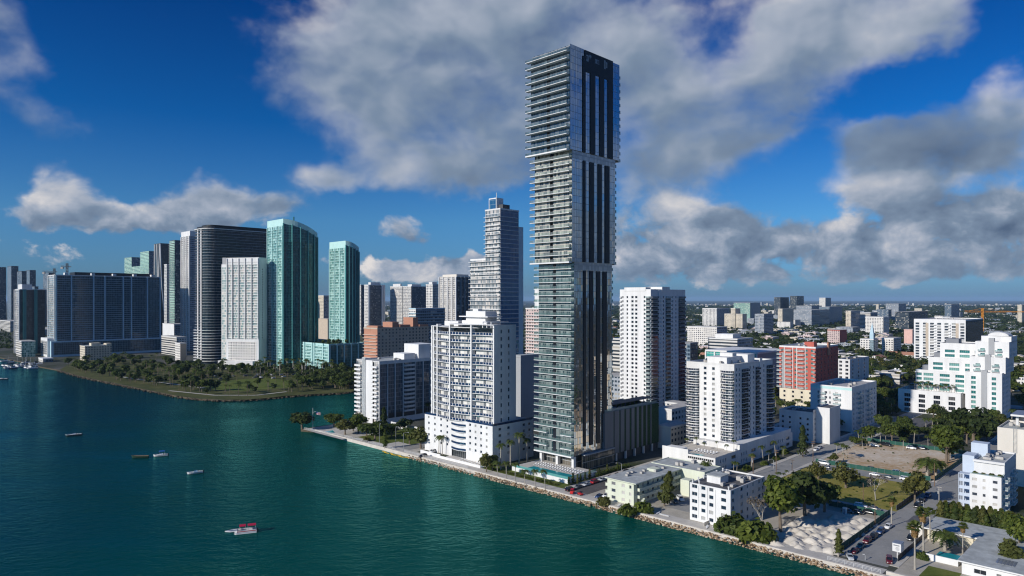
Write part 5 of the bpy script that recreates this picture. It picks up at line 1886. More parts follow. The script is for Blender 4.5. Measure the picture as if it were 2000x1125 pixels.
tower('pink walled cottage among the trees beyond the dirt lot', 1792, 420, 1750, 1830, 842, 'pink', 'pink', 'pink', name='low_house', cat='house', wmax=14, roof='roofdark')
# park house
PB = tower('cream three storey villa beside the park trees on the left', 166, 905, 151, 218, 678, 'farcream', 'farcream', 'cream', name='park_villa', cat='villa', wmax=24, pent=[(.25, .6, .1, .5, 3.5), (.8, 1.0, .0, .5, 2.5)], roof='roofgrey')
tower('white low building with stacked decks left of the rounded tower', 345, 980, 314, 365, 660, 'farband', 'farwhite', 'white2', name='office_block', cat='office', wmax=60)
tower('small white stair block beside the rounded dark tower', 352, 880, 342, 364, 672, 'farwhite', 'tan', 'white', name='office_block', cat='office', wmax=18)
tower('white arena with a pale roof glimpsed behind the wide slab', 340, 1300, 314, 368, 634, 'white', 'farblue', 'white', name='arena', cat='arena', wmax=60, roof='roofpale')
tower('marina pavilion with a white colonnade at the water', 84, 880, 63, 104, 702, 'farwhite', 'farblue', 'white', name='marina_pavilion', cat='pavilion', wmax=24, roof='white')

# --- landmarks far out on the right
far_list = [
    ('low white hall far off at the left edge beyond the marina', 20, 1700, -20, 44, 628, 'farband', 'fargrey', 'white2'),
    ('long pale flat building behind the marina tower', 60, 1500, 30, 120, 645, 'farwhite', 'fargrey', 'white2'),
    ('dark twin office block on the horizon, the left one', 1524, 3000, 1512, 1541, 581, 'fardark', 'fardark', 'darkgrey'),
    ('dark twin office block on the horizon, the right one', 1556, 3000, 1543, 1570, 578.5, 'fardark', 'fardark', 'darkgrey'),
    ('white hotel block on the horizon beyond the dark twin blocks', 1612, 3000, 1600, 1623, 582, 'farwhite', 'fargrey', 'white2'),
    ('broad green glass hospital block beyond the trees', 1465, 2200, 1433, 1485, 592, 'greenwin', 'fargrey', 'grey'),
    ('cream hotel tower rising over the distant trees', 1528, 1800, 1522, 1550, 604, 'farcream', 'farcream', 'offwhite'),
    ('long cream arcade building with a low tower far out', 1450, 1750, 1415, 1520, 614, 'farcream', 'farcream', 'offwhite'),
    ('cream square tower beside the distant arcade building', 1436, 1760, 1432, 1446, 603, 'farcream', 'farcream', 'offwhite'),
    ('pale slab tower left of the white banded office', 1662, 1650, 1653, 1680, 608, 'farcream', 'fargrey', 'offwhite'),
    ('white banded office beside the pale slab tower', 1700, 1700, 1680, 1714, 611, 'farband', 'fargrey', 'white2'),
    ('low white institute building before the dark glass hall', 1725, 1500, 1690, 1737, 620, 'farwhite', 'farwhite', 'white2'),
    ('dark glass hall in the middle distance on the right', 1775, 1700, 1748, 1812, 610, 'fardark', 'fardark', 'nearblack'),
    ('grey office slab behind the dark glass hall', 1755, 2400, 1730, 1770, 594, 'fargrey', 'fargrey', 'grey'),
    ('grey blue apartment tower right of the dark glass hall', 1858, 2300, 1845, 1874, 595, 'farblue', 'fargrey', 'grey'),
    ('red and white school building among the trees', 1640, 1150, 1616, 1654, 646, 'farpink', 'red', 'red'),
    ('white church with a blue grey spire among the trees', 1706, 950, 1680, 1715, 664, 'farwhite', 'farwhite', 'white'),
    ('white warehouse with square windows beside the church', 1745, 960, 1722, 1760, 662, 'farwhite', 'farwhite', 'white'),
    ('pink gabled warehouse left of the white grid block', 1782, 1100, 1768, 1790, 645, 'pink', 'pink', 'pink'),
    ('cream high rise cut by the right edge of the skyline', 1996, 2200, 1990, 2012, 596, 'farcream', 'farcream', 'offwhite'),
    ('grey medical block left of the cream hotel tower', 1585, 2300, 1555, 1605, 598, 'fargrey', 'fargrey', 'grey'),
    ('blue grey medical block below the white horizon hotel', 1620, 2200, 1600, 1645, 600, 'farblue', 'fargrey', 'grey'),
    ('wide grey car park block beyond the cream hotel tower', 1585, 1950, 1550, 1620, 606, 'fargrey', 'farband', 'grey'),
    ('white flat roofed hall right of the tall white street tower', 1400, 1100, 1342, 1420, 640, 'farwhite', 'fargrey', 'white2'),
    ('white and teal apartment slab far behind the curved balcony tower', 1400, 1900, 1372, 1425, 603, 'towerbay', 'fargrey', 'white2'),
]
for (lb, c, d, a, b_, py, m1, m2, m3) in far_list:
    q = tower(lb, c, d, a, b_, py, m1, m2, m3, name='distant_building', cat='building', wmax=140, wmin=12, fin=False)
    if lb.startswith('white church'):
        wr, wl, h = q.dim
        mb = MB()
        mb.prism([(0, 0), (5, 0), (5, 5), (0, 5)], 0, h + 8)
        for a_, c_ in (((0, 0), (5, 0)), ((5, 0), (5, 5)), ((5, 5), (0, 5)), ((0, 5), (0, 0))):
            mb.face([(*a_, h + 8), (*c_, h + 8), (2.5, 2.5, h + 24)])
        q.part('spire', mb, 'paleblue')
    q.done()

# cranes
def crane(label, px, D, pyt, arm, colr='cranepaint', left=.3):
    x, y, _ = at(px, D)
    zt_ = zat(pyt, D)
    e = link('tower_crane', None, loc=(x, y, 0), label=label, cat='crane')
    s_ = D / 900
    mb = MB()
    w_ = .9 * s_
    for a in (-w_, w_):
        for b2 in (-w_, w_):
            mb.tube((a, b2, 0), (a, b2, zt_), .28 * s_, n=4)
    n = int(zt_ / (4 * s_))
    for i in range(n):
        z0, z1 = zt_ * i / n, zt_ * (i + 1) / n
        mb.tube((-w_, -w_, z0), (w_, -w_, z1), .16 * s_, n=3)
        mb.tube((w_, w_, z0), (-w_, w_, z1), .16 * s_, n=3)
        mb.tube((-w_, w_, z0), (-w_, -w_, z1), .16 * s_, n=3)
    part('mast', mb.mesh('mast', [colr]), e)
    mb = MB()
    za = zt_ - 5 * s_
    for dz in (0, 1.6 * s_):
        mb.tube((-arm * left, 0, za + dz), (arm * (1 - left), 0, za + dz * .4), .32 * s_, n=4)
    for i in range(14):
        xa = -arm * left + arm * i / 14
        mb.tube((xa, 0, za), (xa + arm / 28, 0, za + 1.2 * s_), .15 * s_, n=3)
    mb.tube((0, 0, zt_), (arm * (1 - left) * .7, 0, za + 1), .14 * s_, n=3)
    mb.tube((0, 0, zt_), (-arm * left * .9, 0, za + 1), .14 * s_, n=3)
    part('jib', mb.mesh('jib', [colr]), e)
    mb = MB()
    mb.box(-arm * left, -arm * left + 3 * s_, -1 * s_, 1 * s_, za - 2.4 * s_, za)
    part('counterweight', mb.mesh('counterweight', ['concrete']), e)


crane('orange tower crane beyond the white grid block', 1919, 900, 602, 78, left=.30)
crane('thin tower crane over the left skyline, its jib to the left', 106, 1900, 524, 40, 'darkgrey', .8)
crane('small tower crane right of the other one on the left skyline', 131, 1900, 514, 28, 'darkgrey', .6)

# ------------------------------------------------------------------ low house with the L roof, bottom right
HS = Bld('flat_roof_house', 'low white house with a wide grey L-shaped roof at the bottom right corner', W(236.0, 33.5), 'house')
HS.punched('L', (0, 0, 40, 14), 0, 3.0, 1, [(9.5, 3.0), (5.0, 1.2)], 1.0, 1.3, 'white', 'windark', ztop=3.6)
HS.punched('R', (0, 0, 40, 14), 0, 3.0, 1, [(6, 3.0), (16, 2), (28, 3)], 1.0, 1.3, 'white', 'windark', ztop=3.6)
HS.plain('K', (0, 0, 40, 14), 0, 3.6, 'cream')
HS.plain('B', (0, 0, 40, 14), 0, 3.6)
HS.shell((26, 14.02, 14, 15), 0, 3.6, 'cream', roof='roofgrey', par=.01)
mb = MB()
mb.prism([(-1, -1), (41, -1), (41, 30), (25, 30), (25, 14.8), (-1, 14.8)], 3.6, 4.0, 0, 1)
HS.part('roof', mb, ['white', 'roofgrey'])
mb = MB()
for i in range(6):
    mb.box(4, 9, 2 + i * .8, 2.6 + i * .8, 4.02, 4.12)
HS.part('skylight', mb, 'metal')
HS.box(25.0, 33, 30.05, 34, 0, 4.6, 'offwhite')
mb = MB()
mb.box(24.4, 33.5, 29.9, 35, 4.6, 4.9)
HS.part('porch_roof', mb, 'roofdark')
HS.done()
PW = Bld('pool_wall', 'white garden wall with a small blue pool behind it beside the low house', W(241.2, 49.5), 'wall')
PW.box(0, .25, 0, 9.0, 0, 1.9, 'white')
PW.box(.25, 6.5, 0, .25, 0, 1.9, 'white2')
mb = MB()
mb.face([(.3, .3, 1.45), (6.4, .3, 1.45), (6.4, 6.2, 1.45), (.3, 6.2, 1.45)])
PW.part('pool', mb, 'poolwater')
PW.done()
# ------------------------------------------------------------------ vegetation
def leafquad(mb, c, n, s, rnd, asp=1.0, m=0):
    n = Vector(n).normalized()
    a = n.orthogonal().normalized()
    b_ = n.cross(a)
    th = rnd.uniform(0, 6.28)
    a, b_ = a * cos(th) + b_ * sin(th), b_ * cos(th) - a * sin(th)
    a *= s * rnd.uniform(.7, 1.2)
    b_ *= s * asp * rnd.uniform(.7, 1.2)
    c = Vector(c)
    mb.face([c - a * .9 - b_ * .3, c + b_ * -.9 + a * .15, c + a + b_ * .2, c + b_ * .9 - a * .2], m, [(0, 0), (1, 0), (1, 1), (0, 1)])


def rdir(rnd):
    z = rnd.uniform(-1, 1)
    a = rnd.uniform(0, 6.283)
    q = sqrt(1 - z * z)
    return Vector((q * cos(a), q * sin(a), z))


def broadleaf(seed, h=9.0, rad=5.0, nleaf=1300, ls=.55, leaf='leaf', trunk_h=.32, nb=16, flat=.62, bark='bark'):
    rnd = random.Random(seed)
    tb, cb = MB(), MB()
    th = h * trunk_h
    tb.tube((0, 0, -.3), (.1, .1, th), .045 * rad + .12, .035 * rad + .06, n=7)
    cz = th + (h - th) * .45
    blobs = []
    for i in range(nb):
        d = rdir(rnd)
        k_ = rnd.uniform(.35, .95)
        c = Vector((d.x * rad * .72 * k_, d.y * rad * .72 * k_, cz + d.z * (h - th) * .36 * k_ + rnd.uniform(-.3, .5)))
        blobs.append((c, rad * rnd.uniform(.24, .44)))
    for c, br in blobs[:8]:
        mid = Vector((c.x * .4, c.y * .4, th + (c.z - th) * .45))
        tb.tube((.1, .1, th - .2), mid, .10 + .012 * rad, .08, n=5)
        tb.tube(mid, c, .08, .03, n=4)
    tot = sum(q[1] ** 2 for q in blobs)
    for c, br in blobs:
        for _ in range(int(nleaf * br * br / tot)):
            d = rdir(rnd)
            if d.z < -.3 and rnd.random() < .6: d.z = -d.z
            k_ = rnd.uniform(.55, 1.08)
            p_ = c + Vector((d.x, d.y, d.z * flat * 1.25)) * br * k_
            leafquad(cb, p_, d + rdir(rnd) * .7 + Vector((0, 0, .3)), ls, rnd, .8)
    return ('trunk', tb.mesh('trunk', [bark])), ('crown', cb.mesh('crown', [leaf]))


def casuarina(seed, h=12.0, rad=2.4, nleaf=700, leaf='leafdark', lean=0.0):
    rnd = random.Random(seed)
    tb, cb = MB(), MB()
    tb.tube((0, 0, -.3), (lean * .5, 0, h * .5), .28, .16, n=6)
    tb.tube((lean * .5, 0, h * .5), (lean, 0, h * .97), .16, .03, n=5)
    for i in range(nleaf):
        t_ = rnd.random() ** .8
        z = h * (.12 + .88 * t_)
        rr = rad * (1 - t_) ** .65 * (.75 + .35 * sin(z * 2.1 + seed)) + .25
        a = rnd.uniform(0, 6.283)
        q = rr * sqrt(rnd.random())
        x0 = lean * z / h
        n = Vector((cos(a), sin(a), rnd.uniform(-.3, .5)))
        leafquad(cb, (x0 + q * cos(a), q * sin(a), z), n + rdir(rnd) * .5, .42, rnd, 1.5)
    return ('trunk', tb.mesh('trunk', ['bark'])), ('crown', cb.mesh('crown', [leaf]))


def palm(seed, h=8.0, fl=2.6, nf=17, leaf='frond', bark='palebark', r=.16, lean=.4, royal=False, dense=True):
    rnd = random.Random(seed)
    tb, cb = MB(), MB()
    pts = [Vector((lean * (i / 5) ** 1.6, 0, -.2 + (h + .2) * i / 5)) for i in range(6)]
    for i in range(5):
        k0, k1 = 1.25 - .3 * i / 5, 1.25 - .3 * (i + 1) / 5
        if royal: k0, k1 = k0 * (1.15 if i in (1, 2) else 1), k1 * (1.15 if i in (0, 1) else 1)
        tb.tube(pts[i], pts[i + 1], r * k0, r * k1, n=7, cap=i == 4)
    top = pts[-1]
    if royal:
        tb.tube(top, top + Vector((0, 0, 1.2)), r * 1.0, r * .6, n=7, m=1)
        top = top + Vector((0, 0, 1.1))
    for f_ in range(nf):
        a = 2 * pi * f_ / nf + rnd.uniform(-.25, .25)
        up = rnd.uniform(-.25, 1.15)
        L_ = fl * rnd.uniform(.85, 1.15)
        d = Vector((cos(a), sin(a), 0))
        side = Vector((-sin(a), cos(a), 0))
        prev = None
        n = 8
        for i in range(n + 1):
            s_ = i / n
            p_ = top + d * (L_ * (s_ - .18 * s_ * s_)) + Vector((0, 0, L_ * (up * .75 * s_ - (.55 + .35 * up) * s_ * s_)))
            if prev is not None:
                cb.face([prev - side * .05, p_ - side * .04, p_ + side * .04, prev + side * .05])
                ll = L_ * .30 * (1 - abs(s_ - .45) * 1.25) + .08
                fw = (p_ - prev)
                for sg in (-1, 1):
                    for q in ((.2, .8) if dense else (.5,)):
                        b_ = prev + fw * q
                        tip = b_ + side * sg * ll + d * ll * .45 - Vector((0, 0, ll * rnd.uniform(.25, .6)))
                        cb.face([b_ - fw * .28, b_ + fw * .28, tip], 0, [(0, 0), (1, 0), (1, 1)])
            prev = p_
    return ('trunk', tb.mesh('trunk', [bark, 'leafbright'])), ('crown', cb.mesh('crown', [leaf]))


def fanpalm(seed, h=9.0, rad=1.35, skirt=True, nf=34):
    rnd = random.Random(seed)
    tb, cb, sb = MB(), MB(), MB()
    tb.tube((0, 0, -.2), (.1, 0, h * .5), .24, .17, n=7)
    tb.tube((.1, 0, h * .5), (.2, 0, h), .17, .15, n=7)
    top = Vector((.2, 0, h))
    for f_ in range(nf):
        d = rdir(rnd)
        d.z = abs(d.z) * 1.1 - .25
        d.normalize()
        stem_ = top + d * rad * rnd.uniform(.45, .65)
        side = d.cross(Vector((0, 0, 1))).normalized()
        up = side.cross(d)
        cb.face([top - side * .03, stem_ - side * .03, stem_ + side * .03, top + side * .03])
        for j in range(9):
            a = -1.25 + 2.5 * j / 8
            w_ = .17
            tip = stem_ + (d * cos(a) + side * sin(a)) * rad * .72 - Vector((0, 0, .25 * abs(sin(a)) + .12))
            m_ = stem_ + (d * cos(a) + side * sin(a)) * rad * .36
            pq = (side * cos(a) - d * sin(a)) * w_ * .7
            cb.face([stem_, m_ - pq, tip, m_ + pq])
    if skirt:
        for i in range(90):
            a = rnd.uniform(0, 6.283)
            z = h - rnd.uniform(.1, 1.9)
            rr = .25 + .75 * (1 - (h - z) / 2.6) * rnd.uniform(.4, 1)
            leafquad(sb, (.2 + rr * cos(a), rr * sin(a), z), (cos(a), sin(a), .35), .34, rnd, 1.6)
    out = [('trunk', tb.mesh('trunk', ['palebark'])), ('crown', cb.mesh('crown', ['frond']))]
    if skirt: out.append(('dry_skirt', sb.mesh('dry_skirt', ['drythatch'])))
    return out


def baretree(seed, h=8.0, leafy=120):
    rnd = random.Random(seed)
    tb, cb = MB(), MB()
    def br(p_, d, L_, r_, lev):
        q = p_ + d * L_
        tb.tube(p_, q, r_, r_ * .6, n=5 if lev < 2 else 3, cap=False)
        if lev >= 4:
            for _ in range(leafy // 40):
                leafquad(cb, q + rdir(rnd) * .5, rdir(rnd), .24, rnd)
            return
        for _ in range(3 if lev < 3 else 2):
            nd = (d + rdir(rnd) * .75 + Vector((0, 0, .18))).normalized()
            br(q, nd, L_ * rnd.uniform(.6, .8), r_ * .58, lev + 1)
    br(Vector((0, 0, -.2)), Vector((.12, .05, 1)).normalized(), h * .33, .22, 0)
    return ('trunk', tb.mesh('trunk', ['palebark'])), ('crown', cb.mesh('crown', ['twig']))


def shrubmesh(seed, leaf='leafbright', n=420, ls=.2):
    rnd = random.Random(seed)
    cb = MB()
    for i in range(n):
        d = rdir(rnd)
        d.z = abs(d.z)
        k_ = rnd.uniform(.6, 1.05) * (1 + .18 * sin(3 * atan2(d.y, d.x) + seed))
        leafquad(cb, (d.x * k_, d.y * k_, d.z * k_ * .95 + .05), d + rdir(rnd) * .8, ls, rnd)
    return (('crown', cb.mesh('crown', [leaf])),)


def plant(name, protos, x, y, z, s, label, cat, group=None, rot=None, rnd=random):
    e = link(name, None, loc=(x, y, z), rot=rnd.uniform(0, 6.28) if rot is None else rot, label=label, cat=cat, group=group, scale=s)
    e.empty_display_size = 1
    for nm, me in protos:
        part(nm, me, e)
    return e


BL = [broadleaf(11, leaf='leaf'), broadleaf(12, h=8, rad=5.4, leaf='leafdark'), broadleaf(13, h=10, rad=4.6, leaf='leaf', nb=20), broadleaf(14, h=8.5, rad=4.8, leaf='leafolive')]
BRIGHT = broadleaf(15, h=10, rad=4.6, leaf='leafbright', nb=22, nleaf=1700, ls=.45)
SPRAWL = broadleaf(16, h=5.2, rad=4.0, leaf='leafolive', nb=16, nleaf=1000, ls=.38, trunk_h=.22)
PARKB = [broadleaf(21 + i, h=8 + i, rad=4.6, leaf=('leafdark', 'leaf', 'leaf')[i % 3], nleaf=520, ls=.75) for i in range(3)]
PALMS = [palm(31, 8, 2.7), palm(32, 9, 2.5, lean=.9), palm(33, 7, 2.8, nf=20)]
PARKP = [palm(36, 9, 3.3, nf=18, dense=False, bark='bark'), palm(37, 10.5, 3.2, nf=18, dense=False, lean=1.0, bark='bark')]
ROYAL = [palm(41, 13.5, 3.7, nf=18, royal=True, r=.30, lean=0), palm(42, 12.5, 3.5, nf=18, royal=True, r=.30, lean=.2)]
DATE = palm(43, 3.0, 3.0, nf=30, r=.25, lean=.2)
FAN = [fanpalm(51, 9), fanpalm(52, 9), fanpalm(53, 9, skirt=False)]
CAS = [casuarina(61), casuarina(62, leaf='leafolive'), casuarina(63, leaf='leaf')]
LEAN = casuarina(64, h=11, rad=3.0, nleaf=1300, leaf='leafolive', lean=2.6)
BARE = [baretree(71), baretree(72)]
SHR = [shrubmesh(81), shrubmesh(82, 'leaf'), shrubmesh(83, 'leafolive')]
TOPH = {id(BL[0]): 9, id(BL[1]): 8, id(BL[2]): 10, id(BL[3]): 8.5, id(BRIGHT): 10, id(SPRAWL): 5.2}


def tree_px(kind, h0, px, py, pyt, label, name='broadleaf_tree', cat='tree', group=None, z=0.0, rot=None):
    x, y, _ = G(px, py, z)
    wd = 1.45 if px < 830 and kind[0][0] == 'trunk' and 'CAS' not in name and name == 'broadleaf_tree' else 1.0
    s = 1.12 * (zat(pyt, y) - z) / h0
    return plant(name, kind, x, y, z, (s * wd, s * wd, s), label, cat, group, rot)


# singled out plants near the camera
tree_px(LEAN, 11, 1297, 988, 926, 'wispy leaning evergreen tree between the cream block and the parked cars', 'casuarina_tree', rot=GA - 1.9)
tree_px(BRIGHT, 10, 1525, 1040, 937, 'tall bright green tree beside the sand piles, its pale trunk showing')
tree_px(BL[1], 8, 1572, 1012, 930, 'dark spreading tree behind the tall bright green tree', group=None)
tree_px(BL[0], 9, 1610, 1000, 937, 'dark round tree shading the parked cars at the edge of the grass lot')
tree_px(BL[1], 8, 1545, 1000, 940, 'dark tree half hidden behind the tall bright green tree')
tree_px(BARE[0], 8, 1490, 1040, 972, 'bare pale tree at the shaded side of the white five storey block', 'bare_tree')
tree_px(BARE[1], 8, 1711, 977, 930, 'leafless pale tree standing in the dry grass lot', 'bare_tree')
tree_px(SPRAWL, 5.2, 1652, 953, 912, 'low spreading tree in the middle of the dry grass lot')
tree_px(BL[3], 8.5, 1787, 982, 928, 'dense olive tree at the street corner of the dry grass lot')
tree_px(SPRAWL, 5.2, 1598, 936, 908, 'small bushy tree by the far corner of the dry grass lot')
tree_px(SHR[0], 1, 1478, 1053, 1022, 'bright round bush beside the white van near the seawall', 'bush', 'bush')
tree_px(SHR[1], 1, 1431, 1040, 1012, 'dark green bush at the corner of the white five storey block', 'bush', 'bush')
tree_px(SHR[0], 1, 1225, 1003, 988, 'bush at the front corner of the cream walk-up block', 'bush', 'bush')
tree_px(SHR[0], 1, 1257, 1000, 983, 'bright shrub in the little garden by the cream block stairs', 'bush', 'bush')
tree_px(CAS[1], 12, 1638, 1087, 1040, 'small feathery tree against the green screen fence by the sand piles', 'casuarina_tree')
tree_px(SHR[2], 1, 1180, 985, 973, 'dry looking bush by the cars in front of the cream block', 'bush', 'bush')
tree_px(PALMS[0], 8, 1379, 950, 909, 'palm behind the white five storey block, against the white podium', 'palm_tree', 'palm')
tree_px(BRIGHT, 10, 1848, 905, 832, 'tall light green tree at the right end of the dirt lot')
tree_px(BL[0], 9, 1852, 900, 850, 'dark tree just behind the tall light green tree')
tree_px(BL[2], 10, 1742, 868, 826, 'wide domed tree at the back left of the dirt lot')
tree_px(BL[1], 8, 1902, 872, 803, 'large dark round tree below the stepped terrace building')
tree_px(BRIGHT, 10, 1888, 868, 815, 'yellow green tree left of the large dark round tree')
tree_px(DATE, 4.2, 1811, 930, 893, 'shaggy date palm at the right corner of the dirt lot', 'palm_tree', 'palm')
tree_px(DATE, 4.2, 1828, 928, 898, 'second shaggy date palm, under the tall light green tree', 'palm_tree', 'palm')
tree_px(PALMS[2], 9, 1653, 895, 868, 'palm in the shade at the left edge of the dirt lot', 'palm_tree', 'palm')
tree_px(PALMS[1], 10, 1693, 872, 848, 'palm beside the white car at the back of the dirt lot', 'palm_tree', 'palm')
tree_px(PALMS[2], 9, 1764, 880, 852, 'palm by the screen fence at the back of the dirt lot', 'palm_tree', 'palm')
tree_px(BRIGHT, 10, 1992, 1085, 1012, 'yellow green tree filling the right edge beside the low house')
tree_px(BL[3], 8.5, 1975, 1110, 1060, 'olive tree overhanging the roof corner of the low house')
tree_px(SHR[2], 1, 1945, 1118, 1098, 'brownish bush at the wall of the low house', 'bush', 'bush')
tree_px(CAS[0], 12, 1568, 893, 838, 'slim dark conifer beside the shaded twin blocks', 'casuarina_tree')
for i, (px, py, pt, lb) in enumerate(((1787, 1113, 1031, 'fan palm with a dry orange skirt at the edge of the gravel parking strip'), (1804, 1083, 1004, 'tall fan palm behind the one with the orange skirt'),
                                      (1817, 1058, 1000, 'fan palm nearest the conifer row, crown against it'), (1880, 1082, 1029, 'fan palm in front of the low house wall'), (1741, 1028, 978, 'lone fan palm at the street corner by the screen fence'))):
    tree_px(FAN[i % 3], 9.9, px, py, pt, lb, 'fan_palm', 'palm')
tree_px(DATE, 4.2, 1846, 1075, 1036, 'bushy date palm in the courtyard of the low house', 'palm_tree', 'palm')
tree_px(SHR[1], 1, 1802, 1091, 1080, 'low shrub at the foot of the tall fan palm', 'bush', 'bush')
rnd = random.Random(4)
for i in range(64):
    f_ = i / 63
    x, y, _ = W(280.5 + rnd.uniform(-2.0, 2.0), 63.0 - 27 * f_ + rnd.uniform(-.5, .5))
    plant('casuarina_tree', CAS[i % 3], x, y, 0, (lambda q: (q * 1.35, q * 1.35, q))(rnd.uniform(.55, .78)), 'conifer in the dense row along the street before the terrace block', 'tree', 'conifers in the row by the terrace block', rnd=rnd)

# palms and trees by the two towers on the water
for i, (px, py, pt) in enumerate(((978, 918, 868), (997, 908, 858), (1014, 905, 847), (1030, 902, 854))):
    tree_px(ROYAL[i % 2], 16.5, px, py, pt, ('tall royal palm nearest the white podium', 'second royal palm from the white podium', 'tallest royal palm of the row between the two towers', 'royal palm of the row nearest the tall glass tower')[i], 'royal_palm', 'palm', group='royal palms between the two waterfront towers')
for i, (px, py) in enumerate(((989, 937), (1006, 943), (1025, 948), (1045, 953), (1065, 957), (972, 932))):
    tree_px(PALMS[i % 3], 9.0, px, py, py - 34, 'small palm on the promenade strip under the pool terrace of the tall glass tower', 'palm_tree', 'palm', group='promenade palms under the pool terrace')
for i, (px, py, pt) in enumerate(((857, 886, 852), (864, 889, 855), (870, 884, 858))):
    tree_px(PALMS[i % 3], 9, px, py, pt, 'palm of the clump before the white podium entrance', 'palm_tree', 'palm', group='palm clump before the white podium')
tree_px(BL[3], 8.5, 950, 922, 890, 'small round tree at the corner of the white podium pool')
tree_px(BL[1], 8, 962, 920, 892, 'dark little tree beside the royal palms and the white podium corner')
for px, py, w_ in ((1012, 958, 1), (1035, 962, 1), (1058, 966, 1)):
    pass
for (r0, l0, r1, l1, h_, lb) in ((225.2, 194, 226.6, 230, .8, 'clipped hedge along the promenade below the pool terrace'), (224.5, 232, 226.5, 239, 1.0, 'clipped hedge between the podium pool and the royal palms'), (224, 268, 226, 285, 1.0, 'clipped hedge below the palm clump at the white podium'), (249, 190.5, 275, 193.0, 1.6, 'hedge strip along the pavement beside the tall glass tower')):
    mb = MB()
    for i in range(int((r1 - r0 + l1 - l0) * 40)):
        r, l = rnd.uniform(r0, r1), rnd.uniform(l0, l1)
        x, y, _ = W(r, l)
        leafquad(mb, (x, y, rnd.uniform(.05, h_)), rdir(rnd) + Vector((0, 0, .6)), .26, rnd)
    o_ = link('hedge', mb.mesh('hedge', ['leafolive' if l1 - l0 > 20 else 'leaf']), label=lb, cat='hedge')
for i, (r, l) in enumerate(((232, 190.5), (233.5, 189.2), (236, 189.5), (240, 190.2), (243, 190.0), (229.5, 190.8), (252, 191.5), (258, 191.5), (266, 191.5))):
    x, y, _ = W(r, l)
    plant('casuarina_tree', CAS[i % 3], x, y, 0, rnd.uniform(.28, .42), 'slim dark conifer along the pavement side of the pool terrace', 'tree', 'conifers along the pool terrace pavement', rnd=rnd)

# garden of the slab block and the tip with the pool
tree_px(BL[1], 8, 590, 838, 808, 'dark tree at the very tip of the pool terrace by the flagpole')
tree_px(BL[0], 9, 652, 834, 806, 'round dense tree on the inlet side of the pool terrace')
tree_px(BL[3], 8.5, 674, 849, 822, 'broad low tree beside the blue pool of the tip')
tree_px(BL[2], 10, 700, 846, 811, 'light tree at the foot of the slab block, left of the conifer')
tree_px(BL[0], 9, 732, 860, 823, 'thick tree before the corner of the slab block')
tree_px(BL[0], 9, 716, 852, 826, 'bushy tree between the pool and the slab block corner')
tree_px(CAS[0], 12, 750, 848, 801, 'dark pointed conifer before the slab block long side', 'casuarina_tree')
tree_px(CAS[2], 12, 752, 876, 844, 'young dark conifer on the lawn near the seawall', 'casuarina_tree')
tree_px(BL[1], 8, 790, 842, 820, 'dark tree in the shade beside the long white garden wall')
tree_px(BL[3], 8.5, 822, 876, 838, 'grey green tree between the lawn and the white podium')
tree_px(SHR[2], 1, 716, 862, 855, 'low dark shrub behind the garden lawn', 'bush', 'bush')
tree_px(BL[0], 9, 765, 852, 826, 'leafy tree beside the pointed conifer in front of the slab block')
tree_px(BL[2], 10, 800, 868, 838, 'tree in the shade near the garden lamp post')
tree_px(BL[3], 8.5, 690, 842, 822, 'small olive tree behind the broad low tree of the pool terrace')
tree_px(PALMS[0], 8, 835, 815, 790, 'small palm between the slab block and the white podium', 'palm_tree', 'palm')
# roof palms of the stepped building and decks
for i in range(22):
    f_ = i / 21
    M0 = I_.M @ Vector((6.5 + rnd.uniform(-1.5, 1.0), 28 + 32 * f_, 15.2))
    plant('palm_tree', PALMS[i % 3], M0.x, M0.y, M0.z, rnd.uniform(.55, .85), 'palm on the long planted terrace of the stepped building', 'palm', 'palms on the stepped building terrace', rnd=rnd)
for i, (x, y) in enumerate(((17, 3), (19, 9), (17, 15), (20, 21), (22, 2), (18, 25))):
    M0 = EP.M @ Vector((x, y, 6.3))
    plant('palm_tree', PALMS[i % 3], M0.x, M0.y, M0.z, rnd.uniform(.45, .65), 'small potted palm on the sunny podium roof deck', 'palm', 'palms on the podium roof deck', rnd=rnd)
for i in range(16):
    M0 = PG.M @ Vector((8 + i * 2.5, 10 + rnd.uniform(-1, 6), 24))
    plant('bush', SHR[i % 3], M0.x, M0.y, M0.z, rnd.uniform(1.2, 2.6), 'bushy planting on the roof of the dark parking podium', 'bush', 'roof plants on the parking podium', rnd=rnd)
for i in range(4):
    M0 = M_.M @ Vector((3.5, 1 + i * 2.6, 14))
    plant('bush', SHR[i % 3], M0.x, M0.y, M0.z, rnd.uniform(.5, 1.0), 'potted plant on the roof terrace of the block at the right edge', 'bush', 'terrace plants at the right edge', rnd=rnd)

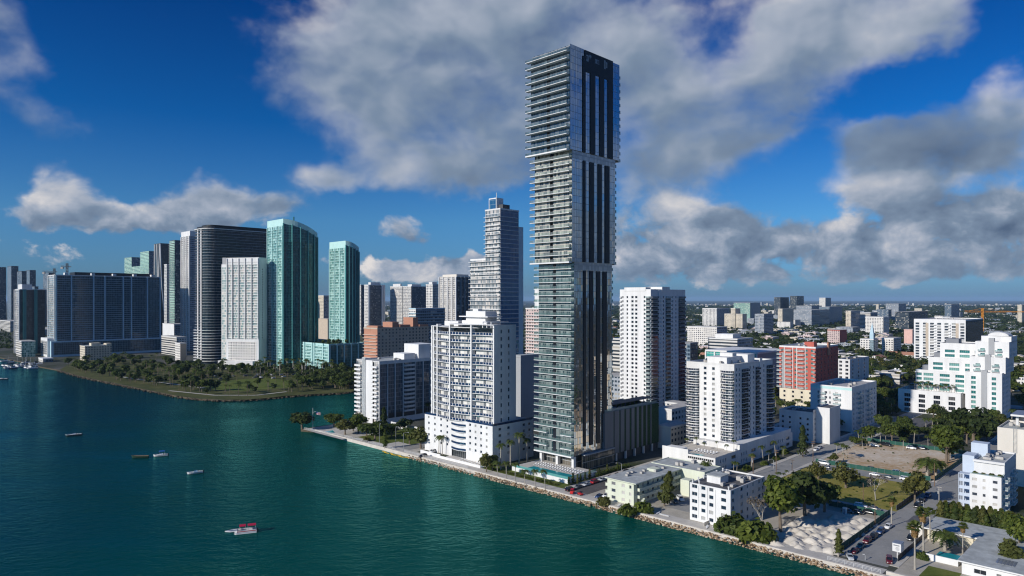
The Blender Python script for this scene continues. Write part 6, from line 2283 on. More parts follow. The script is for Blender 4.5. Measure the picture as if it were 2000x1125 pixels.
for i in range(13):
    x, y, _ = W(292 + i * 5.2 + rnd.uniform(-1.5, 1.5), 148.5 + rnd.uniform(-1.5, 2.5))
    if i % 3:
        plant('palm_tree', PALMS[i % 3], x, y, 0, rnd.uniform(.6, .95), 'palm in the shaded strip between the long podium and the street', 'palm', 'palms beside the long podium', rnd=rnd)
    else:
        plant('bush', SHR[i % 3], x, y, 0, rnd.uniform(1.6, 2.6), 'big shrub in the shaded strip between the long podium and the street', 'bush', 'shrubs beside the long podium', rnd=rnd)
for i in range(7):
    x, y, _ = W(291 + i * 2.6 + rnd.uniform(-1, 1), 129.5 + rnd.uniform(-2.5, 1.5))
    plant('palm_tree', PALMS[i % 3], x, y, 0, rnd.uniform(.35, .6), 'young palm at the street corner of the dry grass lot', 'palm', 'young palms at the corner of the dry grass lot', rnd=rnd)
for i in range(16):
    x, y, _ = W(rnd.uniform(349, 420), rnd.uniform(121, 132) if i < 11 else rnd.uniform(84, 120))
    if i >= 11: x, y, _ = W(rnd.uniform(421, 436), rnd.uniform(84, 130))
    if i % 3:
        plant('palm_tree', PALMS[i % 3], x, y, 0, rnd.uniform(.6, .95), 'palm at the shady edges of the bare dirt lot', 'palm', 'palms round the dirt lot', rnd=rnd)
    else:
        plant('broadleaf_tree', BL[i % 4], x, y, 0, rnd.uniform(.5, .9), 'leafy tree at the shady edges of the bare dirt lot', 'tree', 'trees round the dirt lot', rnd=rnd)
for i in range(70):
    px, py = rnd.uniform(1650, 1965), rnd.uniform(806, 866)
    x, y, _ = G(px, py)
    r, l = x * RX + y * RY, x * LX + y * LY
    if r < 424 or 64 < l < 80 or 132 < l < 144 or (438 < r < 490 and l > 142) or (r > 538 and 80 < l < 150): continue
    if i % 4 == 0:
        plant('palm_tree', PALMS[i % 3], x, y, 0, rnd.uniform(.9, 1.3), 'palm in the leafy blocks behind the dirt lot', 'palm', 'palms behind the dirt lot', rnd=rnd)
    else:
        plant('broadleaf_tree', (BL[0], BL[2], BL[3], BRIGHT)[i % 4] if i % 3 else BL[1], x, y, 0, rnd.uniform(.7, 1.2), 'leafy tree in the green blocks behind the dirt lot', 'tree', 'trees behind the dirt lot', rnd=rnd)
for i in range(60):
    x, y, _ = W(rnd.uniform(289, 334), rnd.uniform(81, 131))
    plant('shrub', SHR[i % 3], x, y, 0, rnd.uniform(.25, .7), 'low scrub scattered over the dry grass lot', 'shrub', 'scrub on the dry grass lot', rnd=rnd)
for i in range(40):
    x, y, _ = W(rnd.uniform(348, 418), rnd.uniform(82, 131))
    plant('shrub', SHR[i % 3], x, y, 0, rnd.uniform(.2, .6), 'low weeds scattered over the bare dirt lot', 'shrub', 'weeds on the dirt lot', rnd=rnd)

# ---- the park across the inlet: each tree its own
rnd = random.Random(9)
def in_poly(px, py, poly):
    c = False
    for i in range(len(poly)):
        a, b_ = poly[i], poly[i - 1]
        if (a[1] > py) != (b_[1] > py) and px < (b_[0] - a[0]) * (py - a[1]) / (b_[1] - a[1]) + a[0]:
            c = not c
    return c
PKP = [(118, 719), (150, 726), (190, 736), (230, 744), (275, 753), (320, 762), (350, 767), (390, 772), (430, 774), (480, 774), (520, 771), (555, 767), (600, 764), (640, 762), (692, 758), (695, 728), (560, 722), (420, 718), (330, 710), (260, 703), (150, 706)]
LWP = [(575, 756), (520, 762), (470, 766), (410, 762), (395, 752), (430, 742), (520, 736), (580, 745)]
n = 0
for _ in range(2000):
    px, py = rnd.uniform(118, 695), rnd.uniform(702, 775)
    if not in_poly(px, py, PKP): continue
    inl = in_poly(px, py, LWP)
    if inl and rnd.random() < .86: continue
    if py > 757 and px < 560 and rnd.random() < .3: continue
    x, y, _ = G(px, py)
    dense = (px < 220 or px > 610 or py < 735)
    if rnd.random() < (.22 if dense else .5):
        plant('palm_tree', PARKP[n % 2], x, y, 0, rnd.uniform(.8, 1.2), 'palm in the bayside park below the left skyline', 'palm', 'palms in the bayside park', rnd=rnd)
    else:
        plant('broadleaf_tree', PARKB[n % 3], x, y, 0, rnd.uniform(.75, 1.3), 'dark leafy tree in the bayside park below the left skyline', 'tree', 'trees in the bayside park', rnd=rnd)
    n += 1
    if n >= 325: break
for i in range(46):
    px = rnd.uniform(500, 650)
    x, y, _ = G(px, rnd.uniform(722, 736))
    plant('royal_palm', ROYAL[i % 2], x, y, 0, rnd.uniform(.7, 1.0), 'tall palm in the row before the teal podium across the inlet', 'palm', 'tall palms before the teal podium', rnd=rnd)
for i in range(34):
    px = rnd.uniform(640, 700)
    x, y, _ = G(px, rnd.uniform(735, 761))
    plant('broadleaf_tree', BL[i % 3], x, y, 0, rnd.uniform(.9, 1.3), 'big dark tree at the shady right end of the bayside park', 'tree', 'big trees at the right end of the park', rnd=rnd)
for i in range(9):
    a, b_, _ = G(rnd.uniform(655, 697), rnd.uniform(676, 690))
for i in range(12):
    M0 = YB.M @ Vector((rnd.uniform(4, 28), rnd.uniform(4, 40), 28))
    plant('broadleaf_tree', PARKB[i % 3], M0.x, M0.y, M0.z, rnd.uniform(.5, .8), 'roof garden tree on the teal podium', 'tree', 'roof garden trees on the teal podium', rnd=rnd)

# ---- trees of the blocks behind on the right
occupied = []
for o_ in list(col.objects):
    if o_.type == 'EMPTY' and o_.parent is None and o_.name in KIDS and abs(o_.rotation_euler[2] - GA) < .01:
        bb = [c.bound_box for c in KIDS[o_.name] if c.type == 'MESH' and c.name.split('.')[0] in ('wall', 'roof', 'glass_facade', 'soffit', 'podium_roof')]
        if not bb: continue
        xs = [q[0] for b_ in bb for q in b_]; ys_ = [q[1] for b_ in bb for q in b_]
        r0 = o_.location.x * RX + o_.location.y * RY; l0 = o_.location.x * LX + o_.location.y * LY
        if max(xs) - min(xs) < 300:
            occupied.append((r0 + min(xs) - 3, r0 + max(xs) + 3, l0 + min(ys_) - 3, l0 + max(ys_) + 3))


def free(x, y, roads=True):
    r, l = x * RX + y * RY, x * LX + y * LY
    for a, b_, c, d in occupied:
        if a < r < b_ and c < l < d: return False
    if roads and (64 < l < 80 or 132 < l < 144 or 175 < l < 188 or 618 < r < 642) and r < 900: return False
    return True


n = 0
for _ in range(6000):
    r, l = rnd.uniform(340, 760), rnd.uniform(-140, 260)
    x, y, _ = W(r, l)
    if n % 2:
        x, y, _ = at(rnd.uniform(1690, 1815), rnd.uniform(470, 860))
        r, l = x * RX + y * RY, x * LX + y * LY
    px, py = 1000 + F * x / y, HOR + F * H / y
    if px > 2040 or px < 1200 or not free(x, y): continue
    if 346 < r < 416 and 79 < l < 133: continue
    if r < 430 and l > 60 and not (px > 1680 and py < 870): continue
    if r < 430 and l < 60 and py > 900: continue
    big = rnd.random()
    if big < .17:
        plant('palm_tree', PALMS[n % 3], x, y, 0, rnd.uniform(.9, 1.4), 'palm among the street trees right of the towers', 'palm', 'palms among the street trees inland', rnd=rnd)
    else:
        plant('street_tree', BL[n % 4] if rnd.random() < .9 else BRIGHT, x, y, 0, rnd.uniform(.7, 1.35), 'leafy tree in the wooded streets inland of the towers', 'tree', 'trees in the wooded streets inland', rnd=rnd)
    n += 1
    if n > 350: break

# ---- farther out: houses and trees, then one woodland and one city mass
def fartree(seed, leaf):
    rnd = random.Random(seed)
    cb = MB()
    bl = [(Vector((rnd.uniform(-.55, .55), rnd.uniform(-.55, .55), rnd.uniform(.35, .8))), rnd.uniform(.3, .5)) for _ in range(6)]
    for c, br in bl:
        for _ in range(26):
            d = rdir(rnd)
            leafquad(cb, c + d * br * rnd.uniform(.6, 1.05), d + rdir(rnd) * .5 + Vector((0, 0, .3)), .17, rnd)
    cb.tube((0, 0, 0), (0, 0, .5), .05, n=4)
    return cb.mesh('far_tree', [leaf])
FT = [fartree(91, 'leafdark'), fartree(92, 'leaf'), fartree(93, 'leafolive'), fartree(94, 'leaf')]
n = 0
for _ in range(9000):
    D = 560 + 900 * rnd.random() ** 1.0
    px = rnd.uniform(1195, 2030)
    x, y, _ = at(px, D)
    r = x * RX + y * RY
    if r < 700 or not free(x, y): continue
    s = rnd.uniform(6, 12)
    link('canopy_tree', FT[n % 4], loc=(x, y, 0), rot=rnd.uniform(0, 6), scale=(s, s, s * rnd.uniform(.8, 1.3)), label='small dark tree scattered among the distant roofs on the right', cat='tree', group='trees among the distant roofs')
    n += 1
    if n >= 290: break


def housemesh(i):
    rnd = random.Random(100 + i)
    mb = MB()
    a, b_, h_ = rnd.uniform(9, 22), rnd.uniform(8, 16), rnd.choice((3.5, 4, 6.5, 7, 9.5))
    mb.box(-a, a, -b_, b_, 0, h_, 0, 1)
    if i % 3 == 0:
        mb.box(-a * .6, -a * .1, -b_ * .5, b_ * .5, h_, h_ + 2.2, 0, 1)
    elif i % 3 == 1:
        for x in (-.5, .1, .6):
            mb.box(a * x, a * x + 2, -b_ * .3, -b_ * .3 + 2, h_, h_ + 1.2, 1)
    else:
        mb.face([(-a - .5, -b_ - .5, h_), (a + .5, -b_ - .5, h_), (a + .5, 0, h_ + 3), (-a - .5, 0, h_ + 3)], 1)
        mb.face([(a + .5, b_ + .5, h_), (-a - .5, b_ + .5, h_), (-a - .5, 0, h_ + 3), (a + .5, 0, h_ + 3)], 1)
        for sx in (-a, a):
            mb.face([(sx, -b_, h_), (sx, b_, h_), (sx, 0, h_ + 2.9)], 0)
    return mb.mesh('low_building', [('farwhite', 'farcream', 'farband', 'fargrey', 'farwhite', 'farpink', 'farwhite')[i % 7], ('roofpale', 'white2', 'roofgrey', 'roofpale', 'white', 'orange', 'roofpale')[(i * 3) % 7]])
HM = [housemesh(i) for i in range(14)]
n = 0
for _ in range(6000):
    D = 560 + 1300 * rnd.random() ** 1.1
    px = rnd.uniform(1195, 2030)
    x, y, _ = at(px, D)
    r = x * RX + y * RY
    if r < 690 or not free(x, y): continue
    occupied.append((r - 14, r + 14, x * LX + y * LY - 14, x * LX + y * LY + 14))
    near = D < 1000
    s = rnd.uniform(.6, 1.05)
    link('low_building', HM[n % 14], loc=(x, y, 0), rot=GA + (pi / 2 if rnd.random() < .5 else 0), scale=(s, s, rnd.uniform(.9, 1.2)),
         label='low flat building among the trees of the distant district', cat='building', group='low buildings of the distant district')
    n += 1
    if n >= 280: break

wb = MB()
hb = MB()
rnd = random.Random(31)
for _ in range(900):
    D = 1100 + 2500 * rnd.random()
    x, y, _ = at(rnd.uniform(-60, 560), D)
    s = rnd.uniform(5, 10)
    for q in range(10):
        d = rdir(rnd)
        d.z = abs(d.z)
        leafquad(wb, (x + d.x * s * rnd.uniform(.5, 1.3), y + d.y * s * 1.2, d.z * s * .8 + .5), d + rdir(rnd) * .4, s * .36, rnd)
for _ in range(9500):
    D = 720 + 6500 * rnd.random() ** 1.6
    px = rnd.uniform(1190, 2060) if rnd.random() < .9 else rnd.uniform(560, 1190)
    x, y, _ = at(px, D)
    s = rnd.uniform(5, 10) * (1 + D / 3500)
    for q in range(11):
        d = rdir(rnd)
        d.z = abs(d.z)
        leafquad(wb, (x + d.x * s * rnd.uniform(.5, 1.3), y + d.y * s * 1.2, d.z * s * .75 + .5), d + rdir(rnd) * .4, s * .36, rnd)
link('distant_woodland', wb.mesh('distant_woodland', ['leafdark']), kind='stuff')
for _ in range(1700):
    D = 1500 + 9500 * rnd.random() ** 1.3
    px = rnd.uniform(1190, 2060) if rnd.random() < .85 else rnd.uniform(560, 1190)
    x, y, _ = at(px, D)
    tall = rnd.random()
    h_ = rnd.uniform(4, 10) if tall < .88 else (rnd.uniform(12, 24) if tall < .985 else rnd.uniform(28, 50))
    a, b_ = rnd.uniform(7, 26), rnd.uniform(6, 18)
    mi_ = rnd.choice((0, 0, 0, 1, 1, 2, 2, 3))
    c_, s_ = cos(GA), sin(GA)
    q = [(x + u * c_ - v_ * s_, y + u * s_ + v_ * c_) for u, v_ in ((-a, -b_), (a, -b_), (a, b_), (-a, b_))]
    hb.prism(q, 0, h_, mi_, 4 if rnd.random() < .6 else 5, bottom=False)
link('distant_city', hb.mesh('distant_city', ['farwhite', 'farcream', 'fargrey', 'farblue', 'roofpale', 'roofgrey']), kind='stuff')

# ------------------------------------------------------------------ cars
def carmesh(kind):
    Ls, ht = {'sedan': (4.7, 1.42), 'suv': (4.8, 1.75), 'van': (5.3, 2.0)}[kind]
    a, hw = Ls / 2, .92
    if kind == 'sedan':
        hood = [(-a, .5, .62), (-a + .15, .75, .8), (-.95, .95, .9), (.9, .98, .92), (a - .5, .95, .88), (a - .05, .8, .78), (a, .5, .62)]
        cab = [(-1.15, .95), (-.45, ht), (.75, ht), (1.65, .97)]
    elif kind == 'suv':
        hood = [(-a, .55, .68), (-a + .12, .95, .84), (-1.1, 1.1, .92), (1.2, 1.1, .93), (a - .15, 1.1, .9), (a, .6, .75)]
        cab = [(-1.25, 1.1), (-.55, ht), (1.75, ht), (2.25, 1.1)]
    else:
        hood = [(-a, .6, .7), (-a + .15, 1.0, .88), (-1.6, 1.2, .95), (1.5, 1.2, .96), (a - .1, 1.2, .94), (a, .7, .85)]
        cab = [(-1.8, 1.2), (-1.2, ht), (2.35, ht), (2.55, 1.2)]
    b_ = MB()
    rows = []
    for x, zt_, w_ in hood:
        rows.append([(x, -w_ * .95, .28), (x, -w_, .55), (x, -w_ * .93, zt_ - .08), (x, -w_ * .8, zt_), (x, w_ * .8, zt_), (x, w_ * .93, zt_ - .08), (x, w_, .55), (x, w_ * .95, .28)])
    b_.grid(rows)
    b_.face(rows[0]); b_.face(rows[-1])
    # roof and pillars
    (x0, z0), (x1, z1), (x2, z2), (x3, z3) = cab
    w0, w1 = hw * .82, hw * .66
    b_.box(x1, x2, -w1, w1, z1 - .06, z1 + .02)
    g = MB()
    g.face([(x0, -w0, z0), (x0, w0, z0), (x1, w1, z1 - .05), (x1, -w1, z1 - .05)])
    g.face([(x3, -w0, z3), (x3, w0, z3), (x2, w1, z2 - .05), (x2, -w1, z2 - .05)])
    for sg in (-1, 1):
        g.face([(x0, sg * w0, z0), (x3, sg * w0, z3), (x2, sg * w1, z2 - .05), (x1, sg * w1, z1 - .05)])
        xm = (x1 + x2) / 2
        b_.tube((xm - .05, sg * w0 * 1.01, z0), (xm, sg * w1 * 1.01, z1), .05, n=4)
        b_.tube((x0, sg * w0, z0), (x1, sg * w1, z1), .05, n=4)
        b_.tube((x3, sg * w0, z3), (x2, sg * w1, z2), .06, n=4)
    return b_, g, a


wm_ = MB()
wm_.tube((0, -.1, 0), (0, .1, 0), .33, n=12, m=0)
wm_.tube((0, .1, 0), (0, -.12, 0), .2, n=8, m=1)
wm_ = wm_.mesh('wheel', ['tyre', 'metal'])
lm_ = MB()
lm_.box(0, .06, -.18, .18, -.07, .07)
HL = lm_.mesh('headlight', ['lamp'])
TL = lm_.mesh('tail_light', ['redpaint'])
CARM = {}
def car(kind, paint, x, y, z, rot, label, group=None):
    key = (kind, paint)
    if key not in CARM:
        b_, g, a = carmesh(kind)
        CARM[key] = (b_.mesh('body', [paint], True), g.mesh('window', ['carglass']), a)
    bm_, gm, a = CARM[key]
    e = link('parked_van' if kind == 'van' else 'parked_car', None, loc=(x, y, z), rot=rot, label=label, cat='van' if kind == 'van' else 'car', group=group)
    part('body', bm_, e)
    part('window', gm, e)
    for sx in (-1, 1):
        for sy in (-1, 1):
            part('wheel', wm_, e, (sx * a * .62, sy * .84, .33))
    for sy in (-1, 1):
        part('headlight', HL, e, (-a - .01, sy * .55, .66))
        part('tail_light', TL, e, (a - .05, sy * .6, .74))


rnd = random.Random(12)
cols_ = {'white': 'carwhite', 'silver': 'carsilver', 'black': 'carblack', 'red': 'carred', 'blue': 'carblue', 'grey': 'cargrey', 'maroon': 'carmaroon', 'teal': 'carteal'}
i = 0
for r, c, k_, lb in ((223.6, 'black', 'suv', 'black car parked at the very water end of the dark street'), (229.2, 'grey', 'sedan', 'dark grey car, second from the water in the dark street'), (234.8, 'silver', 'sedan', 'silver car in the dark street, just before the red one'),
                     (240.6, 'red', 'suv', 'red car in the kerb row of the dark street'), (246, 'silver', 'sedan', 'silver car right behind the red one in the dark street'), (251.6, 'maroon', 'sedan', 'dark red car parked below the tall glass tower hedge'),
                     (257.4, 'black', 'sedan', 'black car behind the dark red one below the hedge'), (263.6, 'black', 'suv', 'black car by the parking podium columns'), (270, 'grey', 'sedan', 'grey car parked farthest inland in the dark street row')):
    car(k_, cols_[c], *W(r, 185.2, .03), GA + (0 if i % 3 else pi), lb)
    i += 1
for r, l, rt, c, k_, lb in ((224.2, 170.4, 0, 'blue', 'sedan', 'dark blue car at the kerb before the cream block'), (226.6, 168.4, 0, 'white', 'suv', 'white car beside the dark blue one before the cream block'),
                            (225.6, 164.0, 1.57, 'white', 'sedan', 'white car tucked against the cream block front'), (226.8, 64, 0, 'black', 'suv', 'unused')):
    if lb != 'unused':
        car(k_, cols_[c], *W(r, l, .03), GA + rt, lb)
for px, py, rt, c, k_, lb in (
    (1660, 1091, .5, 'silver', 'sedan', 'silver car nearest the seawall railing in the street end car park'), (1669, 1079, 0, 'maroon', 'sedan', 'maroon car next to the silver one by the screen fence'),
    (1681, 1069, 0, 'teal', 'sedan', 'dark teal car in the row along the screen fence'), (1694, 1059, 0, 'maroon', 'suv', 'dark maroon car in the middle of the row along the screen fence'),
    (1706, 1051, 0, 'black', 'suv', 'black car in the middle of the row along the screen fence'), (1720, 1041, 0, 'blue', 'suv', 'dark blue car, second from the street corner along the screen fence'),
    (1735, 1031, 0, 'white', 'sedan', 'white car at the street corner end of the screen fence'), (1737, 1098, .3, 'maroon', 'suv', 'dark maroon car standing below the signboard'),
    (1779, 1054, 0, 'black', 'suv', 'black car behind the fan palm with the orange skirt'), (1791, 990, 0, 'black', 'suv', 'black car along the dark fence of the grass lot, nearest the bay'),
    (1800, 980, 0, 'black', 'sedan', 'black car along the dark fence of the grass lot, middle one'), (1812, 971, 0, 'blue', 'suv', 'dark blue car along the dark fence, farthest up the street'),
    (1853, 987, 0, 'silver', 'sedan', 'silver car half hidden behind the conifer row'), (1612, 980, 1.57, 'blue', 'sedan', 'blue car in deep tree shade at the alley'),
    (1681, 991, 1.75, 'white', 'suv', 'white car in the alley behind the sand piles'), (1656, 1001, 1.6, 'grey', 'sedan', 'grey car facing the portable toilet by the sand piles'),
    (1674, 1003, 1.57, 'black', 'sedan', 'black car between the toilet and the alley pole'), (1699, 1004, 1.57, 'black', 'suv', 'black car at the alley end near the screen fence'),
    (1708, 996, 1.57, 'grey', 'sedan', 'grey car parked beside the white one in the alley'), (1640, 988, 1.57, 'black', 'sedan', 'black car in the tree shade beside the alley'),
    (1609, 907, 1.57, 'white', 'van', 'white van at the left end of the cross street row'), (1633, 908, 1.57, 'silver', 'suv', 'silver car next to the white van on the cross street'),
    (1655, 911, 1.57, 'white', 'suv', 'white car, third along the dirt lot fence'), (1678, 915, 1.57, 'black', 'sedan', 'black car along the dirt lot fence, fourth in the row'),
    (1703, 919, 1.57, 'black', 'suv', 'black car along the dirt lot fence, fifth in the row'), (1727, 923, 1.57, 'silver', 'sedan', 'silver car along the dirt lot fence, sixth in the row'),
    (1753, 925, 1.57, 'silver', 'suv', 'silver car near the right end of the dirt lot fence'), (1771, 929, 1.57, 'white', 'sedan', 'white car at the right end of the dirt lot fence'),
    (1709, 929, 1.57, 'white', 'sedan', 'white car on the grass lot side of the cross street'), (1736, 934, 1.57, 'grey', 'sedan', 'dark grey car on the grass lot side of the cross street'),
    (1769, 938, 1.57, 'white', 'suv', 'white car near the olive tree on the cross street'), (1616, 915, 1.57, 'grey', 'sedan', 'grey car opposite the white van on the cross street'),
    (1708, 872, 1.57, 'white', 'suv', 'white car at the back of the dirt lot by a palm'), (1732, 871, 1.4, 'black', 'van', 'dark van at the back of the dirt lot'),
    (1780, 877, 1.57, 'white', 'suv', 'white car at the back right of the dirt lot'), (1802, 878, 1.57, 'black', 'suv', 'black car beside the white one at the back right of the dirt lot'),
    (1318, 981, .9, 'grey', 'sedan', 'grey car in the yard behind the leaning evergreen'), (1329, 977, .9, 'white', 'suv', 'white car in the yard beside the white five storey block'),
    (1453, 1037, .2, 'white', 'van', 'white van between the two bushes near the seawall'), (1594, 880, 0, 'white', 'sedan', 'pale car in the shaded street by the twin blocks'),
    (1601, 876, 0, 'silver', 'sedan', 'silver car in the shaded street by the twin blocks'), (845, 884, .2, 'white', 'suv', 'white car by the entrance of the white podium'), (826, 893, 0, 'black', 'suv', 'black car in the drive beside the garden lawn')):
    x, y, _ = G(px, py)
    car(k_, cols_[c], x, y, .03, GA + rt, lb)
for i in range(22):
    px, py = rnd.uniform(415, 590), rnd.uniform(732, 741)
    x, y, _ = G(px, py)
    c = rnd.choice(list(cols_))
    car(rnd.choice(('sedan', 'suv')), cols_[rnd.choice(('white', 'silver', 'white', 'grey', 'black'))], x, y, .03, GA + rnd.choice((0, 1.57)), 'car parked under the palms at the back of the bayside park', 'cars parked in the bayside park')

# ------------------------------------------------------------------ fences, poles, lamps, signs
def fence(label, r0, l0, r1, l1, h=2.1, m='screen', step=3.0):
    a, b_ = Vector(W(r0, l0)), Vector(W(r1, l1))
    d = b_ - a
    e = link('screen_fence', None, loc=a, label=label, cat='fence')
    nn = Vector((-d.y, d.x, 0)).normalized() * .03
    mb = MB()
    n = max(2, int(d.length / step))
    for i in range(n):
        p_, q = d * (i / n), d * ((i + 1) / n)
        sag = rnd.uniform(.0, .12)
        mb.prism([(p_ - nn)[:2], (q - nn)[:2], (q + nn)[:2], (p_ + nn)[:2]], .08, h - sag)
    part('screen', mb.mesh('screen', [m]), e)
    pm = MB(); pm.tube((0, 0, 0), (0, 0, h + .15), .05, n=5)
    pm = pm.mesh('post', ['metal'])
    for i in range(n + 1):
        part('post', pm, e, d * (i / n))
fence('green screen fence between the sand piles and the street end car park', 228, 79.4, 282, 79.6)
fence('green screen fence behind the sand piles by the alley', 277.6, 80, 277.6, 100)
fence('dark screen fence along the street side of the dry grass lot', 289, 79.4, 333, 79.4, 2.0, 'nearblack')
fence('green screen fence along the cross street side of the dirt lot', 346.6, 81.5, 346.6, 131)
fence('green screen fence along the far street side of the dirt lot', 347.5, 80.2, 418, 80.2)
fence('green screen fence across the back of the dirt lot', 419, 81, 419, 131)
fence('black privacy fence between the street end car park and the palm strip', 233, 63.6, 268, 63.6, 1.8, 'nearblack')
HW = Bld('stone_wall', 'low curved pale stone wall along the seawall before the house lawn', W(219.5, 30), 'wall')
HW.box(0, .8, 0, 33, 0, 1.1, 'palecon')
HW.done()


def pole(px, py, pyt, label, arms=2, name='utility_pole', m='wood'):
    x, y, _ = G(px, py)
    h = zat(pyt, y)
    e = link(name, None, loc=(x, y, 0), rot=GA + pi / 2, label=label, cat='pole')
    mb = MB(); mb.tube((0, 0, 0), (0, 0, h), .17, .11, n=7)
    part('pole', mb.mesh('pole', [m]), e)
    for k_ in range(arms):
        mb = MB()
        z = h - .5 - k_ * .9
        mb.box(-1.0, 1.0, -.16, -.05, z, z + .14)
        for xx in (-.9, -.45, .45, .9):
            mb.tube((xx, -.1, z + .14), (xx, -.1, z + .36), .05, n=5)
        part('crossarm', mb.mesh('crossarm', [m]), e)
    if arms:
        mb = MB(); mb.tube((.32, 0, h - 2.9), (.32, 0, h - 1.9), .25, n=8)
        part('transformer', mb.mesh('transformer', ['grey']), e)


pole(1471, 928, 891, 'bare utility pole at the corner behind the white five storey block', 1)
pole(1516, 927, 878, 'utility pole with a lamp beside the long white podium')
pole(1588, 900, 861, 'utility pole with crossarms at the left end of the cross street')
pole(1686, 985, 943, 'tall wooden pole in the dry grass lot next to the white car', 0)
pole(1709, 1028, 984, 'wooden pole inside the screen fence by the sand piles', 0)
pole(1825, 950, 905, 'wooden pole at the corner of the dirt lot and the street', 0)
pole(1834, 984, 950, 'grey utility pole at the kerb opposite the conifer row', 2, m='concrete')
pole(1637, 1087, 1038, 'pale concrete pole at the bay end of the screen fence', 0, m='palecon')
pole(1645, 940, 905, 'thin pole rising from the trees of the dry grass lot', 0)
pole(1547, 920, 897, 'pole half hidden by palms beside the long white podium', 1)


def lamp(px, py, pyt, label, rot=0.0, arm=2.2):
    x, y, _ = G(px, py)
    h = zat(pyt, y)
    e = link('street_lamp', None, loc=(x, y, 0), rot=rot, label=label, cat='street lamp')
    mb = MB()
    mb.tube((0, 0, 0), (0, 0, h - .4), .12, .08, n=7)
    mb.tube((0, 0, h - .4), (-arm * .4, 0, h), .06, n=5)
    mb.tube((-arm * .4, 0, h), (-arm, 0, h + .05), .05, n=5)
    part('pole', mb.mesh('pole', ['grey']), e)
    mb = MB(); mb.box(-arm - .55, -arm, -.16, .16, h - .03, h + .14)
    part('lamp_head', mb.mesh('lamp_head', ['white2']), e)


lamp(1214, 932, 904, 'street lamp with a curved arm on the dark street by the cream block', 0.2)
lamp(788, 882, 845, 'street lamp beside the drive and the garden lawn', pi)
lamp(773, 874, 834, 'lamp post standing on the garden lawn', pi, .3)
lamp(741, 866, 828, 'lamp post between the garden trees and the lawn', pi, .3)
lamp(1511, 915, 897, 'street lamp by the utility poles of the long white podium', 0.1)
lamp(1804, 1000, 978, 'short street lamp by the bushes at the street corner', 0.3)
lamp(1690, 1094, 1083, 'small globe lamp at the seawall railing of the street end', 0.0, .2)

# signboard on its post
x, y, _ = G(1753, 1092)
e = link('signboard', None, loc=(x, y, 0), rot=GA - pi / 2 * 0, label='white boxy signboard on a post in the street end car park', cat='sign')
mb = MB(); mb.tube((0, 0, 0), (0, 0, 2.6), .22, n=8)
part('post', mb.mesh('post', ['white2']), e)
mb = MB(); mb.box(-.9, 2.2, -1.2, 1.2, 2.5, 5.0)
mb.box(-.98, 2.28, -1.28, 1.28, 5.0, 5.14, 1)
part('cabinet', mb.mesh('cabinet', ['white', 'matgrey']), e)
mb = MB(); mb.box(-.94, -.91, -1.1, 1.1, 2.7, 4.85)
f_ = part('sign_panel', mb.mesh('sign_panel', ['white']), e)
mb = MB()
mb.box(-.955, -.945, -.8, .9, 4.25, 4.6)
for i in range(4):
    mb.box(-.955, -.945, -.85 + .1 * (i % 2), .2 + .12 * (i % 3), 3.8 - i * .28, 3.92 - i * .28)
part('print', mb.mesh('print', ['midgrey']), f_)
# portable toilet by the sand piles
x, y, _ = G(1650, 1004)
e = link('portable_toilet', None, loc=(x, y, 0), rot=GA, label='pale blue portable toilet at the back of the sand piles', cat='toilet')
mb = MB(); mb.box(-.6, .6, -.6, .6, 0, 2.2)
part('cabin', mb.mesh('cabin', ['paleblue']), e)
mb = MB(); mb.box(-.66, .66, -.66, .66, 2.2, 2.45)
part('roof', mb.mesh('roof', ['white']), e)
mb = MB(); mb.box(-.64, -.6, -.4, .4, .1, 2.0)
part('door', mb.mesh('door', ['matgrey']), e)

# sand piles
rnd = random.Random(17)
def pilemesh(seed):
    rnd = random.Random(seed)
    mb = MB()
    rows = []
    n = 22
    for i, (rr, zz) in enumerate(((1.0, -.04), (.88, .10), (.72, .30), (.52, .56), (.32, .82), (.15, .96), (.03, 1.0))):
        rows.append([(rr * cos(2 * pi * j / n) * (1 + .16 * sin(2 * j + seed) * rr + rnd.uniform(-.09, .09)) + .12 * zz, rr * sin(2 * pi * j / n) * (1 + .12 * sin(3 * j) * rr + rnd.uniform(-.09, .09)), zz + rnd.uniform(-.06, .06)) for j in range(n)])
    mb.grid(rows, closed=True)
    return mb.mesh('sand_pile', ['sandpile'], True)
PM = [pilemesh(i) for i in range(5)]
pp_ = []
for i in range(11):
    for j in range(6):
        r = 223.4 + i * 4.1 + (2.0 if j % 2 else 0) + rnd.uniform(-1.5, 1.5)
        l = 82.0 + j * 3.7 + rnd.uniform(-1.2, 1.2)
        if i > 8 and j > 3: continue
        if i == 0 and j == 0: continue
        pp_.append((r, l))
for k_, (r, l) in enumerate(pp_):
    s = rnd.uniform(1.5, 3.4)
    link('sand_pile', PM[k_ % 5], loc=W(r, l, 0), rot=rnd.uniform(0, 6), scale=(s, s * rnd.uniform(.65, 1.1), s * rnd.uniform(.30, .48)), label='one of the pale sand heaps covering the fenced lot by the seawall', cat='sand pile', group='sand heaps on the fenced lot')

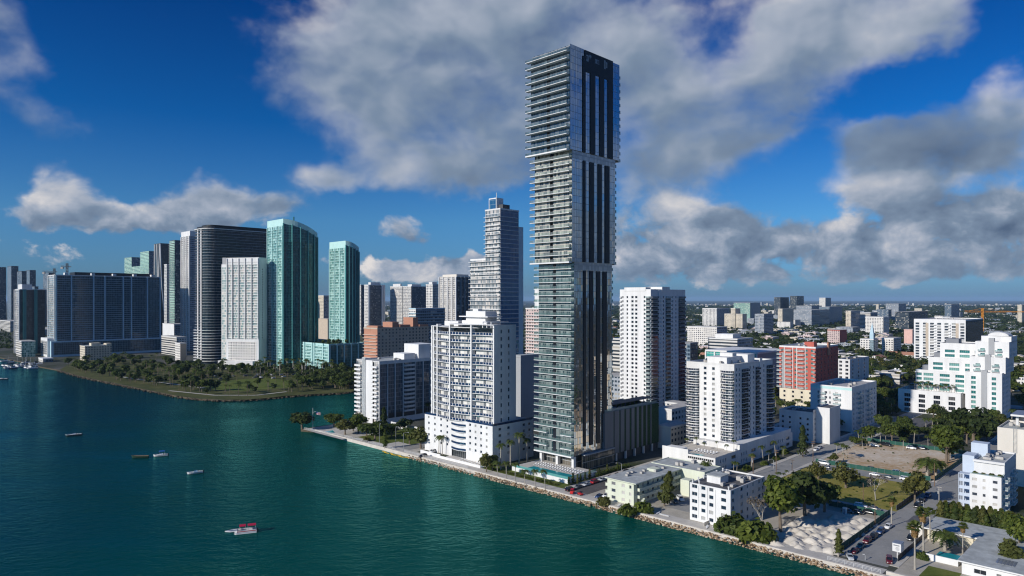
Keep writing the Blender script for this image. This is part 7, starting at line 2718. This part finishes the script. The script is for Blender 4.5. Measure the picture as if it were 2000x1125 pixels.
# loungers
def lounger_parts():
    f_, c = MB(), MB()
    f_.box(0, 1.9, -.32, .32, .25, .3)
    for x in (.1, 1.7):
        for yy in (-.28, .24):
            f_.box(x, x + .05, yy, yy + .05, 0, .25)
    c.box(.0, 1.3, -.3, .3, .3, .38)
    c.face([(1.3, -.3, .38), (1.9, -.3, .8), (1.9, .3, .8), (1.3, .3, .38)])
    return f_.mesh('frame', ['white2']), c.mesh('cushion', ['white'])
LF, LC = lounger_parts()
def lounger(M0, rot, label, group):
    e = link('sun_lounger', None, loc=M0, rot=rot, label=label, cat='sun lounger', group=group)
    part('frame', LF, e); part('cushion', LC, e)
for i in range(18):
    for j in range(2):
        M0 = PT.M @ Vector((9.0 + j * 3.6, 3 + i * 1.5, 1.94))
        lounger(M0, GA + rnd.uniform(-.1, .1), 'white sun lounger on the pool terrace under the tall glass tower', 'loungers on the glass tower pool terrace')
for i in range(14):
    M0 = EP.M @ Vector((10 + (i % 2) * 3, 7 + i // 2 * 1.6, 6.34))
    lounger(M0, GA, 'white sun lounger on the sunny roof deck of the long podium', 'loungers on the podium roof deck')
for i in range(8):
    x, y, _ = W(226.5, 243 + i * 2.2)
    lounger(Vector((x, y, .3)), GA, 'white sun lounger by the pool at the foot of the white podium', 'loungers by the white podium pool')
PD = Bld('pool_deck', 'narrow pool deck with a turquoise pool at the foot of the white podium', W(223.6, 240), 'terrace')
mb = MB(); mb.box(0, 7.0, 0, 30, 0, .28)
PD.part('deck', mb, 'offwhite')
mb = MB(); mb.face([(.6, 1, .30), (2.6, 1, .30), (2.6, 18, .30), (.6, 18, .30)])
PD.part('pool', mb, 'poolwater')
mb = MB(); mb.box(-.3, 0, 0, 34, 0, 1.3); mb.box(0, .3, 30.0, 46, 0, 1.8)
PD.part('low_wall', mb, 'white')
PD.done()
PL = [G(*q, .0) for q in ((634, 843), (650, 840.5), (654, 845), (640, 847.5))]
mb = MB(); mb.face([(q[0], q[1], .06) for q in PL])
link('swimming_pool', mb.mesh('swimming_pool', ['poolwater']), label='small blue pool on the terrace at the water tip', cat='pool')

# flagpole
x, y, _ = G(611, 838)
h = zat(797, y)
e = link('flagpole', None, loc=(x, y, 0), rot=0, label='white flagpole with a striped flag at the tip of the pool terrace', cat='flagpole')
mb = MB(); mb.tube((0, 0, 0), (0, 0, h), .14, .08, n=7); mb.tube((0, 0, h * .8), (2.0, 0, h * .84), .06, n=5)
part('pole', mb.mesh('pole', ['white']), e)
tt, p, o = newmat('flagcloth')
uv = tt.sep(tt.n('ShaderNodeTexCoord').outputs['UV'])
stp = tt.m('GREATER_THAN', tt.m('FRACT', tt.m('MULTIPLY', uv[1], 6.5)), .5)
cant = tt.m('MULTIPLY', tt.m('LESS_THAN', uv[0], .42), tt.m('GREATER_THAN', uv[1], .46))
tt.put(p.inputs['Base Color'], tt.mix(cant, tt.mix(stp, (.62, .6, .6), (.45, .03, .05)), (.03, .05, .2)))
mb = MB()
for i in range(10):
    f0, f1 = i / 10, (i + 1) / 10
    w0, w1 = .18 * sin(f0 * 9), .18 * sin(f1 * 9)
    zb_ = h * .70
    mb.face([(2.0 + f0 * 2.6, w0, zb_ - f0 * .5), (2.0 + f1 * 2.6, w1, zb_ - f1 * .5), (2.0 + f1 * 2.6, w1, zb_ + 1.6 - f1 * .5), (2.0 + f0 * 2.6, w0, zb_ + 1.6 - f0 * .5)], 0, [(f0, 0), (f1, 0), (f1, 1), (f0, 1)])
part('flag', mb.mesh('flag', ['flagcloth']), e)

# ------------------------------------------------------------------ boats
def hull(L_, w_, h_, m0=0, m1=1, bow=.35, mb=None):
    mb = mb or MB()
    n = 9
    rows = []
    for i in range(n + 1):
        s_ = i / n
        x = -L_ / 2 + L_ * s_
        k_ = 1.0 if s_ > bow else sqrt(max(0, 1 - ((bow - s_) / bow) ** 2))
        hw = w_ / 2 * max(.03, k_)
        sh = h_ * (1 + .35 * (1 - min(1, s_ / bow)))
        rows.append([(x - .12 * L_ * (1 - k_) * .3, -hw, sh), (x, -hw * .8, .1), (x, 0, -.35), (x, hw * .8, .1), (x - .12 * L_ * (1 - k_) * .3, hw, sh)])
    mb.grid(rows, m0)
    mb.face(rows[-1], m0)
    dk = [[(q[0][0], q[0][1] * .9, q[0][2] - .25), (q[0][0], q[4][1] * .9, q[0][2] - .25)] for q in rows]
    mb.grid(dk, m1)
    mb.grid([[q[0], (q[0][0], q[0][1] * .9, q[0][2] - .25)] for q in rows], m1)
    mb.grid([[q[4], (q[4][0], q[4][1] * .9, q[4][2] - .25)] for q in rows], m1)
    return mb
# red canopied pontoon boat with a swim mat
x, y, _ = G(482, 1040, WZ)
e = link('pontoon_boat', None, loc=(x, y, WZ), rot=.35, label='pontoon boat with dark red canopies, the biggest boat on the bay', cat='boat')
mb = MB()
for yy in (-1.0, 1.0):
    mb.tube((-3.4, yy, .1), (3.2, yy, .1), .36, n=10); mb.tube((-3.4, yy, .1), (-4.1, yy, .3), .36, .08, n=10)
mb.box(-3.5, 3.3, -1.35, 1.35, .45, .6)
part('hull', mb.mesh('hull', ['white']), e)
mb = MB()
mb.box(-3.2, 3.1, -1.32, -1.26, .6, 1.25); mb.box(-3.2, 3.1, 1.26, 1.32, .6, 1.25); mb.box(-3.25, -3.19, -1.25, 1.25, .6, 1.25)
mb.box(-3.22, 3.12, -1.36, -1.325, .8, 1.0, 1); mb.box(-3.22, 3.12, 1.325, 1.36, .8, 1.0, 1)
part('side_fence', mb.mesh('side_fence', ['white', 'redpaint']), e)
for k_, (xx, yy) in enumerate(((-2.6, -.8), (-2.6, .8), (.2, -.8), (2.4, .7))):
    mb = MB(); mb.box(xx - .55, xx + .55, yy - .35, yy + .35, .6, 1.05); mb.box(xx + .35, xx + .55, yy - .35, yy + .35, 1.05, 1.5)
    part('seat', mb.mesh('seat', ['offwhite']), e)
for k_, (a, b_) in enumerate(((-2.4, -.3), (.3, 3.0))):
    mb = MB()
    n = 8
    mb.grid([[(xx, -1.3 + 2.6 * i / n, 2.65 + .28 * sin(pi * i / n)) for i in range(n + 1)] for xx in (a, (a + b_) / 2, b_)])
    mb.grid([[(xx, -1.3 + 2.6 * i / n, 2.58 + .28 * sin(pi * i / n)) for i in range(n + 1)] for xx in (a, (a + b_) / 2, b_)])
    c = part('canopy', mb.mesh('canopy', ['redcloth']), e)
    mb = MB()
    for xx in (a + .1, b_ - .1):
        for yy in (-1.27, 1.27):
            mb.tube((xx, yy, 1.2), (xx, yy, 2.62), .04, n=5)
    part('canopy_frame', mb.mesh('canopy_frame', ['metal']), c)
mb = MB(); mb.box(3.3, 3.75, -.25, .25, .1, 1.3)
part('outboard_motor', mb.mesh('outboard_motor', ['nearblack']), e)
x, y, _ = G(463, 1037, WZ)
e = link('swim_mat', None, loc=(x, y, WZ), rot=.3, label='grey floating mat with white edges beside the pontoon boat', cat='float')
mb = MB(); mb.prism([(-3.9, -.1), (-2.0, -1.1), (2.4, -1.1), (2.4, 1.1), (-1.4, 1.1)], -.05, .22)
part('mat', mb.mesh('mat', ['matgrey']), e)
mb = MB()
for a, b_ in (((-3.9, -.1, .25), (-2.0, -1.1, .25)), ((-2.0, -1.1, .25), (2.4, -1.1, .25)), ((-3.9, -.1, .25), (-1.4, 1.1, .25)), ((-1.4, 1.1, .25), (2.4, 1.1, .25))):
    mb.tube(a, b_, .17, n=7)
part('edge_tube', mb.mesh('edge_tube', ['white']), e)


def boat(px, py, L_, w_, rot, label, hm, cm=None, canopy=None, name='motor_boat', h_=.8):
    x, y, _ = G(px, py, WZ)
    e = link(name, None, loc=(x, y, WZ + .1), rot=rot, label=label, cat='boat')
    part('hull', hull(L_, w_, h_).mesh('hull', [hm, 'white2' if hm != 'darkgreen' else 'wood'], False), e)
    if cm:
        mb = MB()
        mb.prism([(-.6, -w_ * .28), (1.0, -w_ * .3), (1.0, w_ * .3), (-.6, w_ * .28)], h_ - .25, h_ + .5)
        part('console', mb.mesh('console', [cm]), e)
        mb = MB()
        mb.face([(-.75, -w_ * .3, h_ + .3), (-.75, w_ * .3, h_ + .3), (-.35, w_ * .28, h_ + .95), (-.35, -w_ * .28, h_ + .95)])
        part('windscreen', mb.mesh('windscreen', ['carglass']), e)
        mb = MB(); mb.box(1.5, 2.1, -w_ * .3, w_ * .3, h_ - .3, h_ + .25)
        part('seat', mb.mesh('seat', ['offwhite']), e)
        mb = MB(); mb.box(L_ / 2 - .05, L_ / 2 + .45, -.25, .25, .1, 1.3)
        part('outboard_motor', mb.mesh('outboard_motor', ['nearblack']), e)
    if canopy:
        mb = MB()
        n = 6
        mb.grid([[(xx, -w_ * .42 + w_ * .84 * i / n, h_ + 1.75 + .2 * sin(pi * i / n)) for i in range(n + 1)] for xx in (-.8, .6, 1.9)])
        mb.grid([[(xx, -w_ * .42 + w_ * .84 * i / n, h_ + 1.69 + .2 * sin(pi * i / n)) for i in range(n + 1)] for xx in (-.8, .6, 1.9)])
        for xx in (-.7, 1.8):
            for yy in (-w_ * .4, w_ * .4):
                mb.tube((xx, yy, h_ - .1), (xx, yy, h_ + 1.72), .04, n=4, m=1)
        part('canopy', mb.mesh('canopy', [canopy, 'metal']), e)


boat(144, 851, 8.0, 2.4, .5, 'dark hulled boat with a pale bow, farthest left on the bay', 'cargrey', 'white')
boat(314, 891, 6.6, 2.3, .35, 'white motor boat with a blue canopy on the bay', 'white', 'white', 'bluecloth')
boat(274, 894, 8.0, 1.7, .12, 'long dark green boat next to the blue canopied one', 'darkgreen', name='long_boat', h_=.9)
boat(381, 925, 6.6, 2.1, .5, 'low open white motor boat between the other boats and the pontoon boat', 'white', 'paleblue')
boat(2, 741, 12.0, 3.5, .2, 'dark boat cut by the left edge near the marina', 'cargrey', 'white')
rnd = random.Random(23)
mh = [hull(11, 3.4, 1.2).mesh('hull', ['white', 'white2']), hull(14, 4, 1.5).mesh('hull', ['white', 'white2']), hull(9, 3, 1.0).mesh('hull', ['carblue', 'white2'])]
cb_ = MB(); cb_.box(-1.5, 3, -1.2, 1.2, .9, 2.4); cb_.box(-.8, 2.2, -1.0, 1.0, 2.4, 3.4, 1)
cb_ = cb_.mesh('cabin', ['white', 'carglass'])
for i in range(34):
    px = rnd.uniform(-40, 72)
    py = rnd.uniform(705, 721)
    if py < 704 + (px) * .1: py += 8
    x, y, _ = G(px, min(py, 722), WZ)
    e = link('moored_boat', None, loc=(x, y, WZ + .1), rot=rnd.choice((.6, .8, -.5)), label='small white boat moored in the crowded marina at the left edge', cat='boat', group='boats moored in the marina')
    part('hull', mh[i % 3], e)
    part('cabin', cb_, e)
    if i % 2:
        mb = MB(); mb.tube((0, 0, 1), (0, 0, rnd.uniform(9, 14)), .1, n=4)
        part('mast', mb.mesh('mast', ['white2']), e)
km = MB()
n = 10
rows = []
for i in range(n + 1):
    s_ = i / n
    k_ = max(.04, sin(pi * s_) ** .6)
    rows.append([(-1.7 + 3.4 * s_, -.36 * k_, .22), (-1.7 + 3.4 * s_, -.2 * k_, .02), (-1.7 + 3.4 * s_, .2 * k_, .02), (-1.7 + 3.4 * s_, .36 * k_, .22), (-1.7 + 3.4 * s_, .0, .30), (-1.7 + 3.4 * s_, -.36 * k_, .22)])
km.grid(rows)
km = km.mesh('kayak', ['yellow'])
for i in range(7):
    x, y, _ = W(215.2 - (i % 2) * .9, 287 + i * 3.2)
    link('kayak', km, loc=(x, y, WZ + .15), rot=GA + pi / 2 + rnd.uniform(-.2, .2), scale=1.15, label='yellow kayak tied below the seawall by the garden lawn', cat='kayak', group='yellow kayaks below the seawall')
wk = bpy.data.meshes
km2 = km.copy(); km2.materials.clear(); km2.materials.append(MATS['white'])
for i, (r, l, rt) in enumerate(((220.5, 158, .3), (221.5, 146, 1.2), (223, 142, .2), (222.2, 139, 1.5), (221.4, 121, .4), (222.4, 118, 1.2), (221.6, 150.5, 1.0))):
    link('dinghy', km2, loc=W(r, l, .05), rot=GA + rt, scale=1.2, label='white dinghy left on the ground behind the seawall', cat='dinghy', group='dinghies behind the seawall')

# red carts at the street end
for i, (r, l, rt, lb) in enumerate(((220.6, 181.5, .4, 'red utility cart with a roof at the bay end of the dark street'), (221.4, 178.0, 1.3, 'low red trailer next to the red cart at the street end'))):
    e = link('utility_cart', None, loc=W(r, l, .04), rot=GA + rt, label=lb, cat='cart')
    mb = MB(); mb.box(-1.3, 1.3, -.65, .65, .35, .75 if i else .9); mb.box(-1.2, -.9, -.6, .6, .9 if not i else .75, 1.3 if not i else .9)
    part('body', mb.mesh('body', ['redpaint']), e)
    for sx in (-.85, .85):
        for sy in (-.6, .6):
            part('wheel', wm_, e, (sx, sy, .33))
    if not i:
        mb = MB(); mb.box(-.9, 1.1, -.65, .65, 1.95, 2.02)
        for sx in (-.8, 1.0):
            for sy in (-.58, .55):
                mb.box(sx, sx + .04, sy, sy + .04, .9, 1.95)
        part('roof', mb.mesh('roof', ['redcloth']), e)

# ------------------------------------------------------------------ the humid air
hz = bpy.data.materials.new('haze')
hz.use_nodes = True
hz.node_tree.nodes.clear()
tt = NT(hz.node_tree)
pv_ = tt.n('ShaderNodeVolumePrincipled')
pv_.inputs['Color'].default_value = (0.45, 0.70, 1.0, 1)
pv_.inputs['Density'].default_value = 0.00003
pv_.inputs['Anisotropy'].default_value = 0.0
oo_ = tt.n('ShaderNodeOutputMaterial')
tt.t.links.new(pv_.outputs[0], oo_.inputs['Volume'])
MATS['haze'] = hz
mb = MB()
mb.box(-52000, 52000, -8000, 52000, -6.0, 204.0)
link('haze', mb.mesh('haze', ['haze']), kind='stuff')
